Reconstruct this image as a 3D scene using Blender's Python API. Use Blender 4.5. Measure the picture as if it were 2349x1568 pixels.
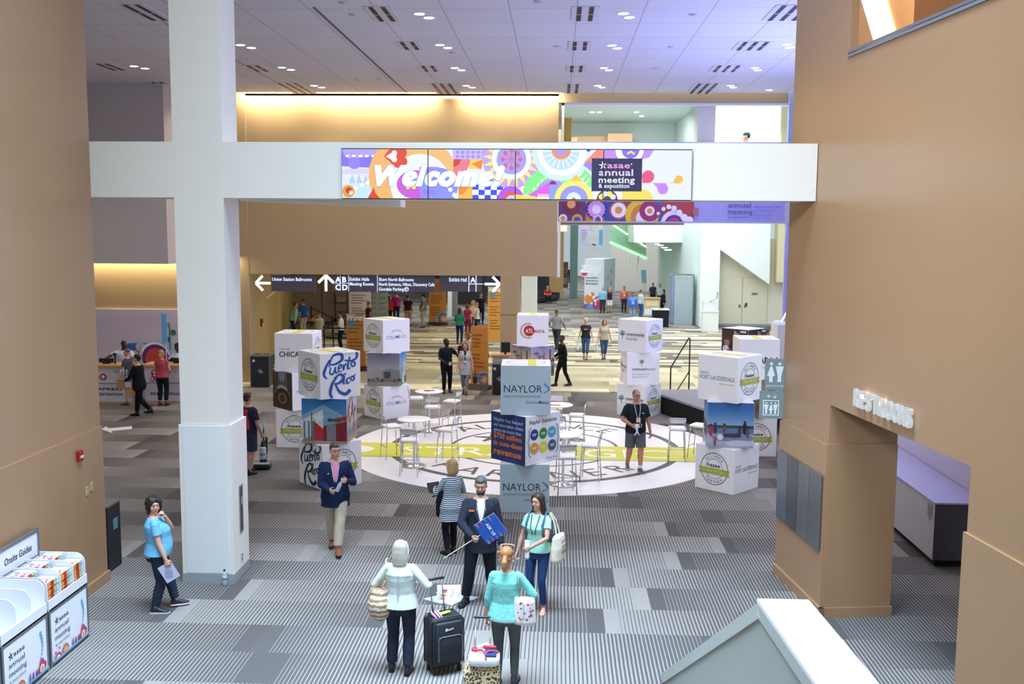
import bpy, math, random
from mathutils import Vector as V, Matrix, Euler
R = math.radians
random.seed(7)
for o in list(bpy.data.objects): bpy.data.objects.remove(o)
SC = bpy.context.scene
COL = SC.collection

# ------------------------------------------------------------------ camera
CH = 5.2                                   # eye height on the stair landing
PITCH, YAW, ROLL = R(6.35), R(2.56), R(.4)
FPX = 35 / 36 * 2349
fw = V((-math.sin(YAW) * math.cos(PITCH), math.cos(YAW) * math.cos(PITCH), -math.sin(PITCH)))
r0 = V((math.cos(YAW), math.sin(YAW), 0)); u0 = r0.cross(fw)
rt = r0 * math.cos(ROLL) + u0 * math.sin(ROLL); up = rt.cross(fw)
cd = bpy.data.cameras.new('camera'); cam = bpy.data.objects.new('camera', cd); COL.objects.link(cam)
cam.matrix_world = Matrix(((rt.x, up.x, -fw.x, 0), (rt.y, up.y, -fw.y, 0), (rt.z, up.z, -fw.z, CH), (0, 0, 0, 1)))
cd.lens = 35; cd.sensor_width = 36; cd.clip_end = 400; cd.clip_start = .1
cd.dof.use_dof = True; cd.dof.focus_distance = 14.0; cd.dof.aperture_fstop = 2.4
SC.camera = cam

# ------------------------------------------------------------------ world, exposure
SC.view_settings.view_transform = 'Standard'
SC.view_settings.look = 'None'; SC.view_settings.gamma = 1; SC.view_settings.use_curve_mapping = False
SC.view_settings.exposure = EXPOSURE = 0.30
W = bpy.data.worlds.new('sky'); SC.world = W; W.use_nodes = True
bg = W.node_tree.nodes['Background']; bg.inputs[0].default_value = (.72, .86, 1, 1); bg.inputs[1].default_value = .60
SC.cycles.max_bounces = 6; SC.cycles.diffuse_bounces = 4; SC.cycles.glossy_bounces = 3
SC.cycles.transmission_bounces = 4; SC.cycles.transparent_max_bounces = 6
SC.cycles.sample_clamp_indirect = 6; SC.cycles.caustics_reflective = False; SC.cycles.caustics_refractive = False
SC.cycles.use_denoising = True

def lamp(kind, name, loc, energy, col=(1, 1, 1), size=.1, to=None, spot=150, size_y=None):
    d = bpy.data.lights.new(name, kind); d.energy = energy; d.color = col
    o = bpy.data.objects.new(name, d); COL.objects.link(o); o.location = loc
    if kind == 'AREA':
        d.shape = 'RECTANGLE'; d.size = size; d.size_y = size_y or size
    else: d.shadow_soft_size = size
    if kind == 'SPOT': d.spot_size = R(spot); d.spot_blend = .6
    if to is not None: o.rotation_euler = (V(to) - V(loc)).to_track_quat('-Z', 'Y').to_euler()
    return o

# ------------------------------------------------------------------ where things stand: sight lines measured in the photograph
def ray(px, py): return fw + rt * ((px - 1174.5) / FPX) + up * ((784 - py) / FPX)
def G(px, py, z=0):
    d = ray(px, py); t = (z - CH) / d.z; return V((d.x * t, d.y * t, z))
def A(px, py, Y):
    d = ray(px, py); t = Y / d.y; return V((d.x * t, Y, CH + d.z * t))
def AX(px, py, X):
    d = ray(px, py); t = X / d.x; return V((X, d.y * t, CH + d.z * t))

# ------------------------------------------------------------------ materials
def lin(h):
    if isinstance(h, str):
        h = h.lstrip('#'); c = [int(h[i:i + 2], 16) / 255 for i in (0, 2, 4)]
        return tuple((x / 12.92 if x <= .04045 else ((x + .055) / 1.055) ** 2.4) for x in c)
    return tuple(h)
_m = {}
def mat(c, rough=.6, metal=0, emit=0, alpha=1, trans=0, vary=.05, scale=6, bump=0, spec=.4, name=None):
    key = (c, rough, metal, emit, alpha, trans, vary, scale, bump, spec)
    if key in _m: return _m[key]
    col = lin(c); m = bpy.data.materials.new(name or ('paint_' + str(c).strip('#')))
    m.use_nodes = True; nt = m.node_tree; b = nt.nodes['Principled BSDF']
    b.inputs['Base Color'].default_value = (*col, 1); b.inputs['Roughness'].default_value = rough
    b.inputs['Metallic'].default_value = metal; b.inputs['Specular IOR Level'].default_value = spec
    b.inputs['Alpha'].default_value = alpha; b.inputs['Transmission Weight'].default_value = trans
    if emit: b.inputs['Base Color'].default_value = (*[k * .12 for k in col], 1); b.inputs['Emission Color'].default_value = (*col, 1); b.inputs['Emission Strength'].default_value = emit
    if vary and not emit:
        tc = nt.nodes.new('ShaderNodeTexCoord'); no = nt.nodes.new('ShaderNodeTexNoise')
        no.inputs['Scale'].default_value = scale; no.inputs['Detail'].default_value = 3
        nt.links.new(tc.outputs['Object'], no.inputs['Vector'])
        mx = nt.nodes.new('ShaderNodeMix'); mx.data_type = 'RGBA'
        mx.inputs['A'].default_value = (*[x * (1 - vary) for x in col], 1)
        mx.inputs['B'].default_value = (*[min(1, x * (1 + vary)) for x in col], 1)
        nt.links.new(no.outputs['Fac'], mx.inputs['Factor']); nt.links.new(mx.outputs['Result'], b.inputs['Base Color'])
        if bump:
            bu = nt.nodes.new('ShaderNodeBump'); bu.inputs['Strength'].default_value = bump; bu.inputs['Distance'].default_value = .02
            nt.links.new(no.outputs['Fac'], bu.inputs['Height']); nt.links.new(bu.outputs['Normal'], b.inputs['Normal'])
    _m[key] = m; return m
def cloth(c, rough=.9): return mat(c, rough, vary=.16, scale=14, bump=.35, spec=.15)
_h = {}
def hair_mat(c):
    if c in _h: return _h[c]
    col = lin(c); m = bpy.data.materials.new('hair_strands'); m.use_nodes = True; nt = m.node_tree; b = nt.nodes['Principled BSDF']; b.inputs['Roughness'].default_value = .5; b.inputs['Specular IOR Level'].default_value = .35
    tc = nt.nodes.new('ShaderNodeTexCoord'); mp = nt.nodes.new('ShaderNodeMapping'); mp.inputs['Scale'].default_value = (95, 95, 9); no = nt.nodes.new('ShaderNodeTexNoise'); no.inputs['Scale'].default_value = 1; no.inputs['Detail'].default_value = 2
    rp = nt.nodes.new('ShaderNodeMix'); rp.data_type = 'RGBA'; rp.inputs['A'].default_value = (*[x * .62 for x in col], 1); rp.inputs['B'].default_value = (*[min(1, x * 1.3) for x in col], 1)
    bu = nt.nodes.new('ShaderNodeBump'); bu.inputs['Strength'].default_value = .35; bu.inputs['Distance'].default_value = .01
    L = nt.links.new; L(tc.outputs['Object'], mp.inputs[0]); L(mp.outputs[0], no.inputs['Vector']); L(no.outputs['Fac'], rp.inputs['Factor']); L(rp.outputs['Result'], b.inputs['Base Color']); L(no.outputs['Fac'], bu.inputs['Height']); L(bu.outputs[0], b.inputs['Normal'])
    _h[c] = m; return m
def skin(c): return mat(c, .55, vary=.05, scale=20, spec=.3)
def chrome(): return mat('#c4c8cc', .18, 1, vary=0)
WHITE = lambda: mat('#e9e5dc', .55, vary=.01)
BROWN = lambda: mat('#ac8764', .30, vary=.035, scale=1.2, spec=.6)
GOLD = lambda: mat('#b59b72', .6, vary=.03, scale=1.5)

# ------------------------------------------------------------------ mesh builder
class MB:
    def __init__(s): s.v = []; s.f = []; s.mi = []; s.mats = []; s.cur = 0
    def use(s, m):
        if m not in s.mats: s.mats.append(m)
        s.cur = s.mats.index(m); return s
    def add(s, vs, fs):
        n = len(s.v); s.v += [V(p) for p in vs]
        for f in fs: s.f.append([n + i for i in f]); s.mi.append(s.cur)
        return s
    def box(s, c, d, rot=None, bev=0):
        c = V(c); x, y, z = [k / 2 for k in d]
        if bev:
            b = min(bev, x * .9, y * .9); pts = []
            for sx, sy in ((1, 1), (-1, 1), (-1, -1), (1, -1)):
                cx, cy = sx * (x - b), sy * (y - b); a0 = {(1, 1): 0, (-1, 1): 90, (-1, -1): 180, (1, -1): 270}[(sx, sy)]
                for k in range(4):
                    a = R(a0 + k * 30); pts.append((cx + b * math.cos(a), cy + b * math.sin(a)))
            zb = min(b, z * .5); n = len(pts)
            lay = []
            for zz, sh in ((-z, b * .6), (-z + zb, 0), (z - zb, 0), (z, b * .6)):
                lay += [V((p[0] * (1 - sh / x), p[1] * (1 - sh / y), zz)) for p in pts]
            fs = [[i + n * l, (i + 1) % n + n * l, (i + 1) % n + n * (l + 1), i + n * (l + 1)] for l in range(3) for i in range(n)]
            fs += [list(range(n))[::-1], list(range(3 * n, 4 * n))]
            vs = lay
        else:
            vs = [V((a, b, e)) for e in (-z, z) for a, b in ((-x, -y), (x, -y), (x, y), (-x, y))]
            fs = [[3, 2, 1, 0], [4, 5, 6, 7], [0, 1, 5, 4], [1, 2, 6, 5], [2, 3, 7, 6], [3, 0, 4, 7]]
        if rot is not None:
            m = rot if isinstance(rot, Matrix) else Euler(rot).to_matrix()
            vs = [m @ p for p in vs]
        return s.add([c + p for p in vs], fs)
    def prism(s, pts, ext):
        n = len(pts); e = V(ext); a = [V(p) for p in pts]
        return s.add(a + [p + e for p in a], [list(range(n))[::-1], list(range(n, 2 * n))] + [[i, (i + 1) % n, n + (i + 1) % n, n + i] for i in range(n)])
    def poly(s, pts): return s.add(pts, [list(range(len(pts)))])
    def loft(s, rings, n=14, cap=True):
        vs = []; fs = []
        for c, ax, ay in rings:
            c, ax, ay = V(c), V(ax), V(ay)
            vs += [c + ax * math.cos(2 * math.pi * k / n) + ay * math.sin(2 * math.pi * k / n) for k in range(n)]
        for l in range(len(rings) - 1):
            for i in range(n): fs.append([l * n + i, l * n + (i + 1) % n, (l + 1) * n + (i + 1) % n, (l + 1) * n + i])
        if cap: fs += [list(range(n))[::-1], list(range((len(rings) - 1) * n, len(rings) * n))]
        return s.add(vs, fs)
    def lathe(s, c, prof, n=24, axis=None):
        c = V(c); q = V(axis).to_track_quat('Z', 'Y').to_matrix() if axis is not None else Matrix.Identity(3)
        return s.loft([(c + q @ V((0, 0, z)), q @ V((max(r, 1e-4), 0, 0)), q @ V((0, max(r, 1e-4), 0))) for r, z in prof], n)
    def limb(s, pts, rad, n=12, flat=None, caps=True):
        pts = [V(p) for p in pts]; rad = list(rad) if hasattr(rad, '__len__') else [rad] * len(pts)
        if caps:
            d0 = (pts[0] - pts[1]).normalized(); d1 = (pts[-1] - pts[-2]).normalized()
            P = [pts[0] + d0 * rad[0] * .95, pts[0] + d0 * rad[0] * .7] + pts + [pts[-1] + d1 * rad[-1] * .7, pts[-1] + d1 * rad[-1] * .95]
            Q = [rad[0] * .3, rad[0] * .72] + rad + [rad[-1] * .72, rad[-1] * .3]
        else: P, Q = pts, rad
        rings = []; ref = None
        for i, p in enumerate(P):
            a = P[max(i - 1, 0)]; b = P[min(i + 1, len(P) - 1)]; t = (b - a).normalized()
            if ref is None:
                ref = V((0, 0, 1)) if abs(t.z) < .9 else V((0, 1, 0))
            x = t.cross(ref).normalized(); y = x.cross(t).normalized()
            if flat: x, y = V(flat[0]) , V(flat[1])
            ref = y
            rings.append((p, x * Q[i], y * Q[i]))
        return s.loft(rings, n)
    def tube(s, pts, r, n=8): return s.limb(pts, r, n, caps=False)
    def ell(s, c, ax, rot=None, n=14, m=9):
        c = V(c); q = rot or Matrix.Identity(3); rings = []
        for k in range(m + 1):
            a = -math.pi / 2 + math.pi * (k + .03) / (m + .06); z = math.sin(a); w = math.cos(a)
            rings.append((c + q @ V((0, 0, ax[2] * z)), q @ V((ax[0] * w, 0, 0)), q @ V((0, ax[1] * w, 0))))
        return s.loft(rings, n)
    def data(s, name, smooth=False):
        me = bpy.data.meshes.new(name); me.from_pydata([tuple(p) for p in s.v], [], s.f)
        for m in s.mats: me.materials.append(m)
        if s.mats: me.polygons.foreach_set('material_index', s.mi)
        if smooth: me.polygons.foreach_set('use_smooth', [True] * len(me.polygons))
        me.validate(); me.update(); return me
    def build(s, name, m=None, parent=None, smooth=False, **tags):
        if m is not None and not s.mats: s.use(m); s.mi = [0] * len(s.f)
        return link(s.data(name, smooth), name, parent, **tags)

def link(me, name, parent=None, **tags):
    o = bpy.data.objects.new(name, me); COL.objects.link(o)
    if parent is not None: o.parent = parent
    for k, v in tags.items():
        if v: o['category' if k == 'cat' else k] = v
    if parent is None and not tags: o['kind'] = 'structure'
    return o
def thing(name, label, cat, loc=(0, 0, 0), rz=0, group=None):
    o = bpy.data.objects.new(name, None); COL.objects.link(o); o.location = loc; o.rotation_euler = (0, 0, rz)
    o.empty_display_size = .2; o['label'] = label; o['category'] = cat
    if group: o['group'] = group
    return o
def copy_tree(o, parent=None):
    c = o.copy(); COL.objects.link(c); c.parent = parent
    if parent is not None: c.matrix_parent_inverse = o.matrix_parent_inverse
    for ch in list(o.children): copy_tree(ch, c)
    return c
def box(name, lo, hi, m, parent=None, bev=0, **tags):
    lo, hi = V(lo), V(hi)
    return MB().box((lo + hi) / 2, [abs(a) for a in (hi - lo)], bev=bev).build(name, m, parent, **tags)
def struct(name, lo, hi, m): return box(name, lo, hi, m, kind='structure')

# ------------------------------------------------------------------ lettering and flat print
_t = {}
def text_mesh(s, bold=0., shear=0., res=2):
    k = (s, bold, shear, res)
    if k in _t: return _t[k]
    cu = bpy.data.curves.new('t', 'FONT'); cu.body = s; cu.size = 1; cu.offset = bold; cu.shear = shear; cu.resolution_u = res; cu.space_character = 1 + bold * 2
    ob = bpy.data.objects.new('t', cu); COL.objects.link(ob); dg = bpy.context.evaluated_depsgraph_get()
    me = bpy.data.meshes.new_from_object(ob.evaluated_get(dg))
    vs = [(v.co.x, v.co.y) for v in me.vertices]; fs = [list(p.vertices) for p in me.polygons]
    bpy.data.objects.remove(ob); bpy.data.curves.remove(cu); bpy.data.meshes.remove(me)
    xs = [v[0] for v in vs] or [0]; _t[k] = (vs, fs, min(xs), max(xs)); return _t[k]
class Art:
    """print lying on a surface: origin o, right vector r, up vector u (unit), in metres"""
    def __init__(s, o, r, u, eps=.0012, clip=None):
        s.o, s.r, s.u = V(o), V(r).normalized(), V(u).normalized(); s.n = s.r.cross(s.u).normalized(); s.k = 1; s.e = eps; s.mb = MB(); s.em = 0; s.clip = clip
    def m(s, c):
        return c if not isinstance(c, str) else mat(c, .5, emit=s.em, vary=0, name='print_' + c.strip('#'))
    def P(s, x, y): return s.o + s.r * x + s.u * y + s.n * (s.e * s.k)
    def cl(s, pts):
        if not s.clip: return pts
        x0, y0, x1, y1 = s.clip
        for ax, lim, sg in ((0, x0, 1), (0, x1, -1), (1, y0, 1), (1, y1, -1)):
            out = []
            for i in range(len(pts)):
                a, b = pts[i - 1], pts[i]; da, db = (a[ax] - lim) * sg, (b[ax] - lim) * sg
                if (da >= 0) != (db >= 0):
                    t = da / (da - db); out.append((a[0] + (b[0] - a[0]) * t, a[1] + (b[1] - a[1]) * t))
                if db >= 0: out.append(b)
            pts = out
            if len(pts) < 3: return []
        return pts
    def poly(s, pts, c, step=True):
        pts = s.cl([tuple(p) for p in pts])
        if len(pts) < 3: return s
        s.mb.use(s.m(c)); s.mb.poly([s.P(*p) for p in pts]); s.k += step; return s
    def rect(s, x0, y0, x1, y1, c): return s.poly([(x0, y0), (x1, y0), (x1, y1), (x0, y1)], c)
    def disc(s, x, y, r, c, ry=None, a0=0, a1=360, n=28):
        ry = ry or r; pts = [(x + r * math.cos(R(a0 + (a1 - a0) * k / n)), y + ry * math.sin(R(a0 + (a1 - a0) * k / n))) for k in range(n + (a1 - a0 < 360))]
        if a1 - a0 < 180: pts.append((x, y))
        return s.poly(pts, c)
    def ring(s, x, y, r, w, c, ry=None, a0=0, a1=360, n=40):
        ry = ry or r; q = (r - w) / r; s.mb.use(s.m(c))
        for k in range(n):
            b0, b1 = [R(a0 + (a1 - a0) * j / n) for j in (k, k + 1)]
            pts = s.cl([(x + r * math.cos(b0), y + ry * math.sin(b0)), (x + r * math.cos(b1), y + ry * math.sin(b1)),
                        (x + q * r * math.cos(b1), y + q * ry * math.sin(b1)), (x + q * r * math.cos(b0), y + q * ry * math.sin(b0))])
            if len(pts) > 2: s.mb.poly([s.P(*p) for p in pts])
        s.k += 1; return s
    def stroke(s, pts, w, c, w1=None, caps=True):
        pts = [V((p[0], p[1], 0)) for p in pts]; n = len(pts); L = []; Rr = []
        for i, p in enumerate(pts):
            t = (pts[min(i + 1, n - 1)] - pts[max(i - 1, 0)]).normalized(); q = V((-t.y, t.x, 0))
            ww = (w[i] if hasattr(w, '__len__') else w + ((w1 or w) - w) * i / (n - 1)) / 2
            L.append(p + q * ww); Rr.append(p - q * ww)
        s.mb.use(s.m(c))
        for i in range(n - 1):
            q = s.cl([(L[i].x, L[i].y), (Rr[i].x, Rr[i].y), (Rr[i + 1].x, Rr[i + 1].y), (L[i + 1].x, L[i + 1].y)])
            if len(q) > 2: s.mb.poly([s.P(*a) for a in q])
        s.k += 1; return s
    def text(s, t, x, y, h, c, w=None, bold=0., shear=0., align='l', rot=0, res=2):
        vs, fs, a, b = text_mesh(t, bold, shear, res); sc = h / .7; sx = sc if not w else w / (b - a)
        off = {'l': 0, 'c': -(b - a) * sx / 2, 'r': -(b - a) * sx}[align]; s.mb.use(s.m(c)); cr, sr = math.cos(R(rot)), math.sin(R(rot))
        q = [((vx - a) * sx + off, vy * sc) for vx, vy in vs]
        s.mb.add([s.P(x + px * cr - py * sr, y + px * sr + py * cr) for px, py in q], fs); s.k += 1; return s
    def arc(s, t, x, y, r, h, c, mid=90, span=100, top=True, bold=0.):
        n = len(t); s.mb.use(s.m(c))
        for i, ch in enumerate(t):
            if ch == ' ': continue
            vs, fs, a, b = text_mesh(ch, bold); sc = h / .7; f = (i + .5) / n - .5
            an = R(mid - span * f) if top else R(mid + span * f)
            rot = an - math.pi / 2 if top else an + math.pi / 2; cx, cy = x + r * math.cos(an), y + r * math.sin(an)
            cr, sr = math.cos(rot), math.sin(rot); m = (a + b) / 2
            s.mb.add([s.P(cx + (vx - m) * sc * cr - (vy * sc - h / 2) * sr, cy + (vx - m) * sc * sr + (vy * sc - h / 2) * cr) for vx, vy in vs], fs)
        s.k += 1; return s
    def build(s, name, parent, **t): return s.mb.build(name, None, parent, **t)
# ------------------------------------------------------------------ people
def fuse(mb, name, m, parent, voxel=.012, it=3, label=None):
    """melt overlapping closed volumes into one continuous smooth skin"""
    me = mb.data(name); me.materials.clear(); me.materials.append(m)
    for p in me.polygons: p.material_index = 0
    ob = bpy.data.objects.new('tmp', me); COL.objects.link(ob)
    r = ob.modifiers.new('r', 'REMESH'); r.mode = 'VOXEL'; r.voxel_size = voxel; r.use_smooth_shade = True
    s = ob.modifiers.new('s', 'SMOOTH'); s.factor = .5; s.iterations = it
    dg = bpy.context.evaluated_depsgraph_get(); out = bpy.data.meshes.new_from_object(ob.evaluated_get(dg))
    out.name = name
    if not out.materials: out.materials.append(m)
    bpy.data.objects.remove(ob); bpy.data.meshes.remove(me)
    o = bpy.data.objects.new(name, out); COL.objects.link(o); o.parent = parent
    if label: o['label'] = label
    return o

MALE = [(.80, .150, .105, 0), (.90, .172, .125, -.01), (1.0, .163, .122, 0), (1.10, .158, .118, .008), (1.20, .166, .120, .010), (1.30, .178, .122, .008), (1.37, .176, .110, .002), (1.42, .142, .092, -.004), (1.455, .10, .075, -.006), (1.49, .062, .062, 0)]
FEM = [(.80, .155, .112, -.005), (.90, .178, .130, -.012), (1.0, .160, .118, -.002), (1.08, .140, .105, .004), (1.17, .143, .112, .010), (1.26, .155, .130, .022), (1.33, .152, .116, .012), (1.40, .124, .086, -.002), (1.435, .09, .070, -.006), (1.48, .050, .052, 0)]

def ik(a, b, l1, l2, pole):
    a, b = V(a), V(b); d = b - a; L = d.length
    if L > (l1 + l2) * .995: b = a + d.normalized() * (l1 + l2) * .995; d = b - a; L = d.length
    t = d.normalized(); x = (l1 * l1 - l2 * l2 + L * L) / (2 * L); h = math.sqrt(max(l1 * l1 - x * x, 0))
    p = V(pole); p = (p - t * p.dot(t)).normalized(); return a + t * x + p * h, b

class Person:
    def __init__(s, label, loc, face, h=1.7, sex='m', build=1., belly=0., skin_c='#d9a98c', near=1, lean=(0, 0), pelvis=None,
                 fl=(-.10, 0, 0, -6), fr=(.10, 0, 0, 6), hl=None, hr=None, pl=(-.6, -.8, -.3), pr=(.6, -.8, -.3), curl_l=.5, curl_r=.5,
                 head=(0, 0), hair=('short', '#3a2c22'), top=('tee', '#3b6ea8'), legs=('pants', '#2b2d35'), shoes='#26262a', group=None, kl=(0, 1, 0), kr=(0, 1, 0), nl=None, nr=None, sole=None):
        s.near = near; s.vx = {2: .0065, 1: .009, 0: .014}[near]; k = h / 1.79; s.k = k
        s.root = T = thing('person', label, 'person', loc, face, group); T.scale = (k, k, k)
        s.prof = [(z, w * build, d * (1 + (build - 1) * 1.1) + (belly * max(0, 1 - abs(z - 1.06) / .22) * .5), y + belly * .45 * max(0, 1 - abs(z - 1.06) / .25)) for z, w, d, y in (MALE if sex == 'm' else FEM)]
        s.lean = lean; px, py, pz = pelvis or (0, 0, 0); s.pel = V((px, py, pz))
        male = sex == 'm'; sw = (.180 if male else .150) * (1 + (build - 1) * .55)
        S = lambda z: s.spine(z)
        S_ = {'l': S(1.392) + V((-sw, 0, 0)), 'r': S(1.392) + V((sw, 0, 0))}
        s.sh = S_
        g = 1.0 if male else .88; g *= 1 + (build - 1) * .7
        s.wr = {}; s.el = {}; body = MB(); s.hand_n = {}; s.hdir = {}
        # torso, neck, head
        body.loft([(S(z) + V((0, y, 0)), V((w, 0, 0)), V((0, d, 0))) for z, w, d, y in s.prof], 18)
        hy, hp = head; hc = S(1.49) + V((0, .012 + .02 * 0, 0)) + V((lean[0] * .15, lean[1] * .15, .142)); s.hc = hc
        q = (Matrix.Rotation(R(hy), 3, 'Z') @ Matrix.Rotation(R(hp), 3, 'X')); s.hq = q
        H = lambda x, y, z: hc + q @ V((x, y, z)); s.H = H
        body.limb([S(1.43), S(1.50) + V((0, .004, 0)), H(0, -.012, -.05)], [.062 * g, .054 * g, .052 * g])
        body.ell(H(0, -.012, .022), (.076, .096, .098), q, 18, 12)
        body.loft([(H(0, .030, -.118), q @ V((.022, 0, 0)), q @ V((0, .022, 0))), (H(0, .026, -.105), q @ V((.040, 0, 0)), q @ V((0, .048, 0))), (H(0, .018, -.07), q @ V((.058, 0, 0)), q @ V((0, .068, 0))),
                   (H(0, .010, -.02), q @ V((.069, 0, 0)), q @ V((0, .079, 0))), (H(0, .004, .03), q @ V((.071, 0, 0)), q @ V((0, .082, 0)))], 16)
        body.limb([H(0, .080, .012), H(0, .096, -.012), H(0, .101, -.022)], [.008, .011, .0125], 8)
        body.ell(H(0, .083, -.055), (.024, .011, .014), q); body.ell(H(0, .078, -.100), (.020, .014, .014), q)
        body.ell(H(0, .076, .040), (.05, .014, .012), q)
        for sx in (-1, 1):
            body.ell(H(sx * .079, -.006, -.008), (.010, .019, .031), q); body.ell(H(sx * .042, .058, -.03), (.022, .022, .022), q)
        # legs
        s.leg = {}
        for sd, sx, ft, kp in (('l', -1, fl, kl), ('r', 1, fr, kr)):
            hipj = s.pel + V((sx * .095 * (1 + (build - 1) * .8), 0, .90)); fx, fy, fz, fa = ft
            fd = V((-math.sin(R(fa)) * -1, math.cos(R(fa)), 0)); ank = V((fx, fy, fz + .085))
            kn, ank = ik(hipj, ank, .425, .405, V(kp)); s.leg[sd] = (hipj, kn, ank, fd)
            b = g * (1 + (build - 1) * .6)
            body.limb([hipj, hipj.lerp(kn, .3), hipj.lerp(kn, .75), kn, kn.lerp(ank, .3) + fd * -.012, kn.lerp(ank, .7), ank, ank - V((0, 0, .02))],
                      [.088 * b, .085 * b, .064 * b, .054 * b, .056 * b, .040 * b, .034 * b, .036], 14)
            body.loft([(ank + fd * a + V((0, 0, zz)), fd.cross(V((0, 0, 1))) * w, V((0, 0, hh))) for a, zz, w, hh in ((-.055, -.052, .022, .02), (-.03, -.048, .03, .03), (.04, -.045, .034, .032), (.11, -.058, .04, .02), (.165, -.064, .036, .014), (.19, -.066, .02, .01))], 12)
        # arms and hands
        for sd, sx, hd, pole, curl, nn in (('l', -1, hl, pl, curl_l, nl), ('r', 1, hr, pr, curl_r, nr)):
            a = S_[sd]; hd = V(hd) if hd is not None else V((sx * (sw + .075 + .04 * (build - 1)), .03, .80)) + s.pel
            el, wr = ik(a, hd, .290, .262, pole); s.el[sd], s.wr[sd] = el, wr
            body.limb([a, a.lerp(el, .35), a.lerp(el, .8), el, el.lerp(wr, .3), el.lerp(wr, .75), wr], [.050 * g, .048 * g, .042 * g, .037 * g, .039 * g, .031 * g, .026 * g], 12)
            s.hand(body, sd, sx, wr, (wr - el).normalized(), curl, nn, g)
        s.body = fuse(body, 'body', skin(skin_c), T, s.vx, 3 if near == 2 else 2)
        s.g, s.skinc, s.sw = g, skin_c, sw
        s.face(); s.hairdo(*hair); s.dress(top, legs, shoes, sole)
    def spine(s, z):
        t = min(max((z - .93) / .5, 0), 1.15); t = t * t * (3 - 2 * t) if t < 1 else t
        return V((s.pel.x + s.lean[0] * t, s.pel.y + s.lean[1] * t, z + s.pel.z * 1))
    def hand(s, mb, sd, sx, wr, d, curl, nn, g):
        n = V(nn) if nn is not None else V((-sx, .15, 0)); n = (n - d * n.dot(d)).normalized(); side = d.cross(n).normalized()   # side: towards one edge of the palm
        th = side if side.dot(V((0, 1, .3))) > 0 else -side; c = wr + d * .052
        s.hand_n[sd] = n; s.hdir[sd] = d; s.palm = getattr(s, 'palm', {}); s.palm[sd] = c + n * .03
        mb.loft([(wr + d * t, th * w, n * hh) for t, w, hh in ((-.01, .024, .019), (.015, .030, .017), (.05, .040, .015), (.085, .041, .013), (.098, .034, .010))], 12)
        for i, L in enumerate((.068, .077, .072, .056)):
            o = wr + d * (.088 - abs(i - 1.2) * .003) + th * (.030 - i * .0205); f = d.copy(); p = [o]; ax = n.cross(d)
            for j, (fr, an) in enumerate(((.45, 55), (.32, 62), (.25, 40))):
                f = Matrix.Rotation(R(an * curl * (1 + .08 * i)), 3, d.cross(n)) @ f; p.append(p[-1] + f * L * fr)
            mb.limb(p, [.0092, .0088, .0082, .0072], 8)
        o = wr + d * .025 + th * .026; f = (d * .72 + th * .62 + n * .32 * (.4 + curl)).normalized(); p = [wr + d * .012 + th * .012, o + f * .012, o + f * .045]
        f2 = (f + d * .25 + n * .6 * curl - th * .5 * curl).normalized(); p.append(p[-1] + f2 * .03); mb.limb(p, [.013, .0125, .0105, .0085], 8)
    def face(s):
        if s.near == 0: eyes = MB()
        H, q = s.H, s.hq
        for sx in (-1, 1):
            e = MB(); e.use(mat('#e9e4df', .3, vary=0)).ell(H(sx * .031, .074, .016), (.0125, .010, .0050), q, 10, 6)
            e.use(mat('#2c2119', .25, vary=0)).ell(H(sx * .031, .0812, .0155), (.0058, .004, .0052), q, 8, 5); e.build('eye', None, s.root, True)
            if s.near: MB().limb([H(sx * .016, .088, .036), H(sx * .032, .087, .041), H(sx * .048, .074, .036)], .0032, 6).build('eyebrow', mat('#4a382b', .9, vary=0), s.root, True)
        if s.near: MB().ell(H(0, .092, -.055), (.021, .005, .0058), q, 10, 5).build('mouth', mat('#a8605a', .5, vary=0), s.root, True)
    def hairdo(s, kind, c, *x):
        bl = x[0] if x and isinstance(x[0], float) else -.02
        H, q, mb = s.H, s.hq, MB(); m = hair_mat(c); vx = max(s.vx, .008)
        if kind == 'bald': return
        E = lambda a, r: mb.ell(H(*a), r, q, 16, 10)
        if kind == 'short':
            E((0, -.026, .048), (.081, .094, .083)); E((0, .035, .092), (.055, .045, .030))
            E((0, -.055, -.01), (.070, .058, .06))
            for sx in (-1, 1): E((sx * .068, -.012, .025), (.016, .034, .035))
        elif kind == 'buzz':
            E((0, -.024, .040), (.080, .090, .083))
        elif kind in ('bob', 'long', 'curly'):
            E((0, -.026, .045), (.088, .100, .087)); E((0, -.045, -.03), (.088, .078, .085))
            for sx in (-1, 1):
                L = {'bob': -.13, 'long': -.24, 'curly': -.12}[kind]
                mb.limb([H(sx * .062, .030, .085), H(sx * .082, .022, .03), H(sx * .086, .0, -.05), H(sx * .082, -.02, L)], [.018, .022, .028, .024])
            if kind == 'long': mb.loft([(H(0, -.05, 0), q @ V((.085, 0, 0)), q @ V((0, .06, 0))), (H(0, -.06, -.12), q @ V((.098, 0, 0)), q @ V((0, .048, 0))), (H(0, -.072, -.22), q @ V((.10, 0, 0)), q @ V((0, .036, 0))), (H(0, -.085, -.285), q @ V((.075, 0, 0)), q @ V((0, .018, 0)))], 16)
            if kind == 'bob': mb.loft([(H(0, -.035, .05), q @ V((.090, 0, 0)), q @ V((0, .088, 0))), (H(0, -.045, -.03), q @ V((.096, 0, 0)), q @ V((0, .080, 0))), (H(0, -.052, -.10), q @ V((.099, 0, 0)), q @ V((0, .068, 0))), (H(0, -.056, -.16 - bl), q @ V((.088, 0, 0)), q @ V((0, .050, 0))), (H(0, -.058, -.185 - bl), q @ V((.055, 0, 0)), q @ V((0, .03, 0)))], 18)
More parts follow.
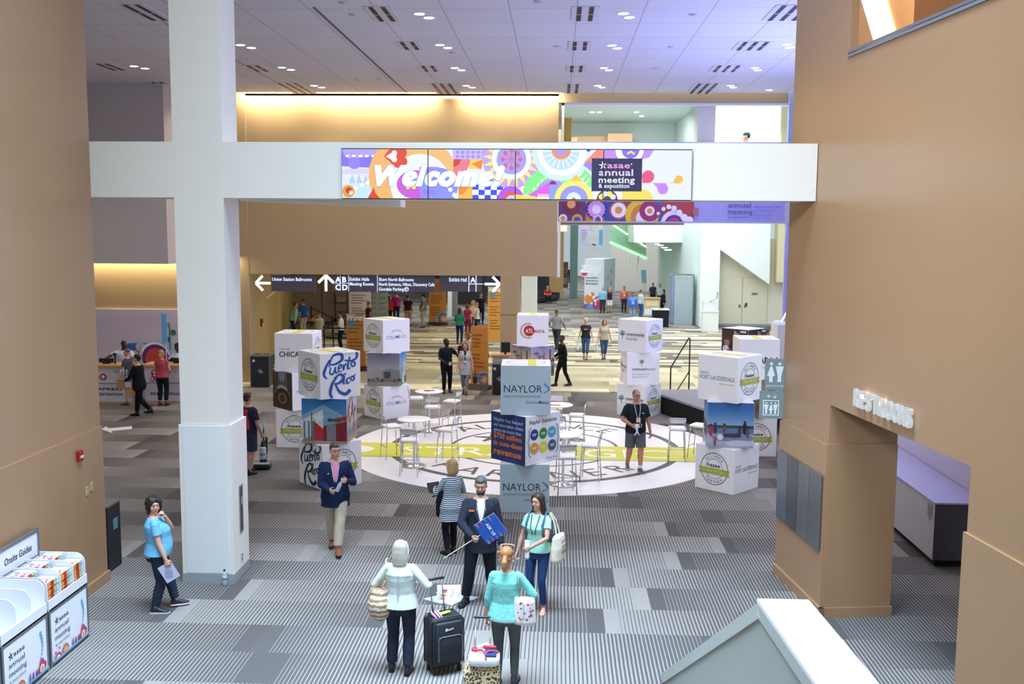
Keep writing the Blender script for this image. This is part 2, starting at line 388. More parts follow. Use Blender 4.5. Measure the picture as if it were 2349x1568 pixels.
            if kind == 'curly':
                E((0, -.03, .04), (.104, .108, .098)); E((0, -.055, -.04), (.102, .080, .085))
                rr = random.Random(3)
                for i in range(110):
                    a, b = rr.uniform(0, 6.28), rr.uniform(-.9, 1.2); x_, y_, z_ = .108 * math.cos(a) * math.cos(b), .115 * math.sin(a) * math.cos(b) - .03, .112 * math.sin(b) + .02
                    if y_ > .035 and z_ < .07: continue
                    E((x_, y_, z_ - (.035 if z_ < .02 else 0)), (.024, .024, .024))
        elif kind in ('pony', 'bun', 'up'):
            E((0, -.022, .042), (.083, .098, .086)); E((0, -.05, -.02), (.072, .060, .06))
            for sx in (-1, 1): E((sx * .066, .012, .035), (.018, .04, .04))
            if kind == 'pony':
                E((0, -.118, .0), (.026, .026, .024)); mb.limb([H(0, -.12, -.005), H(0, -.145, -.05), H(0, -.14, -.11), H(0, -.125, -.15)], [.028, .040, .036, .018])
                MB().lathe(H(0, -.108, .0), [(.024, -.008), (.030, 0), (.024, .008)], 12, q @ V((0, -1, -.3))).build('hair_tie', mat('#b99a7a', .6), s.root, True)
            elif kind == 'bun': E((0, -.075, .105), (.035, .035, .034))
        elif kind == 'cap':
            E((0, -.026, .02), (.079, .092, .085))
            cp = MB().ell(H(0, -.014, .058), (.087, .106, .072), q, 18, 10)
            cp.loft([(H(0, .05, .062), q @ V((.070, 0, 0)), q @ V((0, .02, .006))), (H(0, .11, .052), q @ V((.060, 0, 0)), q @ V((0, .045, 0)))], 14); fuse(cp, 'cap', cloth(x[0] if x else '#23302c'), s.root, vx, 1)
        fuse(mb, 'hair', m, s.root, vx, 2)
    def surf(s, x, z, g=.03, back=False):
        """a point on the front (or back) of the clothed chest"""
        P = s.prof
        for i in range(len(P) - 1):
            if P[i][0] <= z <= P[i + 1][0] or i == len(P) - 2:
                t = min(max((z - P[i][0]) / (P[i + 1][0] - P[i][0]), 0), 1); w, d, y = [P[i][j] + (P[i + 1][j] - P[i][j]) * t for j in (1, 2, 3)]; break
        w += g; d += g; r = math.sqrt(max(1 - (x / w) ** 2, .05)); return s.spine(z) + V((x, y + (-d * r if back else d * r), 0))
    def patch(s, name, rows, m, g=.03, back=False, n=5, parent=None):
        """cloth panel on the chest: rows of (z, x0, x1)"""
        vs = []; fs = []
        for z, a, b in rows:
            vs += [s.surf(a + (b - a) * i / n, z, g, back) for i in range(n + 1)]
        for j in range(len(rows) - 1):
            for i in range(n): k = j * (n + 1) + i; fs.append([k, k + 1, k + n + 2, k + n + 1])
        k = len(vs); nn = V((0, (.006 if back else -.006), 0)); mb = MB(); mb.add(vs, fs); mb.add([p + nn for p in vs], [f[::-1] for f in fs])
        return mb.build(name, m, parent or s.root, True)
    def torso(s, z0, z1, g, flare=0., skirt=0):
        rows = [(z, w, d, y) for z, w, d, y in s.prof if z0 < z < z1]
        def at(z):
            P = s.prof; z_ = min(max(z, P[0][0]), P[-1][0])
            for i in range(len(P) - 1):
                if P[i][0] <= z_ <= P[i + 1][0]:
                    t = (z_ - P[i][0]) / (P[i + 1][0] - P[i][0]); return (z,) + tuple(P[i][j] + (P[i + 1][j] - P[i][j]) * t for j in (1, 2, 3))
        rows = [at(z0)] + rows + [at(z1)]; out = []
        for z, w, d, y in rows:
            f = flare * max(0, (1.12 - z)) / .3; gg = g * (1 if z < 1.40 else .5)
            out.append((s.spine(z) + V((0, y, 0)), V((w + gg + f, 0, 0)), V((0, d + gg + f * .7, 0))))
        return out
    def dress(s, top, legs, shoes, sole=None):
        kind, tc, *tx = top; T = s.root; g = .02; opt = tx[0] if tx else {}
        mb = MB(); hem = opt.get('hem', {'tee': .90, 'polo': .88, 'long': .88, 'jacket': .76, 'vest': .82, 'tank': .90, 'blouse': .86}.get(kind, .88))
        grow = {'jacket': .027, 'vest': .025}.get(kind, .022) + opt.get('g', 0)
        mb.loft(s.torso(hem, 1.452, grow, opt.get('flare', .03 if kind in ('jacket', 'blouse', 'vest') else .012)), 20)
        slv = opt.get('sleeve', {'tee': .62, 'polo': .66, 'long': 1.93, 'jacket': 1.96, 'vest': .1, 'tank': .08, 'blouse': .5}.get(kind, .6))
        for sd, sx in (('l', -1), ('r', 1)):
            a, e, w = s.sh[sd], s.el[sd], s.wr[sd]; gg = s.g; r = grow * .35 + .004
            if slv <= .15: mb.limb([s.spine(1.40) + V((sx * s.sw * .45, 0, .01)), a + V((-sx * .01, 0, .02))], [.05, .055]); continue
            mb.limb([s.spine(1.40) + V((sx * s.sw * .5, 0, 0)), a + V((-sx * .016, 0, .0))], [.052 * gg, .050 * gg + r])
            if slv <= 1: mb.limb([a, a.lerp(e, slv * .5), a.lerp(e, slv)], [.050 * gg + r, .052 * gg + r, .050 * gg + r + .006], caps=False)
            else:
                mb.limb([a, a.lerp(e, .5), e], [.051 * gg + r, .048 * gg + r, .042 * gg + r])
                mb.limb([e, e.lerp(w, (slv - 1) * .5), e.lerp(w, slv - 1)], [.043 * gg + r, .038 * gg + r, .032 * gg + r])
        nm = {'tee': 't_shirt', 'polo': 'polo_shirt', 'long': 'long_sleeved_top', 'jacket': 'jacket', 'vest': 'vest', 'tank': 'sleeveless_top', 'blouse': 'blouse'}[kind]
        s.top = fuse(mb, nm, opt.get('mat') or cloth(tc), T, max(s.vx, .008), 3, opt.get('label'))
        s.grow = grow + .004
        if kind in ('polo',) or opt.get('collar'):
            cc = cloth(opt.get('collar') or tc); m2 = MB(); N = s.spine(1.455)
            m2.loft([(N + V((0, -.004, 0)), V((.070, 0, 0)), V((0, .068, 0))), (N + V((0, -.004, .028)), V((.064, 0, 0)), V((0, .062, 0)))], 16, False)
            m2.loft([(N + V((0, -.002, -.012)), V((.086, 0, 0)), V((0, .083, 0))), (N + V((0, -.004, .030)), V((.065, 0, 0)), V((0, .063, 0)))], 16, False); m2.build('collar', cc, T, True)
        if opt.get('front'):
            fr = opt['front']; wd = opt.get('open', .05); zb = opt.get('vz', 1.13)
            s.patch('shirt_front', [(1.475, -.045, .045), (1.44, -wd, wd), (1.36, -wd * .95, wd * .95), (1.25, -wd * .6, wd * .6), (zb, -.008, .008)], cloth(fr), s.grow + .002)
            for sx in (-1, 1):
                s.patch('lapel', [(1.45, sx * .045, sx * .075), (1.36, sx * wd * .95, sx * (wd + .055)), (1.32, sx * wd * .85, sx * (wd + .06)), (1.22, sx * wd * .5, sx * (wd + .01)), (zb, sx * .006, sx * .014)], cloth(tc), s.grow + .007)
        # legs
        kind, lc, *lx = legs; lo = lx[0] if lx else {}; mb = MB(); gl = lo.get('g', .014)
        end = {'pants': 1.93, 'shorts': .92, 'capri': 1.62, 'skirt': .5, 'jeans': 1.93}.get(kind, 1.93); end = lo.get('end', end)
        mb.loft(s.torso(.80, 1.03, .012), 18)
        for sd in 'lr':
            h, k, a, fd = s.leg[sd]; gg = s.g * (1 + .0)
            w = lo.get('w', 0)
            if kind == 'skirt': continue
            if end <= 1: mb.limb([h, h.lerp(k, end * .5), h.lerp(k, end)], [.088 * gg + gl, .086 * gg + gl, .080 * gg + gl + .006], 14, caps=False)
            else:
                mb.limb([h, h.lerp(k, .4), k], [.093 * gg + gl, .083 * gg + gl + w * .3, .058 * gg + gl + w * .6], 14)
                mb.limb([k, k.lerp(a, (end - 1) * .4) + fd * -.008, k.lerp(a, (end - 1) * .98)], [.058 * gg + gl + w * .6, .056 * gg + gl + w, (.042 * gg + gl + w * 1.2) if end > 1.8 else .05 * gg + gl], 14, caps=False)
        nm = {'pants': 'trousers', 'jeans': 'jeans', 'shorts': 'shorts', 'capri': 'cropped_trousers', 'skirt': 'skirt'}[kind]
        s.legs_o = fuse(mb, nm, cloth(lc), T, max(s.vx, .008), 3)
        # shoes
        for sd in 'lr':
            h, k, a, fd = s.leg[sd]; side = fd.cross(V((0, 0, 1))); o = V((a.x, a.y, a.z - .085)); up_ = V((0, 0, 1))
            zs = a.z - .085
            if shoes == 'sandal':
                mb = MB(); mb.prism([o + fd * t + side * w for t, w in ((-.065, .0), (-.05, .028), (.03, .03), (.11, .04), (.17, .034), (.20, .008), (.20, -.008), (.17, -.034), (.11, -.04), (.03, -.03), (-.05, -.028))], (0, 0, .014)).build('shoe', mat('#c98f7a', .6), T)
                MB().limb([o + fd * .09 + side * .042 + up_ * .012, o + fd * .10 + up_ * .052, o + fd * .09 - side * .042 + up_ * .012], [.008, .009, .008], 8).build('strap', mat('#efe7e2', .5), T, True)
                continue
            mb = MB(); mb.loft([(o + fd * t + up_ * zz, side * w, up_ * hh) for t, zz, w, hh in ((-.075, .045, .022, .022), (-.062, .050, .035, .046), (-.01, .062, .040, .058), (.05, .050, .042, .046), (.11, .036, .047, .032), (.17, .028, .043, .025), (.205, .024, .026, .018))], 14)
            mb.limb([o + up_ * .06 - fd * .012, o + up_ * .105 - fd * .014], [.044, .043], 12)
            for p in mb.v: p.z = max(p.z, zs + .012)
            fuse(mb, 'shoe', mat(shoes, .4, vary=.08), T, max(s.vx, .008), 1)
            MB().prism([o + fd * t + side * w for t, w in ((-.082, 0), (-.068, .034), (0, .040), (.06, .041), (.11, .048), (.17, .043), (.21, .018), (.214, 0), (.21, -.018), (.17, -.043), (.11, -.048), (.06, -.041), (0, -.040), (-.068, -.034))], (0, 0, .02)).build('shoe_sole', mat(sole or '#1c1b1b', .6), T)
    # accessories
    def lanyard(s, strap='#9fc0e6', badge=True, band='#e0559a', z=1.13, x=0., top_band=None):
        g = s.grow + .008; w = .012
        for sx in (-1, 1):
            p = [(1.455, sx * .062), (1.38, sx * .055), (1.28, sx * .040 + x), (z + .05, sx * .018 + x)]
            s.patch('lanyard', [(zz, xx - w / 2, xx + w / 2) for zz, xx in p], mat(strap, .6, vary=.02), g, n=1)
        if badge:
            c = s.surf(x, z, g + .012); a = Art(c + V((-.042, .004, -.055)), (1, 0, 0), (0, 0, 1))
            MB().box(c, (.086, .004, .112)).build('badge', mat('#f2f0ee', .4), s.root)
            a = Art(c + V((.042, .003, -.055)), (-1, 0, 0), (0, 0, 1)); a.rect(.002, .002, .082, .022, band)
            if top_band: a.rect(.002, .09, .082, .11, top_band)
            for i in range(3): a.rect(.015, .05 + i * .013, .07 - i * .01, .055 + i * .013, '#8a8a90')
            a.build('badge_print', s.root)
    def glasses(s, c='#2a2a2c'):
        mb = MB(); H, q = s.H, s.hq
        for sx in (-1, 1):
            pts = [H(sx * .031 + .021 * math.cos(R(a)), .094, .014 + .015 * math.sin(R(a))) for a in range(0, 361, 30)]; mb.tube(pts, .0016, 6)
            mb.tube([H(sx * .052, .092, .018), H(sx * .079, .06, .016), H(sx * .082, .0, .006)], .0018, 6)
        mb.tube([H(-.010, .097, .018), H(.010, .097, .018)], .0018, 6); mb.build('glasses', mat(c, .3, vary=0), s.root, True)
    def world(s, p): return Matrix.Translation(s.root.location) @ s.root.rotation_euler.to_matrix().to_4x4() @ Matrix.Scale(s.k, 4) @ V(p)
# ------------------------------------------------------------------ lights of the place and added fill lamps
WARM = (1, .80, .58); WHT = (1, .94, .86); COOL = (.80, .90, 1)
YB, ZC = 33.3, 9.66                       # far wall of the hall, its ceiling
lights_px = [(973, 36), (1018, 106), (1051, 158), (1076, 198), (1437, 35), (1410, 107), (1391, 158), (1376, 198), (564, 106), (657, 157), (729, 198), (320, 154), (1808, 105), (1735, 158), (1679, 198)]
for i, q in enumerate(lights_px):
    p = G(*q, ZC)
    lamp('SPOT', 'downlight_lamp', (p.x, p.y, ZC - .12), 155, WHT, .12, (p.x, p.y, 0), 120)
for x, y in ((-9, 18.3), (-4.6, 18.3), (-.6, 18.3), (3.2, 18.3), (-13.5, 20), (-13.5, 25), (-17, 28)):
    lamp('SPOT', 'downlight_lamp', (x, y, ZC - .12), 165, WHT, .12, (x, y, 0), 120)
# cove strips in the slot along the far wall, under the left bulkhead and over the exhibit entrance
lamp('AREA', 'cove_strip', (-5.3, 33.10, 9.76), 520, (1, .88, .62), .10, (-5.3, 33.2, 0), size_y=10.5).rotation_euler = (0, 0, R(90))
lamp('AREA', 'cove_strip', (-15.2, 33.10, 9.76), 190, (1, .88, .66), .10, (-15, 33.2, 0), size_y=4).rotation_euler = (0, 0, R(90))
lamp('AREA', 'cove_strip', (-13.6, 33.05, 4.30), 95, (1, .88, .60), .12, size_y=5.6).rotation_euler = (0, 0, R(90))
# daylight from the far hall's glazed roof and the right window wall, plus added fill lamps
lamp('AREA', 'overhead_fill', (5.5, 49, 10.9), 3700, (.92, .98, 1), 10, (5.5, 49, 0), size_y=32)
lamp('AREA', 'overhead_fill', (-5, 44, 3.75), 300, (1, .90, .70), 8, (-5, 44, 0), size_y=14)  # added fill under the closed lobby ceiling, brightens the lobby
lamp('AREA', 'overhead_fill', (-5, 62, 5.9), 1000, (1, .95, .86), 10, (-5, 62, 0), size_y=18)  # added fill below the deeper lobby ceiling, lifts the dark back part
lamp('AREA', 'overhead_fill', (3.8, 39, 5.42), 420, (1, 1, .95), 6, (3.8, 39, 0), size_y=8)  # added under the bridge floor to brighten the cream carpet
lamp('AREA', 'overhead_fill', (3, 92, 13), 4200, (.93, .98, 1), 12, (3, 92, 0), size_y=34)  # added below the far ceiling to lift the darker end of the hall
lamp('AREA', 'beam_end_fill', (-5.5, 1, 10.5), 85, (.76, .86, 1), 2.5, (3.2, 14, 5.6), size_y=2.5).data.spread = R(42)  # added behind and left of the camera, brightens right wall and beam end
lamp('AREA', 'window_wall_light', (7.4, 25, 5.6), 820, (.28, .34, 1), 12, (3.5, 26, 9.6), size_y=3)
lamp('AREA', 'window_wall_light', (8.3, 23, 5.2), 260, (.70, .76, 1), 14, (-4, 24, 3.5), size_y=7)
lamp('AREA', 'atrium_skylight', (-1.2, 8.6, 13.5), 1450, (.60, .79, 1), 8, (-1.2, 8.7, 0), size_y=7).data.spread = R(78)

# ------------------------------------------------------------------ carpet
def carpet_mat():
    m = bpy.data.materials.new('striped_carpet'); m.use_nodes = True; nt = m.node_tree; N = nt.nodes.new; L = nt.links.new
    b = nt.nodes['Principled BSDF']; b.inputs['Roughness'].default_value = .95; b.inputs['Specular IOR Level'].default_value = .1
    geo = N('ShaderNodeNewGeometry'); sp = N('ShaderNodeSeparateXYZ'); L(geo.outputs['Position'], sp.inputs[0])
    def M(op, a, b_=None, c=None):
        n = N('ShaderNodeMath'); n.operation = op
        for i, v in enumerate((a, b_, c)):
            if v is None: continue
            if isinstance(v, (int, float)): n.inputs[i].default_value = v
            else: L(v, n.inputs[i])
        return n.outputs[0]
    # beyond the hall the stripes turn across
    far = M('GREATER_THAN', sp.outputs[1], 43)
    def mix(a, b_): return M('ADD', M('MULTIPLY', a, M('SUBTRACT', 1, far)), M('MULTIPLY', b_, far))
    u = mix(sp.outputs[0], sp.outputs[1]); v = mix(M('SUBTRACT', sp.outputs[1], .625), sp.outputs[0])
    row = M('FLOOR', M('DIVIDE', v, .85)); w = N('ShaderNodeTexWhiteNoise'); w.noise_dimensions = '1D'; L(row, w.inputs['W'])
    off = M('MULTIPLY', w.outputs['Value'], 4.7)
    cell = M('FLOOR', M('DIVIDE', M('ADD', u, off), .42))
    w2 = N('ShaderNodeTexWhiteNoise'); w2.noise_dimensions = '2D'; cb = N('ShaderNodeCombineXYZ'); L(M('FLOOR', M('DIVIDE', cell, 7)), cb.inputs[0]); L(row, cb.inputs[1]); L(cb.outputs[0], w2.inputs['Vector'])
    # each run of three cells fades from thin dark lines to thin light lines to a solid block
    ph = M('DIVIDE', M('FLOORED_MODULO', M('DIVIDE', M('ADD', u, off), .42), 7), 7)
    ramp = M('ADD', .14, M('MULTIPLY', M('ABSOLUTE', M('SUBTRACT', ph, M('ROUND', w2.outputs['Value']))), .76))
    solid = M('GREATER_THAN', M('ABSOLUTE', M('SUBTRACT', M('SUBTRACT', ramp, .14), .38)), .325)
    st = M('FRACT', M('DIVIDE', u, .05))
    stripe = M('LESS_THAN', st, ramp)
    duty = M('GREATER_THAN', ramp, .5)
    keep = M('SUBTRACT', 1, solid)
    dark = M('ADD', M('MULTIPLY', stripe, keep), M('MULTIPLY', duty, solid))
    # some rows are lighter, some darker
    w3 = N('ShaderNodeTexWhiteNoise'); w3.noise_dimensions = '2D'; cb2 = N('ShaderNodeCombineXYZ'); L(M('FLOOR', M('DIVIDE', M('ADD', u, off), 2.5)), cb2.inputs[0]); L(row, cb2.inputs[1]); L(cb2.outputs[0], w3.inputs['Vector'])
    no = N('ShaderNodeTexNoise'); no.inputs['Scale'].default_value = 60; L(geo.outputs['Position'], no.inputs['Vector'])
    mx = N('ShaderNodeMix'); mx.data_type = 'RGBA'; L(dark, mx.inputs['Factor'])
    # cream and olive yarn takes over beyond the far wall of the hall
    w4 = N('ShaderNodeTexWhiteNoise'); w4.noise_dimensions = '2D'; cb3 = N('ShaderNodeCombineXYZ'); L(M('FLOOR', M('DIVIDE', M('ADD', sp.outputs[0], M('MULTIPLY', M('FLOOR', M('DIVIDE', sp.outputs[1], .4)), 1.37)), 3.1)), cb3.inputs[0]); L(M('FLOOR', M('DIVIDE', sp.outputs[1], .4)), cb3.inputs[1]); L(cb3.outputs[0], w4.inputs['Vector'])
    y1_ = M('MULTIPLY', M('GREATER_THAN', sp.outputs[1], 32.3), M('LESS_THAN', sp.outputs[1], 38)); y2_ = M('MULTIPLY', M('GREATER_THAN', sp.outputs[1], 38), M('MULTIPLY', M('LESS_THAN', sp.outputs[1], 54), M('GREATER_THAN', w4.outputs['Value'], .5)))
    cream = M('ADD', y1_, y2_)
    ca = N('ShaderNodeMix'); ca.data_type = 'RGBA'; L(cream, ca.inputs['Factor']); ca.inputs['A'].default_value = (*lin('#928d88'), 1); ca.inputs['B'].default_value = (*lin('#e0d8b8'), 1)
    cbm = N('ShaderNodeMix'); cbm.data_type = 'RGBA'; L(cream, cbm.inputs['Factor']); cbm.inputs['A'].default_value = (*lin('#595655'), 1); cbm.inputs['B'].default_value = (*lin('#b0aa90'), 1)
    L(ca.outputs['Result'], mx.inputs['A']); L(cbm.outputs['Result'], mx.inputs['B'])
    m2 = N('ShaderNodeMix'); m2.data_type = 'RGBA'; m2.blend_type = 'MULTIPLY'; m2.inputs['Factor'].default_value = 1; L(mx.outputs['Result'], m2.inputs['A'])
    g = M('ADD', .80, M('ADD', M('MULTIPLY', w3.outputs['Value'], .14), M('MULTIPLY', no.outputs['Fac'], .18))); cc = N('ShaderNodeCombineXYZ')
    for i in range(3): L(g, cc.inputs[i])
    L(cc.outputs[0], m2.inputs['B']); L(m2.outputs['Result'], b.inputs['Base Color'])
    # cream and olive yarn in the field in front of the exhibit halls
    return m
CARPET = carpet_mat()
struct('floor', (-40, -4, -.1), (45, 140, 0), CARPET)

def ceiling_mat():
    m = bpy.data.materials.new('ceiling_panels'); m.use_nodes = True; nt = m.node_tree; b = nt.nodes['Principled BSDF']; b.inputs['Roughness'].default_value = .7
    geo = nt.nodes.new('ShaderNodeNewGeometry'); mp = nt.nodes.new('ShaderNodeMapping'); mp.inputs['Location'].default_value = (.75, .2, 0); mp.inputs['Scale'].default_value = (1 / 1.36, 1 / 1.36, 1)
    br = nt.nodes.new('ShaderNodeTexBrick'); br.offset = 0; br.inputs['Scale'].default_value = 1; br.inputs['Brick Width'].default_value = 1; br.inputs['Row Height'].default_value = 1.1
    br.inputs['Mortar Size'].default_value = .008; br.inputs['Mortar'].default_value = (*lin('#a2a0aa'), 1); br.inputs['Color1'].default_value = (*lin('#d9d7dc'), 1); br.inputs['Color2'].default_value = (*lin('#d5d3da'), 1)
    nt.links.new(geo.outputs['Position'], mp.inputs[0]); nt.links.new(mp.outputs[0], br.inputs[0]); nt.links.new(br.outputs[0], b.inputs['Base Color']); return m
CEIL = ceiling_mat()
struct('ceiling', (-20, 15.6, ZC), (7.6, 32.9, ZC + .3), CEIL)
struct('trim_1', (-4.99, 20.5, ZC - .012), (-4.94, 32.9, ZC + .01), mat('#5b5660'))
struct('trim_2', (-8.62, 20.5, ZC - .008), (-8.59, 32.9, ZC + .01), mat('#85808a'))

# ------------------------------------------------------------------ walls of the atrium
BR = BROWN(); WP = WHITE(); GD = GOLD()
wl = struct('wall_left', (-8.2, -3, 0), (-6.64, 14.03, 13), BR)
struct('trim_3', (-6.66, -3, 0), (-6.62, 14.05, 2.33), BR)       # wainscot panel, its top edge is the reveal
struct('baseboard_left', (-6.66, -3, 0), (-6.59, 14.08, .15), BR)
# the right wall runs at seven degrees to the hall
wa = R(-7.31); W0 = V((3.43, 15.05, 0)); wu = V((math.sin(-wa), -math.cos(wa), 0)); wn = V((wu.y, -wu.x, 0)) * -1  # wu towards the camera, wn into the wall
if wn.x < 0: wn = -wn
def wall_pt(s_, z, d=0): return W0 + wu * s_ + wn * d + V((0, 0, z))
def wall_slab(name, s0, s1, z0, z1, d0, d1, m, **k):
    return MB().prism([wall_pt(s0, z0, d0), wall_pt(s1, z0, d0), wall_pt(s1, z0, d1), wall_pt(s0, z0, d1)], (0, 0, z1 - z0)).build(name, m, None, **(k or dict(kind='structure')))
TH = .95
mbw = MB()
def ws(s0, s1, z0, z1, d0=0, d1=TH): mbw.prism([wall_pt(s0, z0, d0), wall_pt(s1, z0, d0), wall_pt(s1, z0, d1), wall_pt(s0, z0, d1)], (0, 0, z1 - z0))
ws(0, 1.8, 0, 7.42); ws(0, 1.94, 7.42, 13, 0, .10); ws(5.27, 18, 0, 7.42); ws(1.8, 5.27, 2.93, 7.42); ws(9, 18, 7.42, 13)
mbw.build('wall_right', BR, None, kind='structure')
wall_slab('trim_4', -.02, 1.79, .0, 2.38, -.02, .05, BR)
wall_slab('trim_5', 5.25, 18, .0, 2.26, -.03, .05, BR)
wall_slab('baseboard_right', -.03, 1.84, 0, .14, -.05, .02, BR)
MB().prism([wall_pt(1.84, 0, -.05), wall_pt(1.84, 0, TH + .02), wall_pt(1.80, 0, TH + .02), wall_pt(1.80, 0, -.05)], (0, 0, .14)).build('baseboard_portal', BR, None, kind='structure')
wall_slab('trim_6', 1.80, 1.825, .0, 2.40, -.0, TH, BR)
wall_slab('trim_7', 1.5, 7, 2.62, 3.4, TH, TH + .12, mat('#6d563c'))  # header of the inner doorway
# inside of the upper opening
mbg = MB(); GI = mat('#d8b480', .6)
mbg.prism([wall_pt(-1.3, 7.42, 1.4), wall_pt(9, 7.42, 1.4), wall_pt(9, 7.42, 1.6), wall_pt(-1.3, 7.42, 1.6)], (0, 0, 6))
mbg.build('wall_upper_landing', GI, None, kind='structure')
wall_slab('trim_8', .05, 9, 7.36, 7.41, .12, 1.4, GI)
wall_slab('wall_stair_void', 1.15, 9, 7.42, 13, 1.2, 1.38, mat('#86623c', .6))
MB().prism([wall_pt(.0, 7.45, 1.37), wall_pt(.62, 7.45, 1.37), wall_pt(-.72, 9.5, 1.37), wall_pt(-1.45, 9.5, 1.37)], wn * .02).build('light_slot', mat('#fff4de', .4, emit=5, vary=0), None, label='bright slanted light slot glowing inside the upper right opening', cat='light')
lamp('AREA', 'landing_light', wall_pt(.6, 10.6, .7), 85, (1, .86, .64), .9, wall_pt(.6, 7, 1.0))
rl = thing('handrail', 'grey metal handrail capping the opening high on the right brown wall', 'handrail', wall_pt(1.9, 7.42, -.02)); 
rm = mat('#9aa0a8', .3, .5, vary=0)
MB().prism([(0, 0, 0), tuple(wu * 7), tuple(wu * 7 + wn * .06), tuple(wn * .06)], (0, 0, .035)).build('rail', rm, rl)
MB().prism([(0, 0, .045), tuple(wu * 7 + V((0, 0, .045))), tuple(wu * 7 + wn * .05 + V((0, 0, .045))), tuple(wn * .05 + V((0, 0, .045)))], (0, 0, .035)).build('top_rail', mat('#a9adb4', .3, .8, vary=0), rl)

# ------------------------------------------------------------------ cross of white beam and column
CX0, CX1, CY0, CY1 = -5.44, -4.73, 14.03, 14.70
struct('wall_beam', (-6.70, CY0, 5.64), (3.55, CY1, 6.42), WP)
struct('column_upper', (CX0, CY0 - .002, 2.38), (CX1, CY1, 11), WP).name = 'wall_column'
struct('wall_column_base', (CX0 - .03, CY0 - .02, .14), (CX1 + .03, CY1 + .03, 2.375), WP)
struct('trim_9', (CX0 + .03, CY0 - .026, .16), (CX1 - .04, CY0 - .01, 2.36), mat('#e3e6e6', .5, vary=.01))
struct('baseboard_column', (CX0 - .035, CY0 - .03, 0), (CX1 + .035, CY1 + .035, .15), mat('#9aa0a3', .5))
MB().prism([(-4.7, 14.7, 5.62), (-2.35, 14.9, 5.55), (-2.35, 15.4, 5.55), (-4.7, 15.4, 5.62)], (0, 0, .5)).build('wall_soffit', WP, None, kind='structure')
t = thing('electrical_panel', 'dark framed access panel set in the side of the white column', 'panel', (CX1 + .03, 14.38, 1.04))
box('frame', (0, -.075, -.36), (.012, .075, .36), mat('#8a8a92', .4, .4), t); box('door', (.004, -.05, -.33), (.016, .05, .33), mat('#4c4548', .5), t)
a = Art((.017, 0, 0), (0, 1, 0), (0, 0, 1)); a.rect(-.015, -.25, .015, -.08, '#b2483f'); a.rect(-.02, .06, .02, .18, '#cfd2d6'); a.rect(-.012, .20, .012, .27, '#7b6a70'); a.build('label', t)
def outlet(name, loc, nrm, label, c='#55565c', plate='#b9bcc0', group=None):
    o = thing(name, label, 'outlet', loc, 0, group); n = V(nrm).normalized(); s_ = V((0, 0, 1)).cross(n)
    q = Matrix((s_, V((0, 0, 1)), n)).transposed()
    MB().box((0, 0, 0), (.075, .12, .012), q).build('cover_plate', mat(plate, .4), o)
    mb = MB()
    for dz in (-.03, .03): mb.box(V((0, 0, dz)) + n * .006, (.03, .032, .006), q)
    mb.build('socket', mat(c, .5), o)
outlet('wall_outlet', (CX1 + .036, 14.36, .30), (1, 0, 0), 'small grey power outlet low on the white column side')
outlet('wall_outlet', (-6.615, 13.50, 1.50), (1, 0, 0), 'beige outlet plate on the left brown wall, nearer of the pair', '#a89468', '#cdb890', 'outlets on the left wall')
outlet('wall_outlet', (-6.615, 13.64, 1.53), (1, 0, 0), 'beige outlet plate on the left brown wall, farther of the pair', '#a89468', '#cdb890', 'outlets on the left wall')
t = thing('fire_alarm', 'red fire alarm pull station on the left brown wall', 'fire alarm', (-6.615, 13.29, 2.06))
box('housing', (0, -.06, -.075), (.045, .06, .075), mat('#a81f22', .4), t, .008); box('pull_handle', (.045, -.035, -.03), (.06, .035, 0), mat('#e6dedb', .4), t)

# ------------------------------------------------------------------ far wall of the hall
mb = MB()
mb.box((-5.22, 33.6, 6.69), (10.42, .6, 5.97)); mb.box((-5.22, 33.6, 9.9), (10.42, .6, .6)); mb.build('wall_back', GD, None, kind='structure')
struct('trim_10', (-.0, YB + .0, 3.68), (.10, 33.9, 8.16), WP)
struct('wall_back_pier', (-10.75, 33.28, 0), (-10.42, 33.9, 9.99), GD)
mb = MB(); mb.box((-15.5, 33.6, 6.2), (9.5, .6, 7.9)); mb.box((-15.5, 33.6, 1.2), (9.5, .6, 2.5)); mb.build('wall_back_left', GD, None, kind='structure')
struct('wall_mural', (-20.2, 33.22, 0), (-10.76, 33.32, 2.47), mat('#cfc4d4', .6, vary=.01))
struct('wall_back_over_bridge', (.0, YB, 9.39), (7.6, 33.9, 9.99), GD)
struct('wall_back_column', (-1.89, 33.28, 0), (-1.23, 33.9, 3.72), GD)
struct('trim_11', (-1.9, 33.27, 2.40), (-1.22, 33.91, 2.425), mat('#8d7046'))
# bulkhead hanging on the left
BX = G(305, 612, 4.1)
MB().prism([(-20, 30.8, 4.1), (BX.x, 30.8, 4.1), (-11.7, 33.0, 4.1), (-20, 33.0, 4.1)], (0, 0, 5.56)).build('wall_bulkhead', mat('#bdb4b0', .6, vary=.02), None, kind='structure')
struct('wall_hall_left', (-20.3, 14, 0), (-20, 33.9, 10), mat('#c9b79c'))
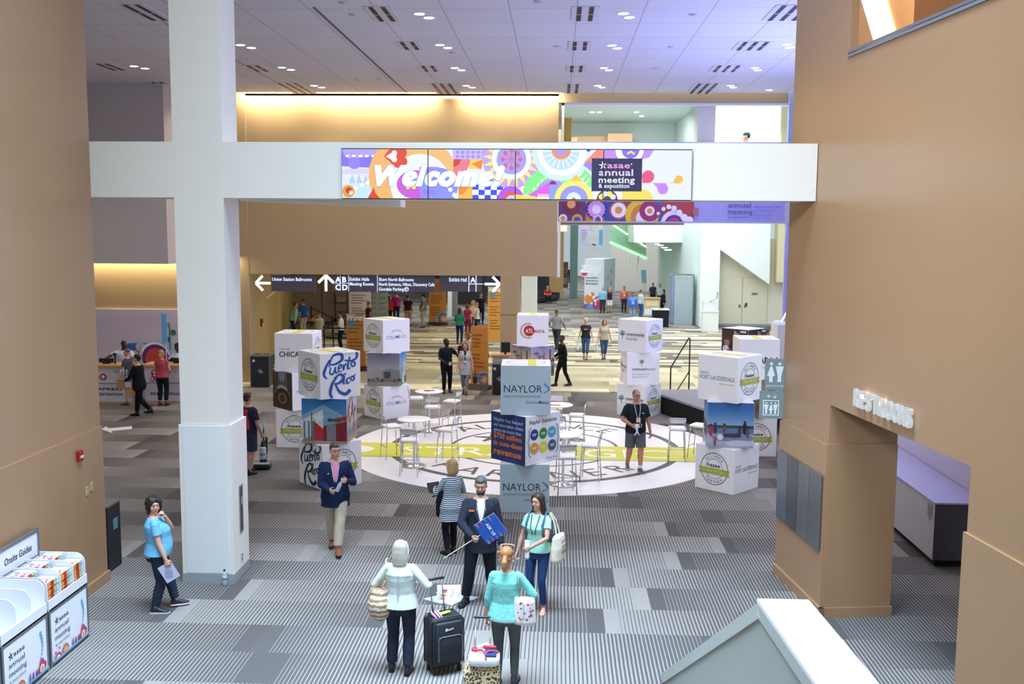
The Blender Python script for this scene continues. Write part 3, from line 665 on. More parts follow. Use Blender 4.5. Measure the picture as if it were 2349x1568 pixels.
# bridge with the balcony above the right opening
struct('wall_bridge', (.1, YB, 5.50), (7.6, 33.5, 8.14), mat('#dcdbe6', .5, vary=.01))
struct('bridge_floor', (.1, YB + .2, 6.3), (7.6, 45, 6.5), mat('#c9c8c4')).name = 'floor_bridge'
MB().prism([(.1, 33.6, 5.44), (4.2, 33.6, 5.44), (.1, 38.5, 5.44)], (0, 0, .3)).build('wall_bridge_soffit', BR, None, kind='structure')
TEAL = mat('#c2d6d3', .6, vary=.01)
struct('ceiling_upper_room', (.1, YB + .6, 9.45), (4.8, 40, 9.6), TEAL)
struct('wall_upper_room_back', (.1, 40, 6.4), (4.9, 40.2, 9.6), TEAL)
MB().prism([(4.55, 40, 6.5), (4.70, 33.9, 6.5), (4.85, 33.9, 6.5), (4.75, 40, 6.5)], (0, 0, 3)).build('wall_upper_room_side', TEAL, None, kind='structure')
struct('trim_12', (4.56, 33.62, 6.5), (5.15, 34.4, 9.6), WP)
struct('trim_13', (.1, YB + .05, 9.31), (7.5, 33.5, 9.39), mat('#f4f6f6'))
struct('trim_14', (.1, YB + .05, 8.14), (.17, 33.5, 9.39), mat('#f4f6f6'))
struct('trim_15', (.17, YB + .4, 6.5), (.42, 33.9, 8.95), mat('#c0a03a'))
PCH = mat('#e6bd92', .6)
mb = MB(); mb.box((1.55, 39.6, 8.75), (2.6, .4, .25)); mb.box((.55, 38.8, 7.6), (.3, 1.6, 2.2)); mb.box((2.35, 39.4, 7.8), (.95, .8, 2.3)); mb.build('wall_upper_niche', PCH, None, kind='structure')
struct('wall_upper_white', (4.6, 44, 6.4), (9.5, 44.2, 12), mat('#f7f8f8', .5, vary=0))
lamp('AREA', 'upper_window_light', (6.6, 39, 11.5), 700, (.95, .98, 1), 3, (6.6, 43, 7), size_y=5)
lamp('AREA', 'upper_room_light', (2.2, 36.5, 9.4), 260, (1, 1, 1), 3, (2.2, 37, 6), size_y=3)
for x, y in ((1375, 257), (1358, 257), (1460, 257), (1472, 266)):
    p = G(x, y, 9.45); MB().lathe((p.x, p.y, 9.44), [(.07, -.01), (.09, .0), (.09, .01)], 14).build('ceiling_light', mat('#ffffff', .3, emit=4, vary=0), None, label='tiny round downlight in the pale upper room ceiling above the bridge', cat='ceiling light', group='downlights of the upper room')
struct('wall_hall_right', (7.6, 27, 0), (7.75, 33.9, 9.9), mat('#c6cbe8', .4, vary=.01))
struct('trim_16', (7.42, 33.15, 5.5), (7.6, 33.3, 9.99), mat('#b9c0dc'))

# behind the opening below the header: exhibit lobby
LB = mat('#cdbfae', .6, vary=.02)
S0, S1 = V((-10.42, 33.9, 0)), V((-15.0, 56, 0))
MB().prism([S0, S1, S1 + V((-.3, 0, 0)), S0 + V((-.3, 0, 0))], (0, 0, 3.75)).build('wall_lobby_left', mat('#c4a96a', .6, vary=.02), None, kind='structure')
struct('wall_lobby_back', (-15.4, 56, 0), (-9.9, 56.3, 6), LB)
struct('trim_17', (-13.34, 55.97, 0), (-13.30, 56.01, 6), mat('#8f8274'))
struct('ceiling_lobby', (-15.6, 34, 3.85), (-.1, 56, 4.1), mat('#d8cfc0'))
struct('wall_lobby_far', (-16, 88, 0), (0, 88.3, 9), mat('#3e424a', .8))
for i in range(7): struct('trim_%d' % (40 + i), (-14 + i * 1.9, 87.9, 0), (-13.2 + i * 1.9, 88.0, 4.5), mat('#6d7882'))
struct('ceiling_lobby_far', (-16, 56.3, 6), (.1, 88, 6.2), mat('#b8b4ae'))
def doorframe(name, s_a, s_b):
    d = (S1 - S0).normalized(); nn = V((d.y, -d.x, 0)); m = mat('#e2d5b0', .5); o = bpy.data.objects.new(name, None); COL.objects.link(o); o.location = S0 + d * s_a; o['kind'] = 'structure'
    w = s_b - s_a
    for a_, b_, z0, z1, nm in ((0, .09, 0, 2.5, 'jamb'), (w - .09, w, 0, 2.5, 'jamb'), (0, w, 2.5, 2.62, 'lintel')):
        MB().prism([tuple(d * a_), tuple(d * b_), tuple(d * b_ + nn * .05), tuple(d * a_ + nn * .05)], (0, 0, z1 - z0)).build(nm, m, o).location.z = z0
    MB().prism([tuple(d * .09), tuple(d * (w - .09)), tuple(d * (w - .09) + nn * .02), tuple(d * .09 + nn * .02)], (0, 0, 2.5)).build('leaf', mat('#bfa263', .5), o)
doorframe('door_1', 4.2, 10.6)
t = thing('fire_alarm', 'small red fire alarm on the gold side wall beyond the trash can', 'fire alarm', S0.lerp(S1, .085) + V((.03, 0, 1.82)))
box('housing', (0, -.08, -.14), (.06, .08, .14), mat('#a02a20', .5), t); box('strobe', (.06, -.05, -.12), (.09, .05, -.04), mat('#eeeeea', .4), t)

# ------------------------------------------------------------------ far daylit hall through the right opening
FW = mat('#e9f0ee', .6, vary=.01); CR = mat('#e6e0cc', .6, vary=.01)
C0, C1 = G(1605, 749), G(1562, 700)
MB().prism([(C0.x, C0.y, 0), (C0.x - .7, C0.y + 17, 0), (C0.x + .6, C0.y + 17, 0), (C0.x + .6, C0.y, 0)], (0, 0, 12)).build('wall_far_return', mat('#d3e2de', .6, vary=.01), None, kind='structure')
struct('wall_far_corner', (C0.x - .02, C0.y - .05, 0), (C0.x + 1.0, C0.y + .3, 12), mat('#f3f8f6', .5, vary=0))
struct('wall_far_right', (C0.x + .9, 56.3, 0), (16, 56.6, 4.9), CR)
struct('wall_far_yellow', (12.1, 55.6, 2.5), (14, 56.6, 12), mat('#e2d9b0', .6))
struct('trim_18', (12.98, 55.45, 4.7), (13.08, 55.6, 7), mat('#8a6a3a'))
a, b, c, d = A(1635, 400, 55.4), A(1635, 560, 55.4), A(1765, 652, 55.4), A(1770, 400, 55.4)
MB().prism([a, b, c, d], (0, .9, 0)).build('wall_stair_side', mat('#f2f7f6', .5, vary=0), None, kind='structure')
struct('trim_19', (C0.x + 1, 56.2, 0), (12.6, 56.3, .12), mat('#9aa09a'))
# double door in the cream wall
t = bpy.data.objects.new('door_2', None); COL.objects.link(t); t.location = (10.6, 56.26, 0); t['kind'] = 'structure'
p0, p1 = A(1650, 640, 56.26), A(1690, 640, 56.26)
for i, x in enumerate((-1.6, -.2)):
    lf = box('leaf', (x, -.03, 0), (x + 1.36, 0, 2.7), mat('#e0dac4', .5), t)
    box('handle', (x + (1.2 if not i else .1), -.08, 1.05), (x + (1.28 if not i else .18), -.03, 1.2), mat('#6d6a60', .3, .8), lf)
box('sign_plate', (.3, -.05, 1.75), (.62, -.03, 1.87), mat('#8d8366'), t); box('exit_bar', (-.05, -.05, 1.1), (.06, -.03, 1.3), mat('#3a3a36'), t)
# white bulkhead with soffit, wall under it
MB().prism([A(1450, 400, 62), A(1455, 556, 62), A(1566, 556, 62), A(1566, 400, 62)], (0, 10, 0)).build('wall_far_bulkhead', mat('#e4ede9', .6, vary=0), None, kind='structure')
BW = 88.0
mb = MB()
def bw(x0, y0, x1, y1): a_, b_ = A(x0, y1, BW), A(x1, y0, BW); mb.box(((a_.x + b_.x) / 2, BW + .15, (a_.z + b_.z) / 2), (b_.x - a_.x, .3, b_.z - a_.z))
bw(1400, 560, 1513, 690); bw(1557, 560, 1570, 690); bw(1513, 560, 1557, 590); mb.build('wall_far_back', mat('#ddd8cb', .6), None, kind='structure')
mb = MB(); bw(1513, 590, 1557, 690); mb.build('wall_far_doorway', mat('#a98b68', .6), None, kind='structure')
bpy.data.objects['wall_far_doorway'].location.y = .25
a = Art(A(1536, 586, BW - .03), (1, 0, 0), (0, 0, 1)); a.text('MEN', 0, 0, .26, '#7c6a50', w=.9); a.build('restroom_lettering', None, label='small MEN lettering above the far tan doorway', cat='sign')
for x, y in ((1516, 562), (1524, 567), (1532, 572), (1508, 559)):
    p = G(x, y, A(1455, 556, 62).z); MB().lathe((p.x, p.y, p.z - .02), [(.10, -.01), (.14, 0), (.14, .02)], 12).build('ceiling_light', mat('#ffffff', .3, emit=4, vary=0), None, label='small round downlight under the far white bulkhead', cat='ceiling light', group='downlights under the far bulkhead')
struct('wall_far_end', (-6, 118, 0), (12, 118.3, 16), mat('#dbe6e6', .6)); struct('ceiling_far', (-6, 76, 15.5), (14, 118.3, 15.8), FW)
struct('wall_far_left', (-.6, 78, 0), (0.5, 78.3, 14), mat('#c2a06e', .6))
struct('wall_far_left_high', (-.6, 58, 5.2), (.55, 72, 9.5), mat('#d8d2c6', .6))
struct('trim_20', (1.0, 78, 0), (1.6, 78.4, 12), mat('#6f8f86'))
# green glass balustrade hanging over the far hall
gg = thing('glass_balustrade', 'bright green glass balustrade slanting down across the far hall', 'balustrade', (0, 0, 0))
q = [A(1401, 505, 66), A(1403, 556, 66), A(1482, 591, 70), A(1482, 560, 70), A(1450, 505, 68)]
gm = mat('#a8e6b4', .2, alpha=.55, vary=.06); MB().prism(q, (0, .05, 0)).build('glass_panel', gm, gg)
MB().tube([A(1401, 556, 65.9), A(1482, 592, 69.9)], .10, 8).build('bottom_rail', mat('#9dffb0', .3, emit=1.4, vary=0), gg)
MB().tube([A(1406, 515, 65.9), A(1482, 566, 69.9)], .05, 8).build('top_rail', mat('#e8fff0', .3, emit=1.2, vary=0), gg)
for x0, y0, x1, y1 in ((1425, 566, 1420, 582), (1448, 576, 1441, 598), (1465, 586, 1458, 628)):
    MB().tube([A(x0, y0, 68.5), A(x1, y1, 68.5)], .06, 6).build('hanger', mat('#f3f3ec', .4), gg)
# vertical violet glass edge of the elevator beside the right wall
ev = thing('elevator_glass_edge', 'violet glowing glass edge of the elevator beside the far right wall', 'elevator', A(1801, 735, 31.5) * 1)
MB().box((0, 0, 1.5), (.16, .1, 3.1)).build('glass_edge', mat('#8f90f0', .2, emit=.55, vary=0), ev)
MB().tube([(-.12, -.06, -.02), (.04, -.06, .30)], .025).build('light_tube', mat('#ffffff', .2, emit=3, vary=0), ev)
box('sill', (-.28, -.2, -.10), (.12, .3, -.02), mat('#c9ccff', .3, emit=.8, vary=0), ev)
e0 = ev.location; struct('wall_elevator_parapet', (e0.x - .28, 31.2, 0), (e0.x + .6, 32.2, e0.z - .11), mat('#dfe0e4', .5))

# ------------------------------------------------------------------ stair parapet at the front right
z0, y0, y1 = 2.5, 7.13, 2.5
xa, xb = 1.51, 1.86
ax0, bx0 = xa + (y0 - y1) * .055, xb + (y0 - y1) * .058
yf, sl = y0 + 4.2, .60
mb = MB()
L_ = [(xa, y0, z0), (ax0, y1, z0), (ax0, y1, 0), (xa - .23, yf, 0)]
Rr_ = [(xb, y0, z0), (bx0, y1, z0), (bx0, y1, 0), (xb - .23, yf, 0)]
n = 4; mb.add(L_ + Rr_, [[0, 1, 2, 3], [7, 6, 5, 4], [0, 4, 5, 1], [1, 5, 6, 2], [2, 6, 7, 3], [3, 7, 4, 0]])
t = thing('stair_parapet', 'white capped stair parapet with grey green side in the lower right corner', 'parapet', (0, 0, 0))
mb.build('side_panel', mat('#a3aba5', .6, vary=.03), t)
mb = MB(); mb.add([(xa - .012, y0 + .01, z0 - .0), (xb + .012, y0 + .01, z0), (bx0 + .012, y1, z0), (ax0 - .012, y1, z0), (xa - .012, y0 + .01, z0 + .03), (xb + .012, y0 + .01, z0 + .03), (bx0 + .012, y1, z0 + .03), (ax0 - .012, y1, z0 + .03)],
   [[3, 2, 1, 0], [4, 5, 6, 7], [0, 1, 5, 4], [1, 2, 6, 5], [2, 3, 7, 6], [3, 0, 4, 7]]); mb.build('cap', mat('#f1f3f2', .35, vary=.01), t)
mb = MB(); e = V((-.012, 0, 0))
def edge(p, q, w, up_):
    p, q, up_ = V(p), V(q), V(up_); mb.prism([p, q, q + up_ * w, p + up_ * w], e)
dsl = (V(L_[3]) - V(L_[0])).normalized(); dn = V((0, -dsl.z * 0 - .55, -.83)).normalized()
edge(V(L_[0]), V(L_[3]), .11, (0, -.51, -.86)); edge(V(L_[0]), V(L_[1]), .10, (0, 0, -1)); mb.build('side_rim', mat('#b3bbb6', .5), t)

# ------------------------------------------------------------------ ceiling fixtures
for i, q in enumerate(lights_px + [(1765, 206)]):
    p = G(*q, ZC); small = i == len(lights_px)
    row = ['front row', 'second row', 'third row', 'back row'][{0: 0, 1: 1, 2: 2, 3: 3, 4: 0, 5: 1, 6: 2, 7: 3, 8: 1, 9: 2, 10: 3, 11: 2, 12: 1, 13: 2, 14: 3, 15: 3}[i]]
    side = 'left of the white column' if q[0] < 400 else 'left part of the ceiling' if q[0] < 800 else 'centre left of the ceiling' if q[0] < 1200 else 'centre right of the ceiling' if q[0] < 1600 else 'far right of the ceiling'
    t = thing('ceiling_light', 'recessed pair of bright round downlights, %s, %s' % (row, side), 'ceiling light', (p.x, p.y, ZC), 0, 'recessed downlights in the hall ceiling')
    for k in ((-1, 1) if not small else (0,)):
        c = V((k * .075, k * .19, 0)); MB().lathe(c, [(.105, -.004), (.125, -.012), (.13, 0), (.105, .0)], 20).build('trim_ring', mat('#e6e6ea', .4), t)
        MB().lathe(c, [(.001, -.008), (.103, -.008), (.103, 0)], 20).build('lens', mat('#fffdf6', .3, emit=8, vary=0), t)
vents = [((862, 15), (892, 48), 2), ((927, 95), (952, 113), 2), ((974, 150), (996, 163), 2), ((1006, 191), (1036, 215), 3), ((1328, 15), (1356, 47), 2), ((1320, 95), (1340, 114), 2), ((1311, 150), (1333, 164), 2), ((1305, 192), (1323, 213), 2),
         ((1785, 12), (1835, 46), 3), ((1704, 95), (1748, 114), 3), ((1647, 149), (1685, 164), 3), ((1594, 191), (1632, 214), 3), ((290, 10), (378, 46), 2), ((226, 145), (280, 160), 2), ((571, 149), (610, 163), 2), ((652, 190), (708, 214), 3), ((352, 187), (390, 197), 2)]
names = ['centre left, front row', 'centre left, second row', 'centre left, third row', 'centre left, back row', 'centre right, front row', 'centre right, second row', 'centre right, third row', 'centre right, back row', 'far right, front row', 'far right, second row', 'far right, third row', 'far right, back row', 'left of the white column, front', 'left of the white column, third row', 'just right of the white column, third row', 'just right of the white column, back row', 'left of the white column, back']
for (p, q, n), nm in zip(vents, names):
    ya, yb = G(*q, ZC).y, G(*p, ZC).y
    ya, yb = min(ya, yb), max(ya, yb); c = G((p[0] + q[0]) / 2, (p[1] + q[1]) / 2, ZC); ln = yb - ya
    t = thing('ceiling_vent', 'slotted air diffuser in the ceiling, ' + nm, 'vent', (c.x, c.y, ZC), 0, 'slotted air diffusers in the hall ceiling')
    w = .13; mb = MB()
    box('frame', (-n * w - .02, -ln / 2 - .02, -.014), (n * w + .02, ln / 2 + .02, .0), mat('#cfcbd0', .5), t)
    for k in range(n):
        x = (k - (n - 1) / 2) * w * 1.9
        o = box('slot', (x - w * .36, -ln / 2, -.02), (x + w * .36, ln / 2, -.015), mat('#2b292e', .6), t); box('divider', (x - w * .38, -.02, -.024), (x + w * .38, .02, -.02), mat('#cfcbd0', .5), o)
random.seed(3)
for k, (x, y) in enumerate([(787, 5), (1235, 3), (810, 33), (1590, 33), (870, 180), (1038, 120), (1278, 106), (1502, 156), (1540, 107), (820, 183)]):
    p = G(x, y, ZC); MB().lathe((p.x, p.y, ZC), [(.04, -.03), (.09, -.012), (.10, 0)], 16).build('sprinkler', mat('#b9b7bf', .4), None, label='tiny white sprinkler cap in the hall ceiling', cat='sprinkler', group='sprinkler caps in the hall ceiling')
# ------------------------------------------------------------------ video wall: four screens side by side, one picture across them
SW, SH, SY = 4.87, .685, 13.98
SX, SZ = -3.03, 5.64
def picture(a):
    """the festival graphic on a 4.87 x .685 panel; a.clip cuts it to one screen"""
    k = SW / 802.; X = lambda px: (px - 785) * k; Yy = lambda py: (457.5 - py) * k * (SH / (114.5 * k))
    D = lambda x, y, r, c, **q: a.disc(X(x), Yy(y), r * k, c, **q)
    Pp = lambda pts, c: a.poly([(X(x), Yy(y)) for x, y in pts], c)
    Rg = lambda x, y, r, w, c, **q: a.ring(X(x), Yy(y), r * k, w * k, c, **q)
    a.rect(0, 0, SW, SH, '#e9eef8')
    Pp([(785, 343), (900, 343), (915, 360), (905, 385), (885, 388), (785, 383)], '#8e7cf0'); D(812, 343, 24, '#b7a9fa'); Pp([(812, 343), (905, 343), (900, 352), (812, 366)], '#b7a9fa')
    D(815, 376, 14, '#9a8cf6'); Pp([(785, 424), (900, 424), (940, 458), (785, 458)], '#cfeaf6'); Pp([(785, 390), (870, 388), (860, 400), (785, 402)], '#dcd9f8')
    for i in range(6): Pp([(795 + i * 15, 357), (804 + i * 15, 357), (804 + i * 15, 362), (795 + i * 15, 362)], '#ffffff')
    for i in range(3): Pp([(803 + i * 16, 422), (810 + i * 16, 401), (817 + i * 16, 422)], '#b9d0f2')
    D(940, 405, 92, '#f6bb72'); D(985, 390, 62, '#f3c07c'); D(968, 425, 70, '#eff3f8')
    D(958, 425, 45, '#cf63d8', ry=33 * k); Pp([(966, 384), (1010, 384), (1012, 458), (966, 458)], '#b67df4'); D(1010, 430, 44, '#8e97f3'); Pp([(1000, 438), (975, 436), (975, 446), (1000, 448)], '#9f7df6')
    Pp([(884, 360), (897, 343), (935, 343), (937, 356), (928, 358), (937, 372), (930, 388), (912, 386)], '#e2553f'); D(926, 352, 11, '#e2553f'); D(926, 372, 12, '#e2553f')
    D(908, 353, 6.5, '#f4f2fb'); D(908, 367, 6.5, '#f4f2fb'); Pp([(888, 360), (908, 348), (913, 360), (908, 372)], '#f4f2fb')
    D(801, 441, 14, '#f0a23c'); D(802, 439, 7.5, '#d94334'); D(807, 444, 4.6, '#ffffff'); Pp([(845, 458), (860, 432), (863, 444), (875, 458)], '#e24a34')
    for x, y in ((818, 433), (832, 427), (846, 421)): D(x, y, 4.6, '#ffffff')
    Pp([(940, 418), (944, 431), (948, 431), (943, 414)], '#f5e878'); D(939, 431, 4.6, '#f5ea72'); D(953, 431, 4.6, '#f5ea72')
    Pp([(1042, 343), (1118, 343), (1118, 366), (1042, 366)], '#cbbcf8')
    for i in range(6):
        for j in range(2): Pp([(1048 + i * 12, 350 + j * 10), (1053 + i * 12, 345 + j * 10), (1058 + i * 12, 350 + j * 10), (1053 + i * 12, 355 + j * 10)], '#a493f2')
    D(1044, 366, 39, '#ef7f93', a0=-90, a1=0); D(1044, 366, 17, '#d2483f', a0=-90, a1=0); Pp([(1084, 366), (1114, 366), (1108, 388), (1080, 388)], '#f7cf5a'); Pp([(1086, 376), (1112, 367), (1107, 390)], '#ee8c35')
    Pp([(1054, 425), (1088, 425), (1088, 458), (1056, 458)], '#f4bf52'); D(1056, 425, 22, '#ef9136', a0=-90, a1=0)
    for x, y in ((1029, 426), (1037, 436), (1046, 448)): D(x, y, 5, '#ffffff')
    for i in range(5):
        for j in range(3): Pp([(1088 + i * 14, 424 + j * 12), (1102 + i * 14, 424 + j * 12), (1102 + i * 14, 436 + j * 12), (1088 + i * 14, 436 + j * 12)], '#3d4fe8' if (i + j) % 2 == 0 else '#f4f8ff')
    # big sun round the second and third screens
    D(1177, 366, 66, '#c7a5f4')
    for i in range(20):
        an = R(i * 18 + 6); q = [(1177 + 46 * math.cos(an - .12), 366 + 46 * math.sin(an - .12)), (1177 + 46 * math.cos(an + .12), 366 + 46 * math.sin(an + .12)), (1177 + 66 * math.cos(an), 366 + 66 * math.sin(an))]; Pp(q, '#f4ee77')
    D(1177, 366, 45, '#ffffff'); D(1177, 366, 34, '#a2a3f8')
    for i in range(8):
        an = R(i * 45); a.stroke([(X(1177), Yy(366)), (X(1177 + 20 * math.cos(an)), Yy(366 + 20 * math.sin(an)))], .012, '#e96a8c'); D(1177 + 20 * math.cos(an), 366 + 20 * math.sin(an), 5, '#ee5f86')
    D(1176, 458, 30, '#b35af0'); D(1178, 460, 20, '#ec5a4c'); D(1178, 462, 14, '#d9d2fb'); D(1178, 460, 5, '#96a3ee')
    Pp([(1184, 446), (1240, 452), (1280, 458), (1184, 458)], '#f6dd62')
    # third screen
    D(1262, 446, 58, '#8af08e', a0=0, a1=180); D(1270, 448, 36, '#ac9ff4', a0=0, a1=180)
    D(1290, 348, 66, '#d4edf8'); D(1292, 346, 56, '#f6fbff'); D(1290, 347, 42, '#bfe0fb')
    for i in range(18):
        an = R(i * 20); Pp([(1290 + 22 * math.cos(an - .05), 347 + 22 * math.sin(an - .05)), (1290 + 22 * math.cos(an + .05), 347 + 22 * math.sin(an + .05)), (1290 + 40 * math.cos(an + .03), 347 + 40 * math.sin(an + .03)), (1290 + 40 * math.cos(an - .03), 347 + 40 * math.sin(an - .03))], '#ffffff')
    D(1290, 343, 22, '#f2945f'); D(1290, 343, 14, '#a99bf6'); D(1352, 343, 5, '#4456dc')
    Pp([(1215, 448), (1264, 418), (1264, 452), (1240, 452)], '#e463ea'); D(1272, 423, 8, '#8c2486', a0=0, a1=180); Pp([(1264, 424), (1282, 424), (1282, 456), (1264, 456)], '#93a5f8')
    for i in range(7): Pp([(1238 + i * 3.7, 445), (1240 + i * 3.7, 445), (1240 + i * 3.7, 457), (1238 + i * 3.7, 457)], '#ffffff')
    for i in range(5): a.stroke([(X(1227 + i * 9), Yy(437 - i * 11 + i * i * .6)), (X(1231 + i * 9), Yy(430 - i * 11 + i * i * .6))], .02, '#ffffff')
    Pp([(1345, 388), (1385, 428), (1355, 428), (1330, 405)], '#8af08e'); Pp([(1300, 424), (1325, 400), (1345, 424), (1368, 458), (1278, 458)], '#f6c455'); D(1320, 458, 44, '#f7ee77', a0=0, a1=180)
    D(1320, 458, 32, '#9e9df6', a0=0, a1=180); D(1320, 458, 17, '#d9f4fb', a0=0, a1=180); D(1320, 458, 5, '#f0604c', a0=0, a1=180)
    for x, y in ((1322, 396), (1331, 404), (1339, 412), (1347, 420)): a.stroke([(X(x), Yy(y)), (X(x + 8), Yy(y - 10))], .02, '#ffffff')
    Pp([(1342, 374), (1385, 374), (1385, 343), (1370, 343)], '#f08e84'); Pp([(1340, 378), (1384, 412), (1384, 374), (1348, 372)], '#a48df0')
    Pp([(1385, 343), (1500, 343), (1490, 360), (1440, 375), (1385, 372)], '#c391ee'); D(1445, 343, 32, '#ffffff'); D(1447, 343, 20, '#8a73ec'); a.stroke([(X(1440), Yy(353)), (X(1448), Yy(347)), (X(1456), Yy(353))], .028, '#f3e95c')
    # fourth screen
    D(1488, 404, 14, '#e95a8c'); Pp([(1475, 418), (1488, 418), (1497, 415), (1475, 396)], '#e95a8c'); D(1522, 432, 12, '#c78af0'); Pp([(1500, 419), (1528, 419), (1534, 430), (1511, 432)], '#c78af0')
    D(1558, 410, 9, '#eec04a'); Pp([(1544, 418), (1560, 418), (1552, 402)], '#eec04a'); a.stroke([(X(1475), Yy(418.4)), (X(1560), Yy(418.4))], .004, '#e7a7c0')
    Pp([(1430, 438), (1474, 438), (1474, 458), (1430, 458)], '#f8dd66'); D(1474, 458, 27, '#f8dd66', ry=.155, a0=0, a1=180)
    D(1396, 458, 32, '#ffffff', a0=0, a1=180); D(1396, 458, 24, '#7a2a72', a0=0, a1=180)
    for i, c in enumerate(('#cdeefc', '#f4ea5a', '#cdeefc', '#f4ea5a')): D(1396 + 15 * math.cos(R(28 + i * 41)), 458 - 15 * math.sin(R(28 + i * 41)), 6.4, c)
    Pp([(1360, 363), (1474, 363), (1474, 438), (1360, 438)], '#34325c')
    for t_, x, y, h, w, c in (('asae', 1395, 385, 12.5, 52, '#f0a2dc'), ('annual', 1376, 402, 14, 78, '#e7d3f6'), ('meeting', 1376, 418.5, 13, 82, '#f3f1ff'), ('& exposition', 1376, 430, 9, 70, '#e4f4ff')):
        a.text(t_, X(x), Yy(y), h * k * 1.05, c, w=w * k, bold=.018)
    star(a, X(1385), Yy(379), .055, '#f3f1ff'); D(1450, 376, 1.6, '#f3f1ff')
    a.text('Welcome!', X(861.2), Yy(425), 41.5 * k, '#5fa8ea', w=301.5 * k, bold=.078, shear=.30, res=7); a.text('Welcome!', X(862), Yy(424.6), 41 * k, '#ffffff', w=300 * k, bold=.070, shear=.30, res=7)
def star(a, x, y, r, c):
    for i in range(5):
        an = R(90 + 72 * i + 8); b = R(90 + 72 * i + 36 + 8); a.stroke([(x + r * .15 * math.cos(an), y + r * .15 * math.sin(an)), (x + r * math.cos(an), y + r * math.sin(an))], r * .42, c, w1=r * .16)
for i in range(4):
    w = SW / 4; o = thing('video_screen', ['leftmost bright screen on the white beam, with the heart and start of Welcome', 'second bright screen on the white beam, with the end of Welcome and checkerboard', 'third bright screen on the white beam, with the big pale wheel', 'rightmost bright screen on the white beam, with the dark annual meeting box'][i], 'screen', (SX + i * w + w / 2, SY, SZ + SH / 2), 0, 'screens of the video wall')
    box('casing', (-w / 2 + .003, -.0, -SH / 2 - .008), (w / 2 - .003, .045, SH / 2 + .008), mat('#17202a', .4), o)
    box('bracket', (-w / 2 + .3, .045, -.2), (w / 2 - .3, .052, .2), mat('#3a3a3a'), o)
    a = Art((-w / 2 - i * w, -.002, -SH / 2), (1, 0, 0), (0, 0, 1), eps=.00012, clip=(i * w + .006, .004, (i + 1) * w - .006, SH - .004)); a.em = .74
    # lettering crosses the seams: cut it by keeping the faces that lie on this screen
    picture(a); m0 = a.mb; keep = []
    lo, hi = -w / 2 + .006, w / 2 - .006
    nf, nm = [], []
    for f, mi_ in zip(m0.f, m0.mi):
        xs = [m0.v[q].x for q in f]
        if max(xs) <= lo or min(xs) >= hi: continue
        nf.append(f); nm.append(mi_)
    for v in m0.v: v.x = min(max(v.x, lo), hi)
    m0.f, m0.mi = nf, nm; a.build('picture', o)

def flowers(a, W_, H_, seed, pal, n=26, em=0):
    rr = random.Random(seed)
    for i in range(n):
        x, y, r = rr.uniform(0, W_), rr.uniform(0, H_), rr.uniform(.16, .42) * H_; c = rr.sample(pal, 3); k = rr.random()
        if k < .35:
            a.disc(x, y, r, c[0]); a.disc(x, y, r * .7, c[1]); a.disc(x, y, r * .35, c[2])
            for j in range(14): an = R(j * 25.7); a.stroke([(x + r * .4 * math.cos(an), y + r * .4 * math.sin(an)), (x + r * .66 * math.cos(an), y + r * .66 * math.sin(an))], r * .07, '#f4eef8')
        elif k < .6:
            for j in range(6): an = R(j * 60); a.disc(x + r * .5 * math.cos(an), y + r * .5 * math.sin(an), r * .36, c[0], n=14)
            a.disc(x, y, r * .4, '#f6f0f4'); a.disc(x, y, r * .22, c[1])
        elif k < .85: a.ring(x, y, r, r * .3, c[0]); a.ring(x, y, r * .68, r * .26, c[1]); a.disc(x, y, r * .38, c[2])
        else: a.poly([(x - r, y), (x, y + r), (x + r, y), (x, y - r)], c[0]); a.disc(x, y, r * .4, c[1])
PAL = ['#7b4a9c', '#c0417a', '#e08a3c', '#3d5fb0', '#9a3a4c', '#e9c24a', '#6fa8dc', '#c9603a', '#5a3f8c']
# banner along the bridge
p0, p1 = A(1281, 507, YB - .02), A(1800, 507, YB - .02); BWd = p1.x - p0.x
o = thing('banner', 'long patterned purple banner along the bridge under the balcony', 'banner', (p0.x, YB - .02, 5.55))
box('cloth', (0, 0, 0), (BWd, .015, 1.25), mat('#a9a4e4', .7, vary=.02), o)
a = Art((0, -.001, 0), (1, 0, 0), (0, 0, 1), clip=(.0, .0, 4.6, 1.25)); a.rect(0, 0, 4.45, 1.25, '#8f5f9e'); a.rect(0, 0, .9, 1.25, '#6a3f7a'); a.rect(.9, 0, 1.5, .7, '#d98a3e'); a.rect(1.5, 0, 2.2, 1.25, '#3f55a8'); a.rect(2.2, 0, 2.9, 1.25, '#a8444c'); a.rect(2.9, 0, 3.4, 1.25, '#4b62b5'); a.rect(3.4, .0, 4.45, 1.25, '#b5434f')
S_ = YB / FPX
for (x, y, r, c) in ((.42, .52, .30, '#7c3048'), (.42, .55, .14, '#eaa07a'), (1.25, .40, .36, '#3a3a88'), (1.25, .38, .28, '#d79be6'), (1.25, .38, .15, '#efe6f6'), (1.98, .36, .31, '#c8513a'), (1.98, .36, .25, '#f1edf6'), (1.98, .36, .12, '#e39a4a'), (2.75, .2, .55, '#e8c23c'), (2.8, .15, .42, '#d9853c'), (2.85, .1, .30, '#efe3f2'), (3.0, .34, .34, '#a43468'), (3.0, .34, .16, '#f0eaf6'), (3.0, .34, .09, '#e0944a'), (.15, .08, .14, '#efe6f6'), (.15, .08, .08, '#e09a40'), (.62, .05, .18, '#e6993c'), (.62, .03, .11, '#3f5fb0'), (1.3, .05, .15, '#efe6f6'), (1.3, .05, .10, '#7b3f9c'), (3.8, -.05, .42, '#f0e4f4'), (3.8, -.08, .30, '#5c3a96'), (3.8, -.1, .22, '#c43a72')):
    a.disc(x, y, r, c)
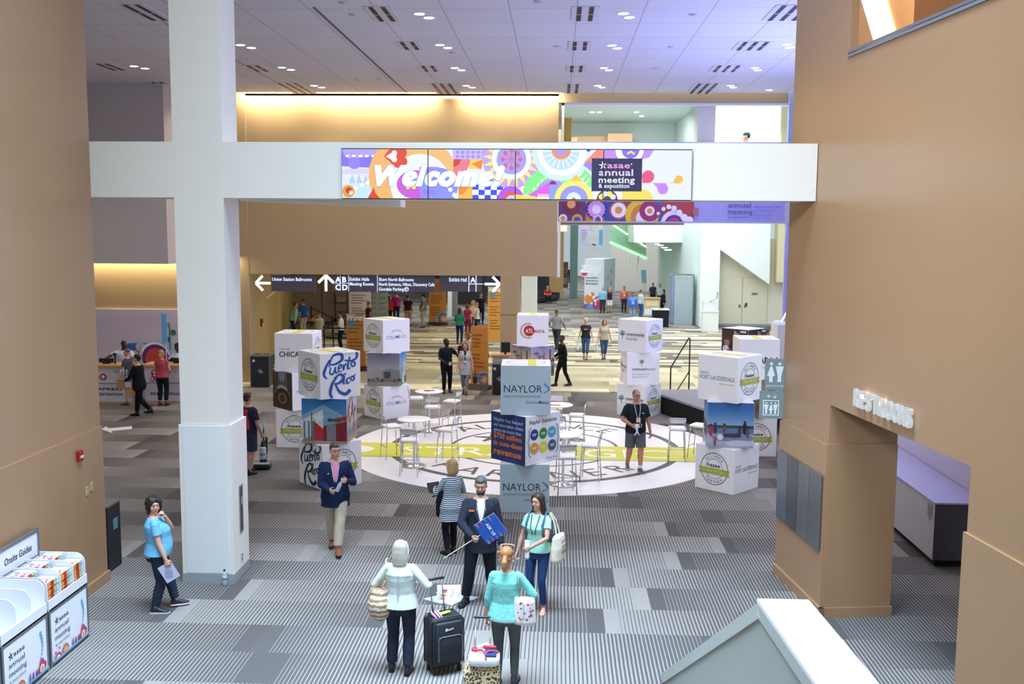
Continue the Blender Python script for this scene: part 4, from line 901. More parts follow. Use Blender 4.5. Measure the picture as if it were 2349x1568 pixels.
for j in range(16): an = R(j * 22.5); a.stroke([(1.25 + .14 * math.cos(an), .38 + .14 * math.sin(an)), (1.25 + .33 * math.cos(an), .38 + .33 * math.sin(an))], .03, '#f0b7ee', w1=.008)
for j in range(7): a.disc(3.28 + j * .17, .26 + .22 * math.sin(j * .75), .055 + .012 * j, '#f4eef8')
a.disc(4.52, .33, .13, '#b06a80'); a.clip = None
for t_, x, y, h, w, c in (('annual', 5.55, .46, .17, .74, '#4a4a8e'), ('meeting', 5.55, .25, .17, .80, '#4a4a8e'), ('& exposition', 5.55, .12, .075, .66, '#6a6ab0'), ('AUGUST 10-13, 2019', 6.40, .45, .075, .86, '#3a49d0'), ('COLUMBUS, OH', 6.40, .34, .07, .64, '#6f78e0'), ('GREATER COLUMBUS', 6.40, .20, .05, .56, '#6f78e0'), ('CONVENTION CENTER', 6.40, .11, .05, .60, '#6f78e0')): a.text(t_, x, y, h, c, w=w)
a.build('print', o)
# wall graphic behind the registration desks
a = Art((-20.2, 33.21, 0), (1, 0, 0), (0, 0, 1), eps=.002, clip=(0, 0, 9.4, 2.46)); mx = lambda px: A(px, 800, 33.2).x + 20.2; mz = lambda py: A(300, py, 33.2).z
a.rect(mx(284), mz(850), mx(406), mz(786), '#a9c4d8'); a.disc(mx(300), mz(798), .17, '#3a62ac'); a.rect(mx(300), mz(812), mx(318), mz(787), '#3a62ac'); a.rect(mx(300), mz(790), mx(343), mz(786), '#3f86ae'); a.disc(mx(322), mz(795), .16, '#c9bad6'); a.disc(mx(308), mz(812), .13, '#c9bad6')
a.disc(mx(354), mz(820), .55, '#f0eaf2'); a.disc(mx(356), mz(820), .47, '#5d2a78'); a.disc(mx(358), mz(822), .38, '#c0453c'); a.disc(mx(400), mz(830), .3, '#3d4a9c')
for j in range(5): a.disc(mx(323 - j % 2), mz(798 + j * 8), .05, '#a8b45c')
a.stroke([(mx(391), mz(800)), (mx(391), mz(745))], .03, '#2f6a5c'); a.disc(mx(388), mz(744), .08, '#8ea22e'); a.disc(mx(399), mz(761), .10, '#2f7464'); a.disc(mx(385), mz(777), .10, '#2f6a5c')
a.build('wall_graphic', None, label='colourful flower and circle graphic on the pale wall behind the registration desks', cat='wall graphic')
# wayfinding signs hanging under the gold header
def hang(px0, px1, py0, py1, label, draw):
    p, q = A(px0, py1, YB + .08), A(px1, py0, YB + .08); w, h = q.x - p.x, q.z - p.z
    o = thing('hanging_sign', label, 'sign', (p.x, YB + .08, p.z), 0, 'grey wayfinding signs under the gold header')
    if draw[0] is not None: box('panel', (draw[1] if len(draw) > 1 else 0, 0, 0), (w if len(draw) < 3 else draw[2], .10, h), mat('#57505a', .5), o)
    a = Art((0, -.004, 0), (1, 0, 0), (0, 0, 1), eps=.002); a.em = 1.3; draw[0](a, w, h); a.build('lit_lettering', o)
    for x in (w * .25, w * .75): MB().tube([(x, .05, h), (x, .05, max(h + .02, 3.70 - p.z))], .012, 6).build('hanger', mat('#4a4540'), o)
ARW = '#e8fbff'
def arrow(a, cx, cy, s_, ang):
    c_, s2 = math.cos(R(ang)), math.sin(R(ang)); f = lambda x, y: (cx + (x * c_ - y * s2) * s_, cy + (x * s2 + y * c_) * s_)
    a.stroke([f(-.5, 0), f(.46, 0)], s_ * .16, ARW); a.stroke([f(.02, .48), f(.48, 0)], s_ * .17, ARW); a.stroke([f(.02, -.48), f(.48, 0)], s_ * .17, ARW)
LT = '#cfdcff'
def s1(a, w, h): arrow(a, .24, h * .5, .52, 180); a.text('Union Station Ballrooms', .56, h * .66, h * .21, LT, w=w - .66, bold=.01)
def s2(a, w, h):
    k = w / 262.; u = lambda px: (px - 731) * k
    arrow(a, u(748), h * .5, .55, 90)
    for t_, x, y in (('A', 769, .56), ('B', 785, .56), ('C', 769, .10), ('D', 785, .10)): a.text(t_, u(x), h * y, h * .32, LT, bold=.03)
    a.rect(u(780), .04, u(781), h - .03, LT); a.rect(u(767), h * .48, u(798), h * .50, LT); a.rect(u(799), .02, u(800), h - .02, LT); a.rect(u(864), .0, u(865), h, LT)
    for t_, x, y, w_ in (('Exhibit Halls', 802, .66, 44), ('Meeting Rooms', 802, .38, 54), ('Short North Ballrooms', 868, .66, 78), ('North Entrance, Hilton, Discovery Cafe', 868, .38, 125), ('Goodale Parking', 868, .09, 56)): a.text(t_, u(x), h * y, h * .19, LT, w=w_ * k, bold=.012)
    a.ring(u(930), h * .18, h * .13, .02, LT); a.text('P', u(928), h * .11, h * .15, LT)
def s3(a, w, h):
    k = w / 134.; u = lambda px: (px - 1008) * k; a.text('Exhibit Hall', u(1030), h * .62, h * .23, LT, w=39 * k, bold=.01); a.rect(u(1073), 0, u(1074.6), h, LT); a.rect(u(1089), 0, u(1090.6), h, LT); a.rect(u(1074), h * .46, u(1106), h * .50, LT); a.text('A', u(1077), h * .58, h * .30, LT, bold=.03); arrow(a, u(1126), h * .48, .52, 0)
hang(588, 722, 632, 667, 'grey hanging sign with a left arrow to the Union Station Ballrooms', (s1, .52))
hang(731, 997, 632, 668, 'wide grey hanging sign with an up arrow, letters A B C D and parking', (s2, .50))
hang(1008, 1146, 632, 668, 'grey hanging sign reading Exhibit Hall A with a right arrow', (s3, 0, 1.42))

# ------------------------------------------------------------------ stacked partner cubes
CS = .92
def seal(a, x, y, r, light=False):
    k = '#4a4b48'; a.ring(x, y, r, r * .045, k); a.ring(x, y, r * .63, r * .03, '#6a6b68', n=32)
    a.arc('ALLIANCE', x, y, r * .80, r * .17, k, 90, 105); a.arc('PARTNER', x, y, r * .80, r * .17, k, -90, 95, top=False)
    a.text('asae', x - r * .30, y + r * .12, r * .22, '#2f302e', w=r * .74, bold=.02); star(a, x - r * .43, y + r * .22, r * .12, '#2f302e')
    g = '#a9ad33'; a.poly([(x - r * 1.12, y - r * .32), (x - r * 1.02, y - r * .16), (x - r * 1.12, y + r * .04), (x + r * 1.12, y + r * .04), (x + r * 1.02, y - r * .14), (x + r * 1.12, y - r * .32)], g)
    a.text('STRATEGIC', x, y - r * .24, r * .20, '#dfe0a8', w=r * 1.6, align='c')
def f_seal(a): seal(a, 0, 0, .33)
def f_seal_small(a): seal(a, 0, .0, .31)
def f_top(a): a.ring(0, 0, .36, .012, '#7a7a76'); a.rect(-.09, -.36, .09, .36, '#dfd84a'); a.text('asae', -.30, -.05, .07, '#8a8a86', w=.18)
def f_chicago(a): a.text('CHOOSE', -.35, .06, .045, '#5a7ea6', w=.26); a.text('CHICAGO', -.35, -.10, .125, '#26303e', w=.72, bold=.018)
def f_pr(a, c='#2a55a4'):
    G_ = 1.14
    def cat(pts, n=7):
        out = []
        for i in range(len(pts) - 1):
            p0_, p1_, p2_, p3_ = [V((*pts[min(max(j, 0), len(pts) - 1)], 0)) for j in (i - 1, i, i + 1, i + 2)]
            for t in range(n): u = t / n; out.append(tuple((.5 * (2 * p1_ + (p2_ - p0_) * u + (2 * p0_ - 5 * p1_ + 4 * p2_ - p3_) * u * u + (3 * p1_ - p0_ - 3 * p2_ + p3_) * u ** 3))[:2]))
        return out + [pts[-1]]
    def sw(pts, w0, w1, w2):
        q = [(x_ * G_ - .01, y_ * G_ + .02) for x_, y_ in cat(pts)]; w0, w1, w2 = w0 * 1.25, w1 * 1.35, w2 * 1.25; n = len(q); a.stroke(q, [w0 + (w1 - w0) * (i / (n / 2)) if i < n / 2 else w1 + (w2 - w1) * ((i - n / 2) / (n / 2)) for i in range(n)], c)
    # P, its bowl, then u e r t o ; R, its leg, then i c o
    sw([(-.22, .14), (-.14, .33), (.02, .355), (.04, .26), (-.08, .19), (-.20, .185)], .02, .055, .02)
    sw([(-.20, .27), (-.28, .14), (-.32, .02), (-.26, -.06)], .03, .05, .02)
    sw([(-.18, .14), (-.20, .04), (-.14, .02), (-.09, .14)], .02, .03, .02); sw([(-.09, .14), (-.09, .04), (-.04, .04)], .03, .03, .02)
    sw([(-.03, .09), (.03, .13), (.02, .17), (-.03, .13), (-.02, .05), (.04, .06)], .015, .03, .015)
    sw([(.07, .17), (.07, .07), (.09, .15), (.13, .18)], .03, .025, .03); sw([(.20, .30), (.16, .16), (.16, .09), (.21, .10)], .03, .035, .015); sw([(.09, .245), (.22, .225), (.32, .26), (.35, .33), (.32, .36)], .02, .035, .05)
    a.ring(.292, .208, .064, .034, c, n=24)
    sw([(-.12, -.06), (.0, -.0), (.07, -.06), (-.02, -.15), (-.12, -.16)], .02, .05, .02)
    sw([(-.06, -.03), (-.16, -.16), (-.20, -.32), (-.16, -.40)], .03, .05, .03); sw([(-.10, -.16), (-.02, -.30), (.10, -.36), (.20, -.29)], .02, .05, .06)
    sw([(.08, -.06), (.06, -.16), (.10, -.17)], .03, .03, .015); a.disc(.104, .02, .022, c); sw([(.19, -.07), (.13, -.10), (.14, -.17), (.19, -.15)], .02, .03, .015); a.ring(.27, -.083, .058, .031, c, n=24); sw([(.27, -.05), (.31, -.02)], .02, .02, .01)
    a.text('DISCOVER', .06, .405, .032, '#8aa4b8', w=.24)
def f_columbus(a): a.text('COLUMB', -.35, -.07, .095, '#3a5ea8', w=.48, bold=.004); a.text('US', .155, -.07, .095, '#d98a5c', w=.175, bold=.004); a.ring(0, -.08, .30, .008, '#c07a6a', ry=.22, a0=35, a1=145); a.arc('EXPERIENCE', 0, -.10, .27, .035, '#6a7a9c', 90, 70)
def f_atl(a): a.disc(-.10, .0, .16, '#b02a2a'); a.ring(-.13, .0, .23, .018, '#b8453c', a0=60, a1=300); a.ring(-.12, .0, .20, .012, '#b8453c', a0=80, a1=290); a.text('ATL', -.20, -.06, .12, '#f4ecec', w=.22, bold=.02); a.text('ANTA', .05, -.06, .095, '#b02a2a', w=.31, bold=.02)
def f_naylor(a): a.rect(-.455, -.455, .455, .455, '#b9cad6'); a.text('NAYLOR', -.40, -.04, .14, '#26374e', w=.70, bold=.0); [a.stroke([(.34 + i * .03, .13 - i * .035), (.43 - i * .0, .05 - i * .02)], .02, '#4a86c8') for i in range(3)]; a.stroke([(.33, -.05), (.44, .02), (.33, .13)], .018, '#4a86c8'); a.text('ASSOCIATION SOLUTIONS', -.40, -.13, .04, '#64798c', w=.68); a.text('{Achieve', .00, -.24, .05, '#6c8094', w=.22); a.text('More.}', .24, -.24, .05, '#26374e', w=.18, bold=.02)
def f_naylor_txt(a):
    a.rect(-.455, -.455, .455, .455, '#2c3f72')
    for t_, y, h, c, w in (('Naylor has helped', .29, .065, '#c9d2e6', .76), ('our association clients', .19, .065, '#c9d2e6', .78), ('generate more than', .09, .065, '#c9d2e6', .74), ('$750 million', -.03, .095, '#e8803c', .74), ('in non-dues', -.17, .095, '#e8803c', .76), ('revenue', -.34, .12, '#e8803c', .74)): a.text(t_, -.38, y, h, c, w=w, bold=.01 if c == '#c9d2e6' else .04)
def f_naylor_sol(a):
    a.text('Naylor Solutions', 0, .30, .075, '#2c4068', w=.72, align='c', bold=.02)
    for i, c in enumerate(('#2a3f86', '#2f8a4a', '#4aa4e0', '#dd9a3c', '#e2d23c', '#4a5a78')):
        x, y = (i % 3 - 1) * .235, (.10 if i < 3 else -.15); a.disc(x, y, .105, c); a.rect(x - .06, y + .005, x + .06, y + .018, '#e9eef4'); a.rect(x - .05, y - .02, x + .05, y - .008, '#e9eef4')
    for sx in (-1, 1): a.stroke([(sx * .33, .24), (sx * .38, .20), (sx * .38, .02), (sx * .42, -.02), (sx * .38, -.06), (sx * .38, -.26), (sx * .33, -.30)], .016, '#4a5a78')
    a.text('{Achieve More.}', .40, -.40, .045, '#6c7c94', w=.34, align='r')
def tree(a, x, y, s_):
    a.stroke([(x, y - s_), (x, y + s_ * .1)], s_ * .14, '#2f4858')
    for i in range(12): an = R(-20 + i * 20); r_ = s_ * (.65 if i % 2 else .45); a.stroke([(x, y - s_ * .1), (x + r_ * math.cos(an), y + s_ * .2 + r_ * math.sin(an))], s_ * .05, '#2f4858'); a.disc(x + r_ * math.cos(an), y + s_ * .2 + r_ * math.sin(an), s_ * .10, '#3f8a9c' if i % 3 else '#2f4858', n=10)
def f_cb(a): tree(a, -.31, .02, .13); a.text('community', -.17, .01, .085, '#3a3e46', w=.58, bold=.015); a.text('brands', -.17, -.12, .08, '#6c7078', w=.34)
def f_cb2(a): tree(a, -.05, .18, .10); a.text('community', -.32, -.03, .07, '#3a3e46', w=.40, bold=.015); a.text('brands', .09, -.03, .07, '#7a7e86', w=.25); a.text('Because powerful work', -.32, -.16, .04, '#7a98b0', w=.50); a.text('needs powerful tech', -.32, -.24, .04, '#7a98b0', w=.44)
def f_fl(a): a.text('GREATER', -.40, .08, .04, '#4a5478', w=.20); a.text('FORT LAUDERDALE', -.40, -.03, .085, '#5c6480', w=.80); a.text('meet sunny', .05, -.11, .045, '#dfa85c', w=.34)
def f_can(a):
    a.text('CANADA', -.30, -.10, .14, '#1f1c1c', w=.62, bold=.03); x, y = .40, -.03; a.stroke([(x, y - .07), (x, y)], .012, '#c0282c')
    a.poly([(x, y + .09), (x - .025, y + .04), (x - .05, y + .05), (x - .045, y + .0), (x - .08, y + .025), (x - .09, y), (x - .045, y - .04), (x + .045, y - .04), (x + .09, y), (x + .08, y + .025), (x + .045, y + .0), (x + .05, y + .05), (x + .025, y + .04)], '#c0282c'); a.text('BUSINESS EVENTS', -.30, -.22, .045, '#b8404a', w=.74)
def f_mer(a): a.text('MERCHANDISE', -.34, -.03, .05, '#4a4a4a', w=.5)
def photo(kind):
    def f(a):
        rr = random.Random(kind); e = .456
        def sky(cs):
            m_ = 28; cc = [[int(c[j:j + 2], 16) for j in (1, 3, 5)] for c in cs]
            for i in range(m_):
                t = i / (m_ - 1) * (len(cs) - 1); k_ = min(int(t), len(cs) - 2); t -= k_
                a.rect(-e, e - (i + 1) * 2 * e / m_, e, e - i * 2 * e / m_, '#%02x%02x%02x' % tuple(int(p_ + (q_ - p_) * t) for p_, q_ in zip(cc[k_], cc[k_ + 1]))); a.k -= 1
            a.k += 1
        if kind == 'pr':
            sky(['#2f74b4', '#3f86c4', '#5a9ad0', '#79aeda', '#c9d6e0', '#b9653c']); a.poly([(-e, .10), (-.02, .34), (.46, .08), (.46, .0), (-.02, .24), (-e, .02)], '#8fb4cc'); a.poly([(-e, .02), (-.02, .24), (-.02, -.20), (-e, -.38)], '#dfe6ea')
            a.poly([(-.02, .24), (.46, .0), (.46, -.38), (-.02, -.38)], '#7fb0d4'); a.poly([(-.02, -.10), (.46, .0), (.46, -.40), (-.02, -.40)], '#8c2430'); a.poly([(-.22, .02), (-.02, -.16), (-.02, -.38), (-.22, -.38)], '#c0363c'); a.rect(.05, -.40, .24, -.06, '#8a8890')
            for i in range(5): an = R(90 + i * 72); a.poly([(-.10 + .13 * math.cos(an), .06 + .13 * math.sin(an)), (-.10 + .05 * math.cos(an + .63), .06 + .05 * math.sin(an + .63)), (-.10, .06), (-.10 + .05 * math.cos(an - .63), .06 + .05 * math.sin(an - .63))], '#eef6fa')
            for x in (-.42, -.33, -.24): a.rect(x, -.36, x + .035, .0, '#6f8296')
            a.rect(-.26, -.40, -.245, .18, '#2d3238'); a.poly([(.18, .05), (.46, .12), (.46, .02), (.2, .0)], '#b8323c'); a.disc(.13, .03, .06, '#3a4a2c', ry=.03); a.disc(.28, .02, .07, '#4a5a34', ry=.03); a.rect(-e, -e, e, -.40, '#a8988a'); a.ring(.22, .30, .20, .006, '#9cc4e4', ry=.10)
        elif kind == 'col':
            sky(['#6e7080', '#7c7d8b', '#8e8e98', '#a0a0a6', '#b4b1b2', '#8d8988', '#6d6a69']); a.poly([(-e, .02), (-.05, -.06), (-.05, -.30), (-e, -.30)], '#b3b0ad'); a.poly([(-.05, -.04), (.18, .03), (.46, -.02), (.46, -.30), (-.05, -.30)], '#7a8084'); a.rect(.02, -.24, .2, -.06, '#3f4a50')
            for i in range(9): a.rect(-.44 + i * .045, -.28, -.425 + i * .045, -.02, '#8a8784')
            for i in range(8): a.disc(-.4 + i * .12, -.30 + .02 * (i % 3), .05, rr.choice(['#4a4642', '#8a6a5a', '#5c5854']), ry=.04)
            a.rect(-e, -e, e, -.34, '#8b8885')
        elif kind == 'col_side': sky(['#4a86c4', '#6aa0d0', '#9ab8ce', '#8a9a6a', '#4f6a34', '#5a7a3a']); a.poly([(-.4, .3), (-.15, .12), (-.1, -.3), (-.4, -.3)], '#8a9aa8'); a.poly([(.05, .22), (.3, .1), (.36, -.25), (.1, -.25)], '#c2ccd2'); a.poly([(-.05, -.1), (.02, -.1), (.14, -.42), (-.14, -.42)], '#dfe4e6')
        elif kind in ('atl', 'atl2'):
            sky(['#8a8898', '#a8a0a0', '#c4b098', '#d2b890', '#a89a94', '#5c5a5c', '#4a4e42', '#5a6444'] if kind == 'atl' else ['#8c90b4', '#9c98b4', '#b4a0a8', '#c4a898', '#8c8898', '#5a5866', '#4c5240', '#66744a'])
            for i in range(18): x = -.44 + i * .05; h = rr.uniform(.02, .12); a.rect(x, -.02, x + .035, -.02 + h, '#3a3a44')
            a.rect(.02, .0, .045, .26, '#33333c'); a.rect(.26, .0, .30, .34, '#33333c'); a.rect(-.16, .0, -.13, .18, '#3c3a42'); a.disc(-.26, .26, .10, '#5c5a66', ry=.035); a.disc(-.12, .16, .12, '#6a6672', ry=.03); a.poly([(-.3, -e), (.1, -.1), (.16, -.1), (.1, -e)], '#8a8c90')
        elif kind == 'chi': sky(['#5c4c40', '#6a584a', '#5a4a3e', '#4c3d33', '#3c2f28']); a.poly([(-.20, .456), (.18, .456), (.08, .20), (-.10, .20)], '#8aa0b2'); a.rect(-.05, -.02, .05, .25, '#54626e'); a.disc(0, -.10, .34, '#98a8b4', ry=.22, a0=0, a1=180); a.disc(0, -.12, .36, '#9a6a4a', ry=.16, a0=0, a1=180); a.disc(0, -.18, .34, '#3a2820', ry=.22); a.disc(0, -.2, .22, '#8a5a44', ry=.14); a.disc(0, -.2, .12, '#43302c', ry=.09); [a.rect(x, -.05, x + .04, .4, '#43372e') for x in (-.42, -.3, .26, .38)]
        elif kind == 'pr_side': sky(['#a09ca4', '#b8b4bc', '#8a8690', '#a49a98', '#77707a', '#a8906c']); [a.poly([(x, y), (x + .12, y + .06), (x + .10, y - .16), (x - .02, y - .2)], rr.choice(['#6a5a6a', '#d4d0d8', '#b05a5a', '#d0b48a'])) for x, y in [(rr.uniform(-.4, .3), rr.uniform(-.2, .4)) for _ in range(14)]]
        elif kind == 'beach':
            sky(['#3462a4', '#3d6fb0', '#4f80bc', '#6f96c6', '#8ea8cc', '#6a84a4', '#aab4cc', '#b4b8cc', '#a4a6be']); a.rect(-e, -.06, e, .0, '#3a4a4c'); a.rect(-e, -.16, e, -.06, '#5a7f9c'); a.disc(.05, -.25, .42, '#8688a4', ry=.08); a.disc(.2, -.36, .3, '#c2c4d8', ry=.06)
            for x, y, s2_, c in ((-.38, -.12, 1, '#b83a40'), (-.30, -.08, .9, '#2f3a58'), (-.12, -.08, .8, '#7c4a4a'), (.28, -.06, 1.1, '#262a34'), (.18, -.14, .9, '#4c3a44'), (.34, -.14, .9, '#5c5a6c')): a.disc(x, y, .04 * s2_, c, ry=.11 * s2_); a.disc(x, y + .12 * s2_, .025, '#3c2f2c')
            for x in (-.05, .05, .12): a.disc(x, -.20, .09, '#3a3f58', ry=.04)
            a.disc(-.2, -.24, .06, '#dfe2ec'); a.disc(-.30, -.34, .02, '#8a4a48', ry=.09)
        elif kind == 'crowd': sky(['#3a2e30', '#4a3a3a', '#3c3032', '#2c2628']); [(a.disc(x, y, .07, rr.choice(['#c08a78', '#a87464', '#8a5c50']), ry=.09), a.disc(x, y - .18, .11, rr.choice(['#1f1f26', '#2a2a30', '#5a3a3a', '#dcd8d8']), ry=.10)) for x, y in [(rr.uniform(-.36, .36), rr.uniform(-.25, .36)) for _ in range(11)]]; a.poly([(-.02, .4), (.05, .4), (.12, .0), (.02, .0)], '#d09c88'); a.disc(.12, -.36, .12, '#c8b45c', ry=.09); a.rect(.2, .36, .4, .42, '#dfe0e0')
        elif kind == 'rock': sky(['#8a6a54', '#a4866c', '#7c6450', '#5c4a3e', '#8c7660']); [a.disc(rr.uniform(-.35, .35), rr.uniform(-.3, .3), .1, rr.choice(['#b89a7c', '#5a4638', '#96785c'])) for _ in range(12)]
    return f
BOXM = mat('#f0eef0', .5, vary=.01)
def cube(x, y, lvl, rot, faces, label, group='printed cubes stacked in towers', top=False, s_=CS):
    o = thing('display_cube', label, 'cube', (x, y, lvl * CS), R(rot), group)
    MB().box((0, 0, CS / 2), (s_, s_, CS - .004), bev=.008).build('box', BOXM, o)
    e = s_ / 2 + .0008; D = {'f': ((0, -e, CS / 2), (1, 0, 0)), 'r': ((e, 0, CS / 2), (0, 1, 0)), 'l': ((-e, 0, CS / 2), (0, -1, 0)), 'b': ((0, e, CS / 2), (-1, 0, 0))}
    for k, fn in faces.items():
        if k == 't': a = Art((0, 0, CS + .0), (1, 0, 0), (0, 1, 0), eps=.001)
        else: c, r_ = D[k]; a = Art(c, r_, (0, 0, 1), eps=.0008)
        fn(a); a.build('face_print', o)
    return o
# rot 45: left visible face = 'f' turned ; face normals: f=(sin,-cos) of rot
def tower(x, y, rots, fs, labels):
    for l, (r_, f, lb) in enumerate(zip(rots, fs, labels)): cube(x, y, l, r_, f, lb)
NM = 'of its stack'
# with rot a in 0..90: face f looks to the lower right, face l (normal -x) turns to lower left... chosen so that l is the left and f the right visible face
tower(-4.63, 19.97, (44.4, -1, 42), ({'l': lambda a: f_pr(a, '#26344e'), 'f': f_seal}, {'f': photo('pr'), 'r': photo('pr_side')}, {'l': f_seal, 'f': f_pr, 't': f_top}),
      ('white Puerto Rico cube with dark blue script, bottommost behind the man in the navy blazer', 'photo cube with a blue facade and star, between the two Puerto Rico cubes', 'white cube with blue Puerto Rico script and green ribbon seal, topmost of its stack'))
tower(-6.22, 23.65, (0, 45, 0), ({'f': f_seal, 'r': f_chicago}, {'l': photo('chi'), 'f': f_mer}, {'f': f_chicago, 'r': f_seal, 't': f_top}),
      ('white cube with round alliance seal at the foot of the Chicago stack', 'photo cube with a mirrored bean sculpture in the middle of the Chicago stack', 'white Choose Chicago cube on top of the leftmost stack'))
tower(-4.74, 27.5, (45, -2, 46), ({'l': f_seal, 'f': f_columbus}, {'f': photo('col'), 'r': photo('col_side')}, {'l': f_seal, 'f': f_columbus, 't': f_top}),
      ('white Columbus cube resting on the carpet behind the bar table', 'photo cube of a grey convention hall between the two Columbus cubes', 'white Experience Columbus cube on top of its stack'))
tower(-.70, 29.5, (0, 43, 0), ({'f': f_atl}, {'l': photo('atl'), 'f': photo('atl2')}, {'f': f_atl, 't': f_top}),
      ('white Atlanta cube on the floor, almost hidden behind the light blue tower', 'photo cube with a dusk city skyline under the Atlanta cube', 'white cube with the red Atlanta logo on top of its stack'))
tower(-.56, 18.5, (1, 47, 1.5), ({'f': f_naylor}, {'l': f_naylor_txt, 'f': f_naylor_sol}, {'f': f_naylor, 't': lambda a: (a.ring(0, 0, .36, .01, '#4a4a4a', ry=.30), a.rect(.04, -.40, .19, .40, '#dfd84a'))}),
      ('light blue Naylor cube on the carpet behind the man in the dark suit', 'dark blue cube with orange 750 million text, middle of the centre stack', 'light blue Naylor cube on top of the centre stack'))
tower(2.39, 28.3, (56, 8, 55), ({'l': f_cb, 'f': f_seal}, {'f': f_cb2, 'l': f_cb}, {'l': f_cb, 'f': f_seal, 't': f_top}),
      ('white community brands cube on the carpet behind the man in the black polo', 'white cube with centred community brands print, middle of its stack', 'white community brands cube on top of its stack'))
tower(3.53, 20.2, (47, -4.5, 48), ({'l': f_seal, 'f': f_fl}, {'f': photo('beach'), 'l': photo('beach')}, {'l': f_fl, 'f': f_seal, 't': f_top}),
      ('white cube with seal and Fort Lauderdale print, lowest of the right front stack', 'photo cube of people under a blue sky in the Fort Lauderdale stack', 'white Greater Fort Lauderdale cube on top of its stack'))
tower(4.70, 23.55, (0, 45, 0), ({'f': f_seal}, {'l': photo('rock'), 'f': photo('rock')}, {'f': f_can, 't': f_top}),
      ('white cube with alliance seal behind the Fort Lauderdale stack, on the floor', 'photo cube with brown rocks, middle of the Canada stack', 'white Canada cube with red maple leaf beside the restroom sign'))
for l_, (r_, f_, lb_) in enumerate(((45, {'l': f_seal, 'f': f_seal}, 'white cube standing on the dark skirted stage under the crowd photo cube'), (45, {'l': photo('crowd'), 'f': photo('crowd')}, 'photo cube with a crowd of people, left of the Canada cube'))):
    cube(5.55, 29.6, 0, r_, f_, lb_).location.z = .563 + l_ * CS

# ------------------------------------------------------------------ round floor graphic
FC = V((-.50, 23.72, 0)); FR = 4.50
o = thing('floor_graphic', 'huge white round floor graphic with a lime band and dark lettering', 'floor graphic', tuple(FC))
MB().lathe((0, 0, 0), [(FR, 0), (FR, .006), (.001, .0061)], 96).build('vinyl_disc', mat('#e9e6e4', .45, vary=.02), o)
a = Art((0, 0, .0065), (1, 0, 0), (0, 1, 0), eps=.0006); DK = '#4a4a46'
a.ring(0, 0, 3.52, .17, DK, n=96); a.ring(0, 0, 2.05, .08, DK, n=72)
a.arc('ALLIANCE', 0, -.0, 2.80, .62, DK, 90, 95, bold=.0); a.arc('PARTNER', 0, .0, 2.80, .62, DK, -90, 100, top=False)
a.text('asae', -.5, .72, .62, DK, w=1.75, bold=.03); star(a, -1.05, 1.0, .5, DK)
a.poly([(-4.22, -1.42), (4.22, -1.42), (4.22, -1.30), (4.38, .22), (-4.38, .22)], '#cfcb4a') if False else a.poly([(-4.30, -1.32), (4.20, -1.32), (4.45, .16), (-4.45, .16)], '#cdca3e')
a.disc(-4.35, -.58, .55, '#e9e6e4', ry=.40); a.disc(4.33, -.58, .55, '#e9e6e4', ry=.40)
a.text('STRATEGIC', 0, -1.05, .86, '#f0eed8', w=6.3, align='c'); a.build('print', o)

# ------------------------------------------------------------------ bar tables and stools
TW = mat('#f3f1f1', .35, vary=.01); CM = chrome()
def bar_table(p, label):
    o = thing('bar_table', label, 'table', (p[0], p[1], 0.009), 0, 'white round bar tables')
    MB().lathe((0, 0, 1.03), [(.33, 0), (.365, .012), (.37, .026), (.36, .032), (.001, .033)], 40).build('table_top', TW, o, True)
    MB().lathe((0, 0, 0), [(.035, .03), (.03, .08), (.028, 1.0), (.05, 1.02), (.16, 1.03)], 20).build('pole', CM, o, True)
    MB().lathe((0, 0, 0), [(.27, 0), (.27, .012), (.20, .030), (.06, .05), (.035, .08)], 32).build('base', CM, o, True)
    return o
tb = [((-3.12, 21.55), 'white bar table with chrome base at the left front of the floor graphic'), ((-3.28, 25.4), 'white bar table with a paper on top beside the Columbus cubes'), ((.05, 23.65), 'white bar table behind the centre cube stack, farther one'), ((.17, 20.14), 'white bar table just right of the dark blue cube')]
for p, l in tb: bar_table(p, l)
def pkt(name, loc, rz, label, cat_, c, w=.2, h=.14):
    o = thing(name, label, cat_, loc, R(rz)); box('sheet', (-w / 2, -h / 2, 0), (w / 2, h / 2, .006), mat(c, .6), o); return o
o = pkt('leaflet', (-3.28, 25.42, 1.072), 20, 'dark printed leaflet lying on the far left bar table', 'leaflet', '#8a7f74', .26, .2); a = Art((0, 0, .007), (1, 0, 0), (0, 1, 0)); a.rect(-.1, -.07, .02, .07, '#4a443e'); a.rect(.03, -.05, .1, .05, '#c9bfae'); a.build('print', o)
pkt('leaflet', (.0, 23.52, 1.072), -10, 'red leaflet lying on the bar table behind the centre stack', 'leaflet', '#c8452c', .24, .1)
